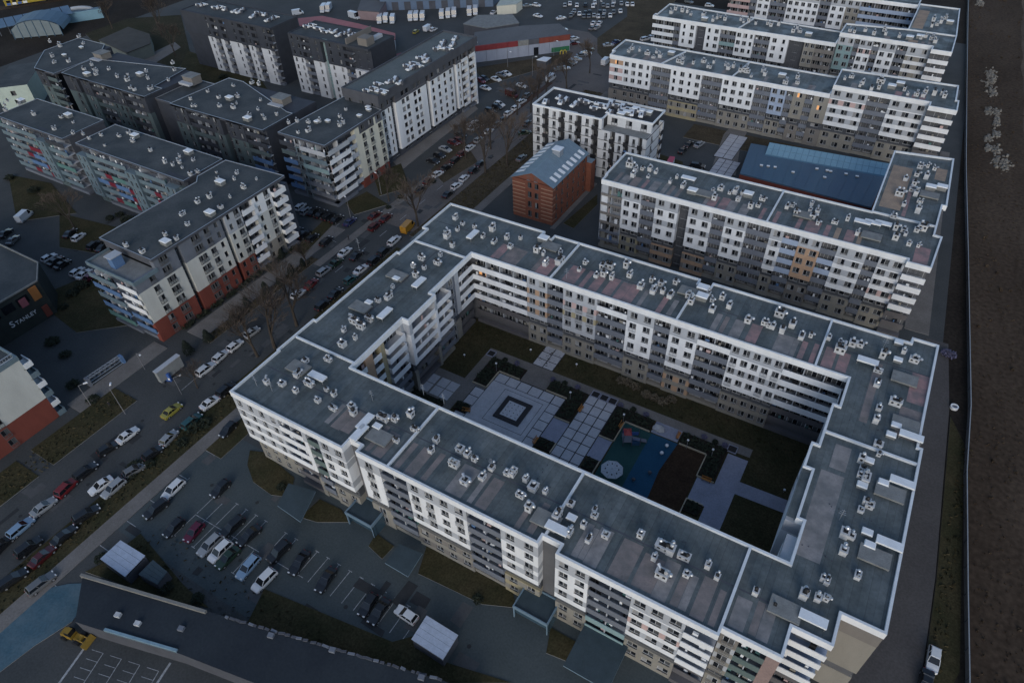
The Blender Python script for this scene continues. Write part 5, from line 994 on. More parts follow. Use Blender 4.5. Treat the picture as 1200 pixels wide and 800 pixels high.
def bed(label, boxes, edge, nm='planted_bed'):
    """raised planted bed: an edging board and low dark planting"""
    x, y = boxes[0][:2]; t = thing(nm, label, 'planting bed', (x, y, 0))
    b = MB()
    for q in boxes: b.prism(rect(*q), .05, .42)
    b.build('soil', [soil], t)
    b = MB()
    for q in boxes: leaf_mass(b, (q[0]+.2, q[1]+.2, q[2]-.2, q[3]-.2), int((q[2]-q[0])*(q[3]-q[1])*9), .3, rb, .4, .5)
    b.build('planting', [hedge_m], t, kind='stuff')
    for (x0, y0, x1, y1) in edge:
        P, L, th = frame_of((x0, y0), (x1, y1)); b = MB(); pbox(b, P, 0, L, -.09, .09, 0, .5); b.build('edging_board', [edge_m], t)
bed('L shaped planted bed at the upper left corner of the plaza', [(-60.5, 85.7, -52.1, 88.7), (-60.5, 80.5, -57.2, 85.7)], [(-57.1, 80.5, -57.1, 85.5), (-57.1, 85.75, -52.1, 85.75), (-60.5, 80.4, -57.2, 80.4)])
bed('L shaped planted bed between the plaza and the central slab walk', [(-45.8, 85.8, -37.7, 88.9), (-40.9, 80.3, -37.7, 85.8)], [(-40.9, 80.2, -37.6, 80.2), (-45.8, 85.75, -41, 85.75)])
bed('L shaped planted bed at the upper left corner of the playground', [(-31.1, 85.9, -23.1, 88.9), (-31.1, 80.3, -28.2, 85.9)], [(-28.1, 80.3, -28.1, 85.6), (-28.1, 85.8, -23, 85.8), (-31.2, 80.2, -28.2, 80.2)])
bed('L shaped planted bed at the upper right corner of the mulch play area', [(-17.1, 85.9, -8.5, 88.8), (-11.5, 80.4, -8.5, 85.9)], [(-17, 85.8, -11.7, 85.8), (-11.6, 80.3, -11.6, 85.7), (-11.5, 80.3, -8.4, 80.3)])
bed('small planted bed beside the front wing, below the plaza', [(-40.8, 71.9, -37.6, 74.3)], [(-37.5, 71.8, -37.5, 74.4)])
bed('small planted bed beside the playground parasol', [(-30.9, 71.8, -28.5, 74.5)], [(-28.4, 70.5, -28.4, 74.6)])
bed('small planted bed below the mulch play area near the front wing', [(-11.4, 72.1, -8.6, 74.6)], [(-11.5, 69, -11.5, 74.8), (-11.4, 74.75, -8.5, 74.75)])
bed('planted bed below the grey paved corner at the left of the courtyard', [(-70, 70.6, -62.2, 72.8)], [])
bed('small planted bed between the paved corner and the plaza', [(-60, 72.2, -57.1, 74.5)], [])
orange_w = mat('orange_wood', (.42, .18, .05), .6, .1, 2)
def bench(p, a, label):
    t = thing('bench', label, 'bench', (p[0], p[1], .17), a, 'orange benches in the courtyard'); t['base'] = (0, 0, 0)
    for i in range(3): MB().box(-.9, -.22+i*.16, .43, .9, -.09+i*.16, .48).build('slat', [orange_w], t)
    MB().box(-.9, .28, .6, .9, .33, .95).build('backrest', [orange_w], t)
    for x in (-.7, .7): MB().box(x-.05, -.2, 0, x+.05, .3, .43).build('leg', [grey_d], t)
bench((-57.11,72.85), .3, 'orange bench at the lower left edge of the plaza'); bench((-37.07,84.46), pi/2, 'orange bench beside the central slab walk'); bench((-41.13,72.99), pi/2, 'orange bench close to the front wing below the plaza')
bench((-28.34,84.48), pi/2, 'orange bench at the playground corner near the climbing frame'); bench((-17.7,87.47), pi/2, 'orange bench at the left end of the bed above the mulch'); bench((-9.75,80.11), 0, 'orange bench at the foot of the bed beside the bluish path')
def lamp(p, h, label, arm=1.2, a=0, group='street lamps', lit=False):
    t = thing('street_lamp', label, 'street lamp', (p[0], p[1], 0), a, group); t['base'] = (0, 0, 0)
    MB().tube((0, 0, 0), (0, 0, h), .09 if h > 5 else .05, .05, 7).build('pole', [mat('lamp_pole_paint', (.2, .2, .21), .5, 0)], t)
    if arm > .3: MB().tube((0, 0, h-.05), (arm, 0, h+.15), .045, n=6).build('arm', [MATS['lamp_pole_paint']], t)
    b = MB(); b.rbox(arm, 0, h+.05, h+.25, .9 if h > 5 else .4, .35, 0, 0, None, .7); b.build('lamp_head', [mat('lamp_head_shell', (.75, .76, .78), .4, 0)], t)
for i, (p, w) in enumerate((((-57.64,85.49), 'in the bed left of the plaza corner'), ((-40.17,85.64), 'in the bed between plaza and slab walk'), ((-28.4,85.45), 'in the bed left of the playground'), ((-15.41,85.43), 'in the bed above the mulch area'), ((-10.63,85.57), 'in the bed beside the bluish path'))): lamp(p, 2.6, 'small white garden lamp '+w, 0, 0, 'garden lamps')
for p, w in (((-66.11,85.9), 'left courtyard lawn'), ((-43.42,95.06), 'lawn right of the passage walk'), ((-54.2,94.26), 'lawn left of the passage walk'), ((3.04,84.54), 'lawn at the right end of the courtyard')): lamp(p, .8, 'low white lawn light on the '+w, 0, 0, 'lawn lights')
# parasol, climbing frame, boulder, tree pits
pp = (-25.04,72.41); t = thing('parasol', 'white eight sided parasol with dark holes standing on the green playground', 'parasol', (pp[0], pp[1], .18)); t['base'] = (0, 0, 0)
MB().tube((0, 0, 0), (0, 0, 2.5), .08, n=8).build('pole', [metal], t)
for i in range(8):
    a0_, a1_ = 2*pi*i/8, 2*pi*(i+1)/8-.03; b = MB(); p0, p1 = (2.1*cos(a0_), 2.1*sin(a0_), 2.45), (2.1*cos(a1_), 2.1*sin(a1_), 2.45); c0, c1 = (.1*cos(a0_), .1*sin(a0_), 2.75), (.1*cos(a1_), .1*sin(a1_), 2.75)
    b.hexa([(*p0[:2], 2.4), (*p1[:2], 2.4), (*c1[:2], 2.7), (*c0[:2], 2.7), p0, p1, c1, c0]); am = (a0_+a1_)/2; b.tube((1.2*cos(am), 1.2*sin(am), 2.5), (1.2*cos(am), 1.2*sin(am), 2.64), .14, n=6, m=1); b.build('canopy_panel', [grey_l, dark_pl], t)
pp = (-25.22,81.85); t = thing('climbing_frame', 'climbing frame with a red roof and blue panels on the green playground', 'climbing frame', (pp[0], pp[1], .18), .5); t['base'] = (0, 0, 0)
red_p = mat('red_plastic', (.3, .05, .05), .5, .08, 2); blue_p = mat('blue_plastic', (.05, .12, .35), .5, .08, 2)
for x in (-1.6, 0, 1.6):
    for y in (-1.1, 1.1): MB().tube((x, y, 0), (x, y, 2.6 if x > -1 else 3), .07, n=7).build('post', [grey_d], t)
MB().box(-1.7, -1.2, 1.2, .1, 1.2, 1.3).build('platform', [grey_m], t); MB().rbox(-.8, 0, 2.9, 3.5, 1.5, 1.8, 0, 0, None, .15).build('roof', [red_p], t)
MB().box(-1.65, 1.1, 1.3, 0, 1.16, 2.1).build('panel', [blue_p], t); MB().box(.1, 1.1, .6, 1.6, 1.16, 1.5).build('panel', [blue_p], t)
b = MB(); b.hexa([(.1, -.4, 1.1), (3.0, -.4, .1), (3.0, .4, .1), (.1, .4, 1.1), (.1, -.4, 1.25), (3.0, -.4, .25), (3.0, .4, .25), (.1, .4, 1.25)]); b.build('slide', [grey_m], t)
for i in range(5): MB().tube((0, -1.1, .5+i*.4), (1.6, -1.1, .5+i*.4), .035, n=5).build('rung', [blue_p], t)
for (p, l, c_) in (((-18.96,81.83), 'white ball shaped seat on the blue playground surface', hatch_w), ((-19.21,76.54), 'dark spring rocker on the blue playground surface', grey_d), ((-21.21,73.69), 'dark spring rocker on the green playground surface', grey_d), ((-18.75,83.92), 'small white seat at the upper edge of the blue surface', hatch_w)):
    t = thing('play_seat', l, 'play seat', (p[0], p[1], .18)); t['base'] = (0, 0, 0); MB().tube((0, 0, 0), (0, 0, .3), .12, n=7).build('spring', [metal], t); MB().ball((0, 0, .55), .38, 10, 6, 0, .8).build('seat', [c_], t, smooth=True)
def rock(name, label, cat, p, s, m, seed, group=None):
    bm = bmesh.new(); bmesh.ops.create_icosphere(bm, subdivisions=2, radius=1); r = random.Random(seed)
    for v in bm.verts: v.co *= r.uniform(.8, 1.15); v.co.x *= s[0]; v.co.y *= s[1]; v.co.z = max(v.co.z*s[2], -.1)
    me = bpy.data.meshes.new(name); bm.to_mesh(me); bm.free(); me.materials.append(m); o = bpy.data.objects.new(name, me); COL.objects.link(o); o.location = (p[0], p[1], .15); tag(o, label, cat, group); return o
rock('boulder', 'pale boulder on the path above the blue playground surface', 'boulder', (-21.84,87.35), (1.3, 1, .8), mat('pale_rock', (.4, .4, .4), .9, .2, 1.5), 1)
for i, (p, w) in enumerate((((-36.32,89.65), 'first from the left along the slab walk top'), ((-34.39,89.64), 'second from the left along the slab walk top'), ((-32.49,89.62), 'third from the left along the slab walk top'), ((-7.78,89.45), 'at the top of the bluish path'), ((-61.5,89.65), 'at the left end of the long courtyard path'))):
    t = thing('tree_pit', 'square dark tree pit '+w, 'planter', (p[0], p[1], .15), 0, 'tree pits'); t['base'] = (0, 0, 0); b = MB(); b.ring(rect(-.9, -.9, .9, .9), .15, 0, .2, .02); b.build('rim', [pave_b], t); MB().box(-.75, -.75, 0, .75, .75, .08).build('soil', [dark_pl], t)

# ================================================================ vegetation
bark = two_tone('grey_bark', (.05, .042, .036), (.08, .068, .058), 2, .3, .7, .95, .25, 8, spec=.1)
twig_m = mat('thin_twigs', (.10, .08, .066), .9, .2, 1, spec=.1)
def bare_tree_mesh(seed, h):
    r = random.Random(seed); tr, br, tw = MB(), MB(), MB()
    def grow(p, d, l, rad, lev):
        q = p+d*l; e = rad*(.72 if lev else .6)
        (tr if lev == 0 else br if lev < 4 else tw).tube(tuple(p), tuple(q), rad, e, 6 if lev < 2 else 4 if lev < 4 else 3, caps=False)
        if lev >= 6 or l < .28: return
        k = 3 if lev in (0, 1) else r.choice((2, 3, 3))
        for i in range(k):
            nd = (d+Vector((r.uniform(-1, 1), r.uniform(-1, 1), r.uniform(-.35, .6)))*(.55 if lev else .5)).normalized(); nd.z = max(nd.z, .02); grow(p+d*l*r.uniform(.7, 1), nd.normalized(), l*r.uniform(.64, .88), max(e*r.uniform(.62, .82), .022), lev+1)
        if lev == 0 or lev == 1: grow(q, (d+Vector((r.uniform(-.2, .2), r.uniform(-.2, .2), .2))).normalized(), l*.75, e, lev+1)
    grow(Vector((0, 0, 0)), Vector((r.uniform(-.05, .05), r.uniform(-.05, .05), 1)).normalized(), h*.3, h*.02+.05, 0)
    return tr.mesh('trunk', [bark]), br.mesh('limbs', [bark]), tw.mesh('crown', [twig_m])
TM = [bare_tree_mesh(s, 11) for s in (3, 8, 15, 21)]
def bare_tree(p, h, k, label):
    t = thing('bare_tree', label, 'tree', (p[0], p[1], .1), random.uniform(0, 6), 'bare street trees'); t['base'] = (0, 0, 0); s = h/11
    for n_, me in zip(('trunk', 'limbs', 'crown'), TM[k % 4]): o = bpy.data.objects.new(n_, me); COL.objects.link(o); o.parent = t; o.scale = (s,)*3
for i, (p, h, l) in enumerate((((-105.8,122.97), 12, 'tall bare tree beside the yellow van and the ring block corner'), ((-106.23,75.87), 13, 'bare tree on the verge beside the left roof step of the ring block'), ((-105.36,67.82), 13, 'bare tree nearest the left front corner of the ring block'), ((-104.64,156.05), 13, 'large bare tree left of the red brick house, nearer the road'),
    ((-100.73,162.17), 13, 'large bare tree directly above the brick house gable'), ((-112.84,198.76), 9, 'bare tree at the left end of the black and white hotel'), ((-110.85,222.07), 10, 'bare tree on the verge above the hotel roof'), ((-109.44,238.53), 9, 'bare tree farthest up the verge near the white block corner'), ((-114.75,213.49), 9, 'bare tree above the left corner of the hotel roof'),
    ((-116.07,194.88), 10, 'bare tree between the parked row and the hotel'), ((-120.27,94.48), 6, 'slim bare tree near the conifers on the avenue verge'), ((-111.25,169.69), 10, 'bare tree standing left of the pair by the brick house'), ((-110.87,50.73), 5, 'small bare tree beside the white car at the street corner'), ((-115.41,208.32), 8, 'bare tree between the brown strip and hotel corner'),
    ((-106.73,63.94), 11, 'bare tree leaning over the white parked cars by the ring block'), ((-297.78,192.52), 12, 'bare tree on the slope left of the far slate block'), ((-326.73,188.32), 10, 'bare tree behind the dark link block at the station'), ((-271.82,178.49), 10, 'bare tree at the foot of the far slate block corner'), ((-114.94,160.87), 10, 'slim bare tree at the lower end of the brown strip'), ((-120.89,129.42), 8, 'bare tree on the lawn before the red base of the cream block'), ((-140.34,30.28), 8, 'bare tree beside the gable block balconies'), ((-190.94,76.43), 9, 'bare tree on the yard lawn below the banded blocks'))): bare_tree(p, h*1.3, i, l)
def conifer_mesh(seed, h, rad):
    r = random.Random(seed); b = MB(); n = 360
    for i in range(n):
        t = r.random()**.8; z = .25+t*(h-.3); R = rad*(1-t)**.8*r.uniform(.55, 1.08)+.05; a = r.uniform(0, 6.3); s = r.uniform(.14, .3)
        p = Vector((R*cos(a), R*sin(a), z)); u = Vector((cos(a), sin(a), -.45))*s; v = Vector((-sin(a), cos(a), 0))*s*.6
        b.quad(tuple(p-u), tuple(p-v), tuple(p+u), tuple(p+v))
    return MB().tube((0, 0, 0), (0, 0, h*.8), .1, .03, 6).mesh('trunk', [bark]), b.mesh('crown', [conif])
conif = two_tone('dark_conifer_needles', (.015, .02, .016), (.028, .034, .026), 2.5, .35, .65, .9, .3, 6, spec=.15)
KM = [conifer_mesh(s, 3.2, 1.1) for s in (1, 2)]
for i, (p, h, w) in enumerate((((-120.8,89.72), 1.15, 'tallest of the row on the avenue verge'), ((-120.67,85.07), .85, 'left of the tallest one on the avenue verge'), ((-121.04,81.05), 1.2, 'broad one above the bare trees on the verge'), ((-121.16,94), .8, 'at the upper end of the row on the verge'), ((-122.15,75.64), .9, 'near the path bend below the red base'), ((-120.56,72.22), .9, 'second from the lower end of the verge row'), ((-120.31,69.58), .9, 'lower end of the verge row'), ((-121.2,57.26), 1.2, 'above the pale advertising shelter'), ((-120.38,62.18), 1.1, 'right of the one above the advertising shelter'), ((-128.67,94.17), .9, 'close to the white balconies end'), ((-126.95,88.43), .6, 'smallest, against the balconies end'))):
    t = thing('conifer', 'small dark cone shaped conifer, '+w, 'tree', (p[0], p[1], .1), i, 'small conifers along the avenue'); t['base'] = (0, 0, 0)
    for n_, me in zip(('trunk', 'crown'), KM[i % 2]): o = bpy.data.objects.new(n_, me); COL.objects.link(o); o.parent = t; o.scale = (h,)*3
def shrub(p, s, m, label, seed, cat='shrub', group=None):
    r = random.Random(seed); b = MB()
    for i in range(170):
        d = Vector((r.gauss(0, 1), r.gauss(0, 1), abs(r.gauss(0, .8)))).normalized()*r.uniform(.55, 1.05); a = r.uniform(0, 6.3); q = Vector((d.x*s[0], d.y*s[1], d.z*s[2]+.15)); k = r.uniform(.12, .26)*max(s[0], .7)
        u = Vector((cos(a), sin(a), r.uniform(-.5, .8)))*k; v = Vector((-sin(a), cos(a), r.uniform(-.4, .4)))*k*.6; b.quad(tuple(q-u), tuple(q-v), tuple(q+u), tuple(q+v))
    o = bpy.data.objects.new('shrub', b.mesh('shrub', [m])); COL.objects.link(o); o.location = (p[0], p[1], .1); tag(o, label, cat, group)
tan_g = two_tone('dry_grass_blades', (.12, .10, .07), (.16, .13, .09), 1.5, .35, .65, .95, .25, 5, spec=.1); lav = two_tone('lavender_leaves', (.13, .12, .19), (.09, .09, .13), 2, .35, .65, .9, .25, 5)
for i, p in enumerate([(-33.21,95.5),(-31.77,95.74),(-30.05,95.3),(-27.23,94.4),(-25.51,94.28),(-23.66,94.24),(-22.33,95.51)]): shrub(p, (1.1, .9, 1.2), tan_g, 'tan dry ornamental shrub in the clump below the inner balconies, '+('first second third fourth fifth sixth seventh'.split()[i])+' from the left', i, group='tan shrubs below the inner facade')
for i, p in enumerate([(23.83,136.38),(24.67,136.24)]): shrub(p, (1.2, 1.2, 1), lav, ('lavender coloured bush at the upper right corner of the ring block', 'smaller lavender coloured bush farther from the wall corner')[i], 30+i)
OW = 'first second third fourth fifth sixth seventh eighth ninth tenth eleventh twelfth thirteenth fourteenth fifteenth sixteenth seventeenth eighteenth nineteenth twentieth'.split()
for i, p in enumerate([(-57.77,89.26),(-54.97,89.6),(-45.92,89.06),(-43.28,89.39),(-40.39,89.59),(-30.66,89.32),(-27.96,89.51),(-25.21,89.49),(-13.35,89.65),(-11.1,89.47),(-9.29,89.54)]): shrub(p, (.6, .6, .6), lav if i % 3 else hedge_m, 'small round bush on the long courtyard path edge, '+OW[i]+' from the left', 50+i, group='round bushes along the courtyard path')
hg = thing('hedge', 'clipped dark hedge along the foot of the brick red base on the avenue', 'hedge', (-128.2, 80, 0)); hg['base'] = (0, 0, 0); hg.location = (0, 0, 0); b = MB()
for k in range(9): leaf_mass(b, (-129.1, 62+k*4.3, -127.9, 65.4+k*4.3), 110, .3, rb, .1, .9)
b.build('foliage', [hedge_m], hg, kind='stuff')
for i, (p, s, w) in enumerate(zip([(-180.79,86.19),(-177.29,86.08),(-185.14,86.88),(-186.23,84.3),(-164.24,57.72),(-164.94,60.82),(-161.43,53.27),(-152.07,44.21),(-145.48,43.02),(-135.39,38.07),(-104.7,30.53),(-104,28.66),(-102.64,42.73),(-101.36,44.45),(-102.89,32.23),(-127.43,37.42),(-101.58,38.86),(-93.45,14.99),(-79.32,16.82),(-73.22,18.1),(-235.13,84.1),(-220.77,83),(-181.32,54.36),(-76.87,40.79),(-33.74,40.54),(-118.94,132.54),(-118.83,126.38),(-115.56,144.1),(-196.47,167.69),(-235.04,171.05),(-215.42,169.16)],
    (1.8, 1.4, 1.3, 1.2, 1.5, 1.8, 1.2, 1.6, 1.3, 1.4, 1.6, 1.3, 1.8, 1.5, 1.1, 1.4, 1.2, 1.1, 1.2, 1.1, 1.6, 1.8, 1.3, .9, .9, 1, .9, .9, 1.6, 1.8, 1.5),
    ('right at the foot of the second stair tower', 'farthest right at the stair tower foot', 'left of the pair at the stair tower foot', 'leftmost at the stair tower foot', 'on the lawn below the yard cars', 'nearest the yard cars on the lawn', 'beside the coloured panels of the sign building', 'above the gable block balconies', 'between the gable block and the lattice barrier', 'beside the gable block below the lamp post', 'on the avenue verge, upper of two by the silver hatchback',
     'on the avenue verge, lower of two by the parked row', 'on the verge beside the teal estate', 'on the verge below the white avenue saloon', 'on the verge right of the parked black hatchback', 'on the left verge by the pavement corner', 'at the edge of the verge path', 'beside the left bin shelter', 'right of the low dark shelter', 'by the pale roof edge of the low building', 'at the far left below the banded block', 'by the white van in the left yard', 'on the roof edge side of the sign building',
     'on the round lawn before the porch', 'on the long lawn under the front wing', 'on the lawn before the red base, right', 'on the lawn before the red base, left', 'on the verge near the lay-by', 'behind the dark roofed blocks, right', 'behind the dark roofed blocks, left', 'behind the dark roofed blocks, middle'))):
    shrub(p, (s, s, s*.8), hedge_m, 'dark leafy bush '+w, 90+i)
# scrub on the railway land and the verges
b = MB(); r_ = random.Random(9)
for i in range(5200):
    y = r_.uniform(50, 400)**1.0; xf = 34-(y-65)*.085 if y > 65 else 34; x = xf+1+r_.random()*min(60, 14+y*.16); s = r_.uniform(.08, .3)*(1+1.2*(r_.random() < .04)); a = r_.uniform(0, 6.3)
    for k in range(2):
        a += 1.3; u = Vector((cos(a), sin(a), 0))*s*.6; b.quad((x-u.x, y-u.y, .02), (x+u.x, y+u.y, .02), (x+u.x*1.3, y+u.y*1.3, s), (x-u.x*1.2, y-u.y*1.2, s*.9))
b.build('scrub', [two_tone('railway_scrub', (.055, .042, .031), (.085, .066, .048), .08, .35, .65, .95, .3, 4, spec=.1)], kind='stuff')
b = MB()
for (x0, y0, x1, y1, n) in ((-105, 118, -97, 224, 1400), (-104.8, 0, -99.4, 110, 900), (-122, 62, -119.6, 98, 300), (29, 60, 31, 112, 200), (-90, 18, -30, 24, 300), (-69, 92, 5, 97, 500), (-126, 2, -119.6, 42, 500)):
    for i in range(n):
        x, y, s, a = r_.uniform(x0, x1), r_.uniform(y0, y1), r_.uniform(.1, .35), r_.uniform(0, 6.3); u = Vector((cos(a), sin(a), 0))*s*.8; b.quad((x-u.x, y-u.y, .1), (x+u.x, y+u.y, .1), (x+u.x, y+u.y, .12+s), (x-u.x, y-u.y, .12+s*.8))
b.build('grass', [two_tone('verge_grass', (.045, .042, .022), (.08, .066, .04), .2, .35, .65, .95, .3, 4, spec=.1)], kind='stuff')
rub = two_tone('pale_rubble', (.23, .22, .2), (.13, .12, .105), 1, .35, .65, .95, .25, 3)
for i, (p, s) in enumerate(zip([(21.44,302.14),(21.72,293.79),(23.11,284.74),(22.89,268.71),(25.17,268.41),(25.67,260.21),(26.24,251.11),(24.37,246.93),(24.83,240.25),(26.92,240.1),(27.38,232.58),(29.68,231.45),(11.68,384)], ((3.4, 2.2), (3.6, 2.4), (2.6, 1.6), (1.6, 1.4), (1.8, 1.2), (1.8, 1.8), (1.7, 1), (1.4, .8), (1.3, .8), (1.9, 1.5), (1.8, 1.6), (2.4, 2.4), (3, 2)))):
    t = thing('rubble_heap', 'pale rubble heap on the railway land, '+OW[i]+' from the top of the row' if i < 12 else 'pale rubble heap at the top edge of the railway land', 'rubble heap', (p[0], p[1], 0), 0, 'rubble heaps on the railway land'); t['base'] = (0, 0, 0); b = MB(); r2 = random.Random(i)
    for k in range(70):
        x, y = r2.gauss(0, s[0]*.27), r2.gauss(0, s[1]*1.1); q = r2.uniform(.2, .65); b.rbox(x, y, -.05, q*r2.uniform(.4, 1.2), q*1.4, q, r2.uniform(0, 3), 0, None, r2.uniform(.4, .9))
    b.build('rubble', [rub], t, kind='stuff')

# ================================================================ walls, fences, small buildings
fp = [(34.6, 57), (33.9, 65), (32.5, 79), (30.2, 104), (29.4, 121.6), (27.4, 143), (24.2, 177), (19.8, 222.5), (14.4, 287.6), (8.3, 364), (6, 395)]
fe = thing('boundary_fence', 'long grey panel fence with a pale top rail along the railway land', 'fence', (30, 100, 0))
fm = mat('fence_panel_paint', (.16, .16, .165), .7, .15, .5); fc = mat('fence_top_rail', (.27, .29, .31), .5, .1, 1); ft = 0
for a, c_ in zip(fp, fp[1:]):
    P, L, th = frame_of(a, c_); n = max(1, round(L/5.5))
    for i in range(n):
        b = MB(); pbox(b, P, L*i/n+.09, L*(i+1)/n-.09, -.05, .05, .05, 1.4); b.build('panel', [fm], fe)
        b = MB(); pbox(b, P, L*i/n+.0, L*(i+1)/n-.02, -.08, .08, 1.4, 1.5); b.build('top_rail', [fc], fe); b = MB(); pbox(b, P, L*i/n-.09, L*i/n+.09, -.1, .1, -.1, 1.4); b.build('post', [grey_d], fe)
def shelter(q, label, z=2.9, posts=True, m=None, wall=False):
    c_ = Vector((sum(p[0] for p in q)/4, sum(p[1] for p in q)/4)); t = thing('bin_shelter', label, 'shelter', (c_.x, c_.y, 0))
    p4 = [Vector(p) for p in q]; k = 4
    for i in range(k):
        a = [p4[0].lerp(p4[1], i/k), p4[0].lerp(p4[1], (i+1)/k-.008), p4[3].lerp(p4[2], (i+1)/k-.008), p4[3].lerp(p4[2], i/k)]
        b = MB(); b.prism([(v.x, v.y) for v in a], z-.15, z+random.uniform(0, .015)); b.build('roof_sheet', [m or mat('pale_blue_roof_sheet', (.38, .43, .52), .45, .12, .7)], t)
    ins = [c_+(p-c_)*.9 for p in p4]
    b = MB(); b.ring([(v.x, v.y) for v in ins], .15, 0, 2.2, 0); b.build('wall', [grey_d], t)
    for v in ins: MB().tube((v.x, v.y, 0), (v.x, v.y, z-.15), .07, n=6).build('post', [metal], t)
shelter([(-91.29,14.45),(-91.33,18.43),(-85.18,18.63),(-84.88,14.43)], 'bin shelter with a pale blue roof at the left end of the car park'); shelter([(-38.22,29.4),(-38.36,33.54),(-32.47,33.42),(-32.4,29.28)], 'bin shelter with a pale blue roof below the front wing')
shelter([(-83.63,15.89),(-83.72,18.82),(-79.81,18.57),(-79.42,16.24)], 'low dark roofed shelter beside the left pale blue one', 2.5, m=porch_top)
LB = thing('flat_roof_building', 'low building with a long black flat roof along the bottom left edge', 'building', (-60, 14, 0))
q = [(-90.28,11.09),(-67.73,16.9),(-30.29,26.61),(-24.99,27.28),(-30.96,19.46),(-49.13,13.82),(-66.79,10.28),(-79.07,6.93),(-84.28,5.62)]
b = MB(); b.prism(q, -.1, 3.9); b.build('wall', [grey_d], LB); blk = two_tone('black_roof_felt', (.022, .028, .036), (.032, .04, .048), .1, .35, .65, .8, .12, 2.5); MB().sheet([(x, y) for x, y in q], 4.0).build('roof', [blk], LB)
def edge(q0, q1, w, z0, z1, m, name='parapet'):
    P, L, th = frame_of(q0, q1); b = MB(); pbox(b, P, 0, L, -w, 0, z0, z1); b.build(name, [m], LB)
cap_p = mat('pale_cap_stone', (.2, .195, .18), .8, .15, 1)
edge((-67.73,16.9), (-90.28,11.09), .45, 3.6, 4.5, cap_p); edge((-79.07,6.93), (-66.79,10.28), .4, 3.5, 4.3, mat('pale_blue_cap', (.2, .3, .36), .6, .15, 1))
a, c_ = Vector((-64.91,17.57)), Vector((-30.29,26.61)); r_ = random.Random(2)
for i in range(34):
    p = a.lerp(c_, (i+r_.random()*.6)/34); b = MB(); b.rbox(p.x, p.y, 3.9, 4.0+r_.uniform(.1, .28), r_.uniform(.5, 1.2), .35, r_.uniform(-.2, .2)+.26); b.build('coping_stone', [grey_d if i % 4 else grey_m], LB)
for p in [(-79.22,9.58),(-75.41,10.22),(-68.93,13.01),(-56.3,19.02),(-46.83,21.97),(-33.23,25.33)]: b = MB(); b.rbox(p[0], p[1], 3.9, 4.5, .9, .7, .3, 0); b.build('roof_vent', [vent_w if p[0] < -70 else grey_m], LB)
def low_building(name, label, cat, poly, z, wall, roof, extra=None):
    t = thing(name, label, cat, (poly[0][0], poly[0][1], 0)); b = MB(); b.prism(poly, -.1, z-.25); b.build('wall', [wall], t); b = MB(); c_ = Vector((sum(p[0] for p in poly)/len(poly), sum(p[1] for p in poly)/len(poly)))
    big = [tuple(c_+(Vector(p)-c_)*1.02) for p in poly]; b.prism(big, z-.25, z); b.build('roof', [roof], t); return t
grey_roof = two_tone('grey_sheet_roof', (.10, .10, .105), (.125, .125, .13), .15, .35, .65, .7, .1, 2, stretch=(1, .2, 1)); whwall = mat('pale_cladding', (.27, .3, .37), .7, .1, .4, (1, 1, .3))
wp = [(-154.9, 228.9), (-127.2, 256.4)]+[(-136.66,265.17),(-149.18,256.43),(-162.79,241.68)]
WH = low_building('warehouse', 'long low warehouse with a grey roof, a red fascia and pale blue walls', 'warehouse', wp, 6.2, whwall, grey_roof)
wA, wB = (-154.4, 228.3), (-126.7, 255.8); P, L, th = frame_of(wA, wB)
for i in range(9):
    s0, s1 = L*i/9+.05, L*(i+1)/9-.05; b = MB(); pbox(b, P, s0, s1, -.3, .15, 0, 4.3); b.build('wall_panel', [whwall], WH)
    b = MB(); pbox(b, P, s0, s1, -.3, .35, 4.35, 6.35); b.build('fascia_panel', [mat('dark_red_fascia', (.2, .035, .04), .6, .12, .5) if i < 4 else slab_g if i == 4 else grey_d if i == 5 else red_r], WH)
b = MB(); pbox(b, P, L*.8, L-.3, -.1, .3, .2, 2); b.build('fascia_panel', [mat('green_fascia', (.03, .14, .07), .6, .1, 1)], WH); b = MB(); pbox(b, P, L*.61, L*.66, -.2, .22, 0, 3); b.build('door', [glass], WH)
BW = low_building('warehouse', 'large dark roofed warehouse at the top edge behind the row of white vans', 'warehouse', [(-228.4,261.58),(-183.73,289.12),(-190.2,317.5),(-259.15,295.46)], 7, mat('blue_wall_cladding', (.12, .17, .25), .7, .1, .4), mat('graphite_sheet_roof', (.06, .06, .066), .7, .15, .3))
P, L, th = frame_of((-228.4,261.58), (-183.73,289.12))
for i in range(8): b = MB(); pbox(b, P, L*(.1+i*.11), L*(.1+i*.11)+3, -.2, .1, 0, 3.6); b.build('door', [grey_d], BW)
SM = low_building('shed', 'low shed with a pale pink front left of the row of white vans', 'shed', [(-230.48,247.86),(-220.03,250.19),(-226.23,263.04),(-239.86,262.22)], 4, mat('pink_grey_wall', (.3, .22, .22), .8, .1, .5), grey_roof)
RS = low_building('shed', 'long low building with a red sheet roof behind the terrace block', 'shed', [(-244.79,225.15),(-237.31,232.35),(-216.15,231.52),(-194.91,229.11),(-190.64,223.57),(-193.91,219.87),(-217.32,221.76),(-237.88,218.87)], 5, mat('pale_end_wall', (.5, .5, .52), .8, .1, .5), mat('faded_red_roof_sheet', (.36, .12, .12), .6, .15, .3, (1, .2, 1)))
RS2 = low_building('shed', 'small red walled shed between the terrace block and the tall white block', 'shed', [(-184.37,212.18),(-182.55,217.05),(-175.73,212.47),(-175.92,202.91)], 3, crimson, crimson)
GS = low_building('shed', 'grey roofed shed beside the vans, before the warehouse with the red fascia', 'shed', [(-176.68,253.56),(-176.88,265.44),(-163.8,272.81),(-155.64,264.69),(-164.91,253.39)], 4, grey_d, slab_g)
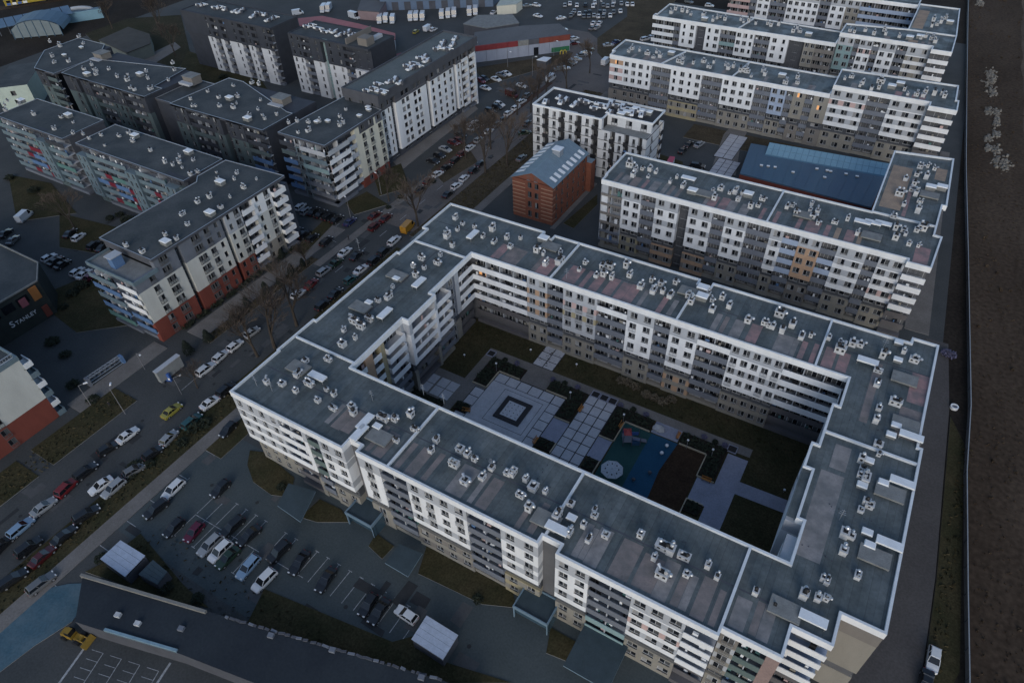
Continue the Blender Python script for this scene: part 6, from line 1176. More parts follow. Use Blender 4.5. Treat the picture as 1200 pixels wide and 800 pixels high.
CW = low_building('shed', 'cream walled shed with a pale roof at the top edge beside the warehouse yard', 'shed', [(-175.94,279.77),(-169.06,285.58),(-169.6,291.96),(-181.34,294.76)], 4, cream, mat('pale_green_roof_sheet', (.4, .43, .38), .6, .1, .5))
KI = low_building('kiosk', 'small kiosk with a pale flat roof at the corner of the side car park', 'kiosk', [(-130.3,234.64),(-129.37,238.46),(-126.28,239),(-126.23,234.73)], 3, grey_d, hatch_w)
rp_ = [(-57.25,182.44),(-57.67,186.34),(-56.12,186.54),(-55.5,182.76)]; RK = low_building('bin_store', 'small container with a bright pink red roof in the yard below the hotel', 'container', rp_, 2.8, hatch_w, mat('pink_red_sheet', (.5, .09, .14), .5, .08, 1))
LHL = low_building('hall', 'low dark roofed hall on the slope between the station and the far slate block', 'hall', [(-304.49,167.79),(-306.7,183.84),(-290.53,182.29),(-280.64,174.93),(-280.74,163.39)], 5, mat('grey_green_wall', (.14, .16, .15), .8, .1, .5), mat('brown_grey_roof', (.06, .056, .05), .8, .2, .3))
slab_poly('verge', [(-332.49,178.29),(-332.4,200.87),(-312.69,215.42),(-262.39,178.95),(-258.91,161.11),(-294.06,163.5)], two_tone('mossy_slope', (.03, .032, .018), (.05, .042, .026), .08, .35, .65, .95, .35, 2, spec=.1), .1)
slab_poly('path', [(-282.45,163.08),(-285.37,189.28),(-277.88,186.23),(-271.22,162.67)], pave, .16)
# yellow arched sign in front of the warehouse
p = (-127.16,250.91); t = thing('arch_sign', 'yellow double arch sign on the ground in front of the warehouse', 'sign', (p[0], p[1], 0), radians(40)); t['base'] = (0, 0, 0); yel = mat('yellow_sign_paint', (.75, .55, .04), .5, 0)
for k in (0, 1):
    b = MB(); pts = [(-2.2+2.2*k+1.1+1.0*cos(pi-pi*j/10), 1.2+1.6*sin(pi*j/10)) for j in range(11)]; pts = [(pts[0][0], .2)]+pts+[(pts[-1][0], .2)]
    for (x0, z0), (x1, z1) in zip(pts, pts[1:]): b.tube((x0*.6, 0, z0*.6), (x1*.6, 0, z1*.6), .13, n=6)
    b.build('arch', [yel], t)
# top left station: blue canopy, arched hall, train
ST = thing('station_hall', 'station hall with a blue barrel roof and arched glazed front at the top left', 'station', (-347.56,165.14)+(0,))
c0 = Vector((-347.88,166.16)); ax = (Vector((-342.54,172.28))-Vector((-354.93,161.6))).normalized(); nx = Vector((-ax.y, ax.x)); bl_st = mat('blue_station_roof', (.07, .13, .19), .5, .12, .5)
b = MB(); N_ = 10; R_ = 11
for i in range(N_):
    a0_, a1_ = pi*i/N_, pi*(i+1)/N_
    p0, p1 = c0-ax*(R_*cos(a0_)), c0-ax*(R_*cos(a1_)); z0, z1 = 2.5+5*sin(a0_), 2.5+5*sin(a1_)
    q0, q1 = p0+nx*14, p1+nx*14; b.quad((p0.x, p0.y, z0), (p1.x, p1.y, z1), (q1.x, q1.y, z1), (q0.x, q0.y, z0))
b.build('roof', [bl_st], ST)
for i in range(6):
    x0, x1 = -R_*.92+R_*1.84*i/6, -R_*.92+R_*1.84*(i+1)/6-.3; P3 = lambda s, z, d=-.1: tuple(c0+ax*s+nx*d)+(z,)
    zt = lambda s: 2.3+5*math.sqrt(max(0, 1-(s/R_)**2))
    b = MB(); b.quad(P3(x0, .5), P3(x1, .5), P3(x1, zt(x1)), P3(x0, zt(x0))); b.build('pane', [mat('pale_station_glass', (.17, .21, .23), .2, .08, .5)], ST)
for i in range(7):
    x0 = -R_*.92+R_*1.84*i/6-.2; b = MB(); b.tube(P3(x0, 0, -.2), P3(x0, zt(x0), -.2), .15, n=5); b.build('mullion', [bl_st], ST)
SC = thing('platform_canopy', 'long blue platform canopy in sections beside the arched station hall', 'canopy', (-369.8,179.29)+(0,))
a, c_ = Vector((-362.46,157.34)), Vector((-349.53,186.04)); e_ = (c_-a).normalized(); n2 = Vector((-e_.y, e_.x)); k = 8; L = (c_-a).length
for i in range(k):
    p0, p1 = a+e_*(L*i/k+.15), a+e_*(L*(i+1)/k-.15); q0, q1 = p0+n2*9, p1+n2*9; b = MB(); b.hexa([(p0.x, p0.y, 4.2), (p1.x, p1.y, 4.2), (q1.x, q1.y, 5.6), (q0.x, q0.y, 5.6), (p0.x, p0.y, 4.4), (p1.x, p1.y, 4.4), (q1.x, q1.y, 5.8), (q0.x, q0.y, 5.8)]); b.build('roof_panel', [mat('blue_canopy_sheet', (.10, .165, .24), .5, .12, .5)], SC)
    m_ = p0+n2*4; MB().tube((m_.x, m_.y, 0), (m_.x, m_.y, 4.6), .15, n=6).build('post', [grey_m], SC)
b = MB(); p0 = c_+n2*3
for i in range(8): b.tube(*[tuple(Vector((p0.x, p0.y, 3))+Vector((e_.x, e_.y, 0))*9*sin(j*pi/16)+Vector((0, 0, 2.5*cos(j*pi/16)))) for j in (i, i+1)], .8, n=8)
b.build('tube_end', [grey_l], SC)
b = MB(); p0, p1 = Vector((-354.69,183.85)), Vector((-345.44,197.36)); b.rbox(*((p0+p1)/2), 0, 4.2, (p1-p0).length, 3, atan2((p1-p0).y, (p1-p0).x), 0, 1); WK = b.build('covered_walkway', [pane_b, bl_st]); tag(WK, 'low glazed blue walkway running right from the station hall', 'walkway')
p0, p1 = Vector((-404.98,184.59)), Vector((-388.9,209.81)); an = atan2((p1-p0).y, (p1-p0).x); dr = (p1-p0).normalized()
for i in range(3):
    c_ = p0+dr*(10+20.5*i); t = thing('train_car', ('yellow train car with blue and white painted side at the left', 'yellow train car in the middle of the train at the top edge', 'dark yellow train car at the right end of the train')[i], 'train', (c_.x, c_.y, 0), an, 'train at the top edge'); t['base'] = (0, 0, 0)
    MB().box(-9.8, -1.5, .9, 9.8, 1.5, 3.6).build('body', [mat('yellow_train_paint', (.32, .24, .03), .5, .1, .5)], t); MB().rbox(0, 0, 3.6, 4.1, 19.6, 3, 0, 0, None, .9).build('roof', [grey_m], t)
    for k in range(7): MB().box(-8.8+k*2.6, -1.54, 2.1, -7+k*2.6, -1.5, 3.2).build('window', [glass], t)
    for k in range(4 if i == 0 else 0): MB().box(-9+k*2.4, -1.53, 1.0, -7.2+k*2.4, -1.49, 2.0).build('painted_panel', [(blue_p, hatch_w)[k % 2]], t)
    for k in (-6.5, 6.5): MB().box(k-1.4, -1.2, .1, k+1.4, 1.2, .9).build('bogie', [dark_pl], t)
structure('railway_track', MB().prism([tuple(p0-dr*40+Vector((-dr.y, dr.x))*3), tuple(p0-dr*40-Vector((-dr.y, dr.x))*3), tuple(p1+dr*200-Vector((-dr.y, dr.x))*3), tuple(p1+dr*200+Vector((-dr.y, dr.x))*3)], -.05, .1), rail_m)
# advertising shelter, lattice gantry, corner totem, loader, well cover
p = (-118.5,50.56); t = thing('advertising_shelter', 'pale box shaped advertising shelter on the verge at the street corner', 'advertising shelter', (p[0], p[1], 0), pi/2); t['base'] = (0, 0, 0)
MB().box(-3, -.5, .9, 3, .5, 3.9).build('panel_box', [mat('pale_grey_board', (.23, .245, .25), .7, .1, 1)], t); MB().box(-3.1, -.6, 3.9, 3.1, .6, 4.05).build('roof', [grey_l], t)
for x in (-2.4, 2.4): MB().box(x-.15, -.3, 0, x+.15, .3, .9).build('leg', [grey_d], t)
p = (-118.27,49.23); t = thing('information_totem', 'blue and white information totem beside the advertising shelter', 'totem', (p[0], p[1], 0), .4); t['base'] = (0, 0, 0); MB().box(-.8, -.25, 0, .8, .25, 2.2).build('panel', [blue_p], t); MB().box(-.6, -.28, 1.3, .1, -.25, 1.9).build('notice', [hatch_w], t); MB().box(.25, -.28, .5, .65, -.25, 1.1).build('notice', [hatch_w], t)
A2, B2 = Vector((-132.25,39.8)), Vector((-131.89,48.3)); t = thing('lattice_barrier', 'long low lattice barrier across the side street on the left of the crossing', 'barrier', (A2.x, A2.y, 0)); t['base'] = (0, 0, 0); t.location = (0, 0, 0); P, L, th = frame_of(A2, B2)
for z in (.4, 2.0):
    for d in (-.5, .5): b = MB(); b.tube(P(0, d, z), P(L, d, z), .07, n=5); b.build('rail', [metal], t)
for i in range(14):
    s0, s1 = L*i/14, L*(i+1)/14; b = MB(); b.tube(P(s0, -.5, .4 if i % 2 else 2), P(s1, -.5, 2 if i % 2 else .4), .05, n=4); b.tube(P(s0, -.5, 2), P(s1, .5, 2), .05, n=4); b.build('brace', [metal], t)
for s in (.2, L-.2): b = MB(); pbox(b, P, s-.3, s+.3, -.6, .6, -.1, 2.1); b.build('end_post', [grey_m if s < 1 else bluepan], t)
p = (-85,4.32,0.2); t = thing('wheel_loader', 'yellow wheel loader standing beside the blue grey concrete apron', 'wheel loader', (p[0], p[1], 0), p[2]); t['base'] = (0, 0, 0); t.scale = (.82, .82, .82); yl = mat('loader_yellow', (.24, .15, .025), .5, .12, 2)
MB().rbox(-1.2, 0, .8, 1.9, 2.6, 1.6, 0, 0, None, .85).build('body', [yl], t); MB().rbox(-.4, 0, 1.9, 3.0, 1.3, 1.4, 0, 0, 1, .85).build('cab', [glass, yl], t); MB().rbox(1.2, 0, .7, 1.3, 1.6, 1.2).build('front_frame', [yl], t)
b = MB(); b.tube((1.2, .5, 1.4), (2.9, .5, .8), .13, n=6); b.tube((1.2, -.5, 1.4), (2.9, -.5, .8), .13, n=6); b.build('lift_arm', [yl], t); b = MB(); b.hexa([(2.8, -1.3, .1), (3.6, -1.3, .1), (3.6, 1.3, .1), (2.8, 1.3, .1), (2.7, -1.3, 1.1), (2.95, -1.3, 1.1), (2.95, 1.3, 1.1), (2.7, 1.3, 1.1)]); b.build('bucket', [yl], t)
for x in (-1.8, 1.2):
    for y in (-.95, .95): MB().tube((x, y-.25, .65), (x, y+.25, .65), .65, n=12).build('wheel', [dark_pl], t)
p = (26.93,120.66); t = thing('manhole_ring', 'white concrete ring beside the path right of the ring block', 'concrete ring', (p[0], p[1], 0)); t['base'] = (0, 0, 0); b = MB(); b.ring([(.75*cos(i*pi/6), .75*sin(i*pi/6)) for i in range(12)], .22, 0, .6, .1); b.build('ring', [hatch_w], t); MB().tube((0, 0, 0), (0, 0, .4), .54, n=12).build('cover', [grey_m], t)
for p, h, a, l in (((-118.4,38.37), 7.5, 2.4, 'lamp post on the pavement corner left of the crossing'), ((-126.83,36.38), 6, 1, 'lamp post with twin brackets near the lattice barrier'), ((-125.75,48.94), 5, 0, 'lamp post beside the yard entrance below the red base'), ((-125.23,117.51), 6, 2.6, 'lamp post by the blue car before the cream building'), ((-125.25,131.36), 6.5, 2.8, 'lamp post on the lawn below the red base of the cream building'),
    ((-127.81,226.75), 7, .6, 'lamp post at the corner of the side car park'), ((-140.54,229.73), 6, 0, 'lamp post in front of the warehouse wall'), ((-129.7,247.66), 6, 0, 'lamp post beside the yellow arch sign'), ((-112.54,47.85), 5, 1, 'short lamp post at the tip of the parking strip'), ((-159.36,217.66), 7, 0, 'lamp post behind the tall white block by the vans yard'), ((-155.61,229.09), 7, 1, 'lamp post at the near corner of the warehouse'), ((-131.91,292.95), 8, 0, 'lamp post in the far car park')): lamp(p, h, l, 1.4, a)

# ================================================================ vehicles
PAINT = {'white': (.62, .63, .64), 'silver': (.27, .285, .30), 'grey': (.13, .135, .14), 'black': (.012, .013, .015), 'dark blue': (.02, .03, .09), 'dark red': (.07, .01, .012), 'red': (.17, .014, .016), 'teal': (.02, .075, .08), 'yellow': (.3, .265, .05), 'orange': (.4, .2, .02), 'pale blue': (.2, .3, .42), 'dark green': (.015, .035, .02), 'crimson': (.09, .008, .025)}
def paint(c):
    n = 'car_paint_'+c.replace(' ', '_')
    if n not in MATS: m = mat(n, PAINT[c], .28, 0, spec=.5); m.node_tree.nodes['Principled BSDF'].inputs['Coat Weight'].default_value = .5
    return MATS[n]
cglass = mat('car_glass', (.01, .012, .015), .08, 0, spec=.6); tyre = mat('tyre_rubber', (.015, .015, .016), .9, 0); lampw = mat('headlight_lens', (.6, .62, .64), .2, 0); lampr = mat('tail_light_lens', (.25, .02, .02), .3, 0)
DIM = {'hatchback': (4.1, 1.76, 1.48), 'saloon': (4.6, 1.8, 1.42), 'estate': (4.7, 1.82, 1.5), 'suv': (4.5, 1.85, 1.66), 'van': (5.3, 2.0, 2.35), 'lorry van': (6.4, 2.2, 2.9)}
# lower body outline (x, z) front at +x ; cabin outline
def car_meshes(kind, col):
    L, Wd, H = DIM[kind]; h = L/2; w = Wd/2; P_ = paint(col); b = MB()
    big = kind in ('van', 'lorry van'); belt = .92 if not big else 1.15; hood = .78 if kind != 'suv' else .92
    if big: hood = 1.15
    xs = [(-h, .35, belt-.12, .88), (-h+.12, .24, belt, .97), (-h+.9, .22, belt+.02, 1), (0, .22, belt, 1), (h-1.25, .22, belt-.03, 1), (h-.75, .22, hood+.04, .99), (h-.18, .24, hood-.12, .92), (h, .34, hood-.3, .8)]
    for (x, z0, z1, k) in xs:
        ww = w*k; b.v += [(x, -ww*.94, z0), (x, -ww, (z0+z1)/2+.05), (x, -ww*.92, z1), (x, ww*.92, z1), (x, ww, (z0+z1)/2+.05), (x, ww*.94, z0)]
    for i in range(len(xs)-1):
        for j in range(6): q = (j+1) % 6; b.f.append((i*6+j, (i+1)*6+j, (i+1)*6+q, i*6+q)); b.m.append(0)
    b.f.append((5, 4, 3, 2, 1, 0)[::-1]); b.m.append(0); e = (len(xs)-1)*6; b.f.append(tuple(e+i for i in range(6))[::-1]); b.m.append(0)
    r0, r1, t0, t1 = {'hatchback': (-h+.15, h-1.15, -h+.5, h-1.95), 'saloon': (-h+.7, h-1.3, -h+1.35, h-2.15), 'estate': (-h+.12, h-1.25, -h+.45, h-2.05), 'suv': (-h+.14, h-1.15, -h+.45, h-1.9), 'van': (-h+.05, h-.75, -h+.1, h-1.4), 'lorry van': (-h+.05, h-.9, -h+.08, h-1.5)}[kind]
    tw = w*(.74 if not big else .9); zb = belt-.02
    # roof panel and pillars
    b.hexa([(t0-.02, -tw, H-.06), (t1+.02, -tw, H-.06), (t1+.02, tw, H-.06), (t0-.02, tw, H-.06), (t0+.06, -tw+.08, H), (t1-.06, -tw+.08, H), (t1-.06, tw-.08, H), (t0+.06, tw-.08, H)], 0)
    for s in (-1, 1):
        pil = [((r0, t0), 0), ((r1, t1), 0)]+([(((r0+r1)/2, (t0+t1)/2), 0)] if not big else [])
        for (xa, xb), _ in pil: b.tube((xa, s*w*.9, zb), (xb, s*tw, H-.04), .05, n=4)
    if big: b.hexa([(r0, -w*.92, zb), (t1-.5, -w*.92, zb), (t1-.5, w*.92, zb), (r0, w*.92, zb), (t0, -tw, H-.05), (t1-.5, -tw, H-.05), (t1-.5, tw, H-.05), (t0, tw, H-.05)], 0)
    g = MB(); k = .985
    g.hexa([(r0, -w*.9*k, zb), (r1, -w*.9*k, zb), (r1, w*.9*k, zb), (r0, w*.9*k, zb), (t0, -tw*k, H-.05), (t1, -tw*k, H-.05), (t1, tw*k, H-.05), (t0, tw*k, H-.05)] if not big else [(t1-.48, -w*.9, zb), (r1, -w*.9, zb), (r1, w*.9, zb), (t1-.48, w*.9, zb), (t1-.48, -tw*k, H-.06), (t1, -tw*k, H-.06), (t1, tw*k, H-.06), (t1-.48, tw*k, H-.06)], 0)
    return b, g, P_
WHL = MB().tube((0, -.11, 0), (0, .11, 0), .33, n=12).tube((0, -.115, 0), (0, .115, 0), .19, n=8, m=1).mesh('wheel', [tyre, metal])
_cars = {}
def car_src(kind, col, near):
    k = (kind, col, near)
    if k in _cars: return _cars[k]
    b, g, P_ = car_meshes(kind, col); L, Wd, H = DIM[kind]; h = L/2
    if near:
        hl = MB().rbox(h-.16, 0, .58, .72, .2, .36).mesh('headlight', [lampw]); tl = MB().rbox(-h+.05, 0, .68, .86, .12, .3).mesh('tail_light', [lampr])
        _cars[k] = (b.mesh('car_body', [P_]), g.mesh('car_windows', [cglass]), hl, tl)
    else:
        n = len(b.v); b.v += g.v; b.f += [tuple(n+i for i in f) for f in g.f]; b.m += [1]*len(g.f)
        for x in (-h+.85, h-.85):
            for y in (-Wd/2+.12, Wd/2-.12): b.tube((x, y-.11, .33), (x, y+.11, .33), .33, n=8, m=2)
        _cars[k] = (b.mesh('car', [P_, cglass, tyre]),)
    return _cars[k]
def car(col, kind, pos, label, group, near=True):
    src = car_src(kind, col, near); nm = 'parked_van' if 'van' in kind else 'parked_car'; x, y, a = pos; L, Wd, H = DIM[kind]; h = L/2; cat = 'van' if 'van' in kind else 'car'
    if not near:
        o = bpy.data.objects.new(nm, src[0]); COL.objects.link(o); o.location = (x, y, .05); o.rotation_euler = (0, 0, a); tag(o, label, cat, group); return
    t = thing(nm, label, cat, (x, y, .05), a, group); t['base'] = (0, 0, 0)
    def ad(n, me, loc=(0, 0, 0)): o = bpy.data.objects.new(n, me); COL.objects.link(o); o.parent = t; o.location = loc
    ad('body', src[0]); ad('windows', src[1])
    for xx in (-h+.85, h-.85):
        for yy in (-Wd/2+.12, Wd/2-.12): ad('wheel', WHL, (xx, yy, .33))
    for yy in (-Wd/2+.36, Wd/2-.36): ad('headlight', src[2], (0, yy, 0)); ad('tail_light', src[3], (0, yy, 0))
def row(where, end, group, cars, near=True):
    tot = {}
    for c in cars: tot[(c[0], c[1])] = tot.get((c[0], c[1]), 0)+1
    for i, c in enumerate(cars):
        col, kind, pos = c[:3]; kn = {'suv': 'tall car', 'lorry van': 'box van'}.get(kind, kind)
        lab = c[3] if len(c) > 3 else f"{col} {kn} parked {where}, {OW[i] if i < 20 else 'last'} from the {end}" if len(cars) > 1 else f"{col} {kn} {where}"
        car(col, kind, pos, lab, group, near)
UP = pi/2
row('along the left kerb of the avenue', 'bottom', 'cars parked along the left kerb of the avenue', [('black', 'saloon', (-110.82,7.79,1.69)), ('pale blue', 'estate', (-111.13,11.57,1.61)), ('silver', 'saloon', (-111.59,16.25,1.51)), ('red', 'suv', (-111.72,20.93,1.74)), ('black', 'estate', (-111.95,25,1.52)), ('black', 'hatchback', (-113,30.67,1.39))])
car('white', 'saloon', (-106.5,24.4,-1.73), 'white saloon driving down the avenue, left of a silver estate', 'cars driving on the avenue'); car('silver', 'estate', (-103.95,25.18,-1.57), 'silver estate car side by side with a white saloon on the avenue', 'cars driving on the avenue')
car('white', 'saloon', (-112.46,34.76,1.53), 'white saloon alone in the avenue lane, above the lawn', 'cars driving on the avenue'); car('yellow', 'saloon', (-109.97,43.43,1.58), 'yellow saloon taxi turning on the crossing', 'cars driving on the avenue'); car('white', 'saloon', (-104.74,48.98,1.48), 'white saloon on the avenue nearest the ring block corner', 'cars driving on the avenue')
row('along the right kerb of the avenue', 'bottom', 'cars parked along the right kerb of the avenue', [('black', 'estate', (-102.86,5.14,1.37)), ('grey', 'estate', (-97.98,7.03,1.47)), ('black', 'suv', (-106.14,9.97,1.49)), ('dark red', 'saloon', (-102.43,10.12,1.62)), ('black', 'saloon', (-102.86,14.48,1.55)), ('black', 'estate', (-103.32,19.15,1.32)), ('grey', 'hatchback', (-104,29.77,1.33)), ('black', 'hatchback', (-104.25,34.24,1.46)), ('silver', 'hatchback', (-104.61,38.39,1.73)), ('teal', 'estate', (-104.1,43.56,1.58)), ('black', 'suv', (-104.62,53.03,1.6))])
row('beside the conifers along the avenue', 'bottom', 'cars beside the conifer verge', [('white', 'estate', (-113.33,55.3,1.55)), ('white', 'hatchback', (-113.55,59.72,1.68)), ('white', 'hatchback', (-113.33,63.75,1.59)), ('silver', 'hatchback', (-113.31,68.79,1.5)), ('white', 'hatchback', (-113.68,84.45,1.57)), ('red', 'saloon', (-113.58,88.88,1.7)), ('silver', 'estate', (-114.34,94.58,1.54)), ('dark green', 'saloon', (-114.04,98.63,1.52)), ('white', 'saloon', (-115.09,103.36,1.62))])
row('along the ring block verge', 'bottom', 'cars along the verge of the ring block', [('black', 'suv', (-105.51,84.11,1.61)), ('black', 'saloon', (-105.83,89.07,1.6)), ('teal', 'hatchback', (-106.14,95.01,1.52)), ('white', 'saloon', (-106.4,99.45,1.54)), ('black', 'suv', (-105.95,104.22,1.59)), ('black', 'estate', (-106.29,108.7,1.63)), ('white', 'estate', (-106.78,113.71,1.63)), ('orange', 'van', (-107.22,120.37,1.7), 'yellow orange van parked under the tall bare tree')])
row('in the upper avenue lanes', 'bottom', 'cars driving on the upper avenue', [('black', 'saloon', (-111.41,103.62,1.65)), ('dark red', 'suv', (-115.72,116.54,1.62)), ('dark red', 'saloon', (-115.67,121.37,1.62)), ('black', 'saloon', (-107.38,139.96,1.57)), ('white', 'hatchback', (-107.71,144.9,1.49)), ('white', 'hatchback', (-108.15,149.7,1.61)), ('black', 'hatchback', (-108.39,155.03,1.61)), ('black', 'hatchback', (-108.54,159.39,1.6))])
row('below the cream building', 'left', 'cars before the cream corner block', [('white', 'hatchback', (-141.14,114.43,1.71)), ('silver', 'hatchback', (-138.23,113.42,1.68)), ('black', 'saloon', (-136.01,114.33,1.66)), ('black', 'saloon', (-133.24,114.29,1.6)), ('black', 'suv', (-130.4,114.31,1.59)), ('black', 'saloon', (-127.49,114.38,1.53)), ('dark blue', 'saloon', (-123.33,115.13,1.6)), ('black', 'saloon', (-133.15,104.25,1.6)), ('black', 'suv', (-130.4,104.32,1.59)), ('black', 'hatchback', (-127.2,104.2,1.58)), ('black', 'estate', (-122.81,104.75,1.7))])
row('before the lawn by the upper avenue', 'bottom', 'cars in the lay-by of the upper avenue', [('dark red', 'saloon', (-119.15,120.99,1.49)), ('black', 'saloon', (-116.03,138.4,1.65)), ('dark red', 'hatchback', (-116.99,143.4,1.69)), ('white', 'hatchback', (-116.7,148.1,1.41))])
ang = radians(160)
row('at an angle before the tall white block', 'bottom', 'cars parked before the tall white block', [('black', 'saloon', (-122.59,153.93,-0.07)), ('black', 'hatchback', (-122.85,157.8,-0.02)), ('silver', 'saloon', (-123.57,162.17,-0.12)), ('dark red', 'hatchback', (-123.69,166.98,-0.07)), ('dark red', 'hatchback', (-122.78,169.1,-0.17)), ('black', 'saloon', (-124.86,172.74,-0.17)), ('silver', 'hatchback', (-124.19,177.92,-0.18)), ('white', 'saloon', (-124.62,180.16,-0.09)), ('white', 'saloon', (-124.2,182.16,-0.19)), ('black', 'suv', (-125.22,192.32,-0.08)), ('black', 'hatchback', (-124.87,196.32,-0.09)), ('white', 'hatchback', (-125.28,198.45,-0.13)), ('dark red', 'van', (-125.36,207.21,-0.18))])
row('along the brown strip of the upper avenue', 'bottom', 'cars along the brown strip', [('black', 'saloon', (-116.61,152.53,1.43)), ('black', 'estate', (-116.73,157.9,1.6)), ('dark red', 'hatchback', (-117.24,162.27,1.57)), ('white', 'saloon', (-117.07,166.48,1.54)), ('silver', 'hatchback', (-117.49,172.47,1.52)), ('white', 'hatchback', (-117.71,179.14,1.52)), ('grey', 'saloon', (-118.04,184.58,1.52)), ('black', 'saloon', (-118.19,188.46,1.5)), ('white', 'hatchback', (-118.77,193.7,1.52)), ('white', 'hatchback', (-118.75,198.64,1.5)), ('white', 'estate', (-119.44,203.75,1.45)), ('grey', 'hatchback', (-120.2,209.39,1.53)), ('white', 'van', (-119.61,226.23,1.55))])
row('beside the black and white hotel', 'bottom', 'cars beside the hotel', [('grey', 'saloon', (-99.04,168.25,1.55)), ('dark green', 'saloon', (-106.78,183.67,0.8)), ('black', 'saloon', (-109.26,189.77,1.65))])
row('in the side car park before the warehouse', 'left', 'cars in the side car park', [('red', 'hatchback', (-142.09,212.88,-0.37)), ('black', 'hatchback', (-141.99,215.14,-0.27)), ('white', 'saloon', (-137.87,216.74,-0.26)), ('white', 'saloon', (-137.14,208,-0.11)), ('grey', 'saloon', (-138.21,221.05,-0.04)), ('white', 'saloon', (-137.08,222.97,-0.24)), ('white', 'saloon', (-126.29,215.94,-0.16))])
row('at an angle along the verge of the junction', 'bottom', 'cars angled along the junction verge', [('grey', 'saloon', (-121.07,235.89,0.69)), ('white', 'saloon', (-119.69,237.5,0.69)), ('black', 'hatchback', (-119.8,241.69,0.46)), ('silver', 'hatchback', (-119.73,244.11,0.22)), ('silver', 'saloon', (-119.59,247.57,0.45)), ('grey', 'saloon', (-119.54,252.03,0.69)), ('white', 'saloon', (-118.86,254.86,0.45)), ('black', 'saloon', (-119.53,258.61,0.87))])
row('around the junction near the far car park', 'left', 'cars around the junction', [('white', 'saloon', (-157.65,285.25,-0.14)), ('white', 'saloon', (-146.97,287.16,0.94)), ('white', 'hatchback', (-139.42,274.61,0.79)), ('white', 'hatchback', (-130.36,267.16,1.06)), ('dark red', 'saloon', (-127.96,262.37,0.72)), ('white', 'saloon', (-131.15,287.37,1.74)), ('white', 'saloon', (-128.81,288.48,1.73)), ('grey', 'saloon', (-128.73,281.45,1.47)), ('silver', 'saloon', (-127.53,283.18,1.47)), ('silver', 'saloon', (-114.58,266.71,0.67)), ('dark blue', 'saloon', (-113.14,271.12,1.37)), ('white', 'van', (-107.93,249.45,1.61), 'white van with a blue stripe parked at the corner of the third block'), ('white', 'hatchback', (-165.29,297.89,0.03)), ('grey', 'saloon', (-168.95,295.51,0.81))])
fr = random.Random(12); cc = ['silver', 'grey', 'white', 'silver', 'black', 'white', 'grey']
row('in the upper row of the far car park', 'left', 'cars in the upper row of the far car park', [(fr.choice(cc), 'saloon', (*q, 2.02)) for q in [(-153.57,303.7),(-152.52,306.87),(-148.55,306.03),(-144.98,307.69),(-141.26,308.09),(-142.63,312.81),(-137.51,311.16),(-135.24,310.9),(-133.61,312.98),(-135.26,317.58),(-131.05,316.84),(-128.09,316.88),(-125.96,317.86)]], False)
row('in the lower row of the far car park', 'left', 'cars in the lower row of the far car park', [(fr.choice(cc), 'saloon', (*q, 2.02)) for q in [(-145.03,294.67),(-145.89,298.09),(-142.25,295.97),(-139.02,293.72),(-140.33,298.14),(-136.96,294.69),(-139.09,299.99),(-135.39,296.68),(-133.19,296.46),(-134.92,301.95),(-131.13,297.43),(-133.19,302.76),(-128.87,299.74),(-129.38,304.54),(-127.08,306.9),(-144.69,292.3)]], False)
row('in the vans yard before the dark warehouse', 'left', 'white vans in the warehouse yard', [('white', 'lorry van', (*q, radians(-62))) for q in [(-253.06,249.2),(-251.65,251.2)]]+[('white', 'lorry van', (-233.07,247.88,-0.13))]+[('white', 'lorry van', (*q, radians(-58))) for q in [(-219.13,248.95),(-217.35,251.03),(-213.8,251.46),(-208.43,257.74),(-206.47,259.3),(-203.8,260.55),(-197.14,266.22),(-195.13,268.43),(-193.3,270.57),(-187.85,275.06),(-185.99,277.22)]])
row('by the fence behind the tall white block', 'left', 'cars behind the tall white block', [('yellow', 'hatchback', (-195.9,244.82,1.76)), ('white', 'van', (-193.01,249.7,1.6)), ('white', 'hatchback', (-190.47,250.31,1.52)), ('white', 'van', (-261.18,240.48,0.96)), ('white', 'saloon', (-178.26,280.67,1.67))])
row('in the yard at the left edge', 'left', 'cars in the left yard', [('grey', 'saloon', (-200.28,64.2,2.06)), ('white', 'van', (-208.57,72.81,1.97)), ('black', 'saloon', (-189.01,73.91,1.89)), ('white', 'hatchback', (-185.12,73.87,1.8)), ('black', 'suv', (-177.67,73.5,1.79)), ('black', 'saloon', (-174.68,73.98,1.84)), ('white', 'hatchback', (-183.44,64.03,1.62)), ('black', 'saloon', (-180.45,63.91,1.67)), ('black', 'saloon', (-177.41,63.85,1.65)), ('white', 'hatchback', (-170.97,63.77,1.77)), ('white', 'saloon', (-168.38,63.94,1.76)), ('crimson', 'hatchback', (-166.04,64.39,1.81)), ('black', 'saloon', (-205.52,65.15,1.95))])
row('on the strip beside the round lawn', 'top', 'cars on the left parking strip', [('white', 'estate', (-93.91,30.49,-1.53)), ('black', 'estate', (-93.16,26.09,-1.7)), ('black', 'hatchback', (-95.89,45.57,-1.49))])
row('in the front car park upper row', 'left', 'cars in the upper row of the front car park', [('black', 'hatchback', (-86.3, 34.9, -UP)), ('black', 'estate', (-78.28,30.37,-1.68)), ('black', 'saloon', (-74.37,30.54,-1.7)), ('black', 'suv', (-67.57,30.83,-1.67)), ('black', 'saloon', (-63.08,31.02,-1.46)), ('black', 'saloon', (-57.12,30.9,-1.46)), ('black', 'hatchback', (-48.33,30.97,-1.5)), ('black', 'saloon', (-46.13,31.02,-1.54)), ('white', 'hatchback', (-42.09,32.76,3.09))])
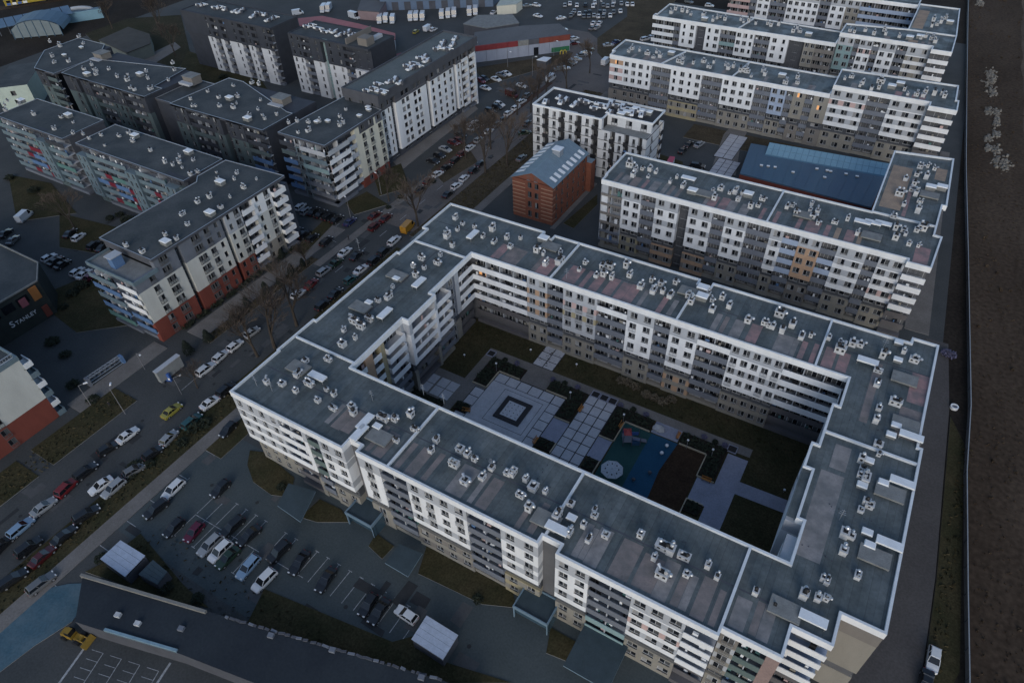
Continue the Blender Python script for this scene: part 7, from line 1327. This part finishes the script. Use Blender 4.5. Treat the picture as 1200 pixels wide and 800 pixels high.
row('in the front car park lower row', 'left', 'cars in the lower row of the front car park', [('black', 'hatchback', (-87.14,25.08,-1.58)), ('crimson', 'hatchback', (-83.35,26.25,-1.48)), ('silver', 'estate', (-78.95,25.88,-1.61)), ('white', 'suv', (-76.39,25.95,-1.62)), ('dark green', 'saloon', (-74.38,25.71,-1.63)), ('pale blue', 'estate', (-70.04,26.2,-1.53)), ('white', 'suv', (-65.92,25.83,-1.64))])
car('white', 'hatchback', (29.38,65.7,-1.57), 'white hatchback parked on the path right of the ring block', 'cars on the right path'); car('black', 'saloon', (28.88,61.42,-1.6), 'black saloon cut by the bottom edge on the right path', 'cars on the right path')
row('in the yard behind the hotel', 'left', 'cars behind the hotel', [('black', 'saloon', (-56.72,195.6,1.51)), ('black', 'saloon', (-56.43,200.17,1.51)), ('silver', 'saloon', (-53.48,201.67,1.35)), ('black', 'estate', (-49.42,188.49,0.2))])
row('between the two far blocks', 'left', 'cars between the far blocks', [('white', 'estate', (-103.63,279.45,1)), ('white', 'saloon', (-102.32,282.25,1.12)), ('white', 'hatchback', (-93.65,330.55,0.19)), ('grey', 'hatchback', (-103.79,331.81,-0.21))])

# ================================================================ the person crossing
def person(p, label, ang):
    V = [(0, 0, .92), (0, 0, 1.15), (0, .01, 1.42), (0, .0, 1.53), (0, -.01, 1.68), (-.1, 0, .88), (-.11, -.12, .5), (-.11, -.02, .07), (-.11, -.16, .04), (.1, 0, .88), (.11, .14, .5), (.11, .3, .1), (.11, .18, .04),
         (-.19, 0, 1.4), (-.25, .05, 1.12), (-.24, -.08, .88), (.19, 0, 1.4), (.25, -.05, 1.12), (.24, -.16, .9)]
    E_ = [(0, 1), (1, 2), (2, 3), (3, 4), (0, 5), (5, 6), (6, 7), (7, 8), (0, 9), (9, 10), (10, 11), (11, 12), (2, 13), (13, 14), (14, 15), (2, 16), (16, 17), (17, 18)]
    Rr = [.15, .14, .16, .06, .1, .1, .065, .045, .04, .1, .065, .045, .04, .07, .05, .035, .07, .05, .035]
    me = bpy.data.meshes.new('person'); me.from_pydata(V, E_, []); o = bpy.data.objects.new('person', me); COL.objects.link(o); md = o.modifiers.new('skin', 'SKIN')
    for v, r in zip(me.skin_vertices[0].data, Rr): v.radius = (r, r*.85)
    me.skin_vertices[0].data[0].use_root = True; o.modifiers.new('sub', 'SUBSURF').levels = 1; dg = bpy.context.evaluated_depsgraph_get(); m2 = bpy.data.meshes.new_from_object(o.evaluated_get(dg)); o.modifiers.clear(); o.data = m2
    m2.materials.clear(); [m2.materials.append(m) for m in (mat('dark_coat', (.02, .02, .025), .9, 0), mat('dark_trousers', (.03, .03, .035), .9, 0), mat('skin', (.4, .25, .18), .6, 0))]
    for f in m2.polygons: z = f.center.z; f.material_index = 1 if z < .86 and abs(f.center.x) < .2 else 2 if z > 1.55 else 0
    o.location = (p[0], p[1], .03); o.rotation_euler = (0, 0, ang); tag(o, label, 'person')
    h = MB().ball((0, .015, 1.72), .115, 10, 6, 0, .9); hb = bpy.data.objects.new('hair', h.mesh('hair', [dark_pl], smooth=True)); COL.objects.link(hb); hb.parent = o
person((-118.22,108.52), 'person in dark clothes walking across the avenue lanes', 2.2)
person((-122.74,38.11), 'person in dark clothes on the pavement corner of the crossing', .8)
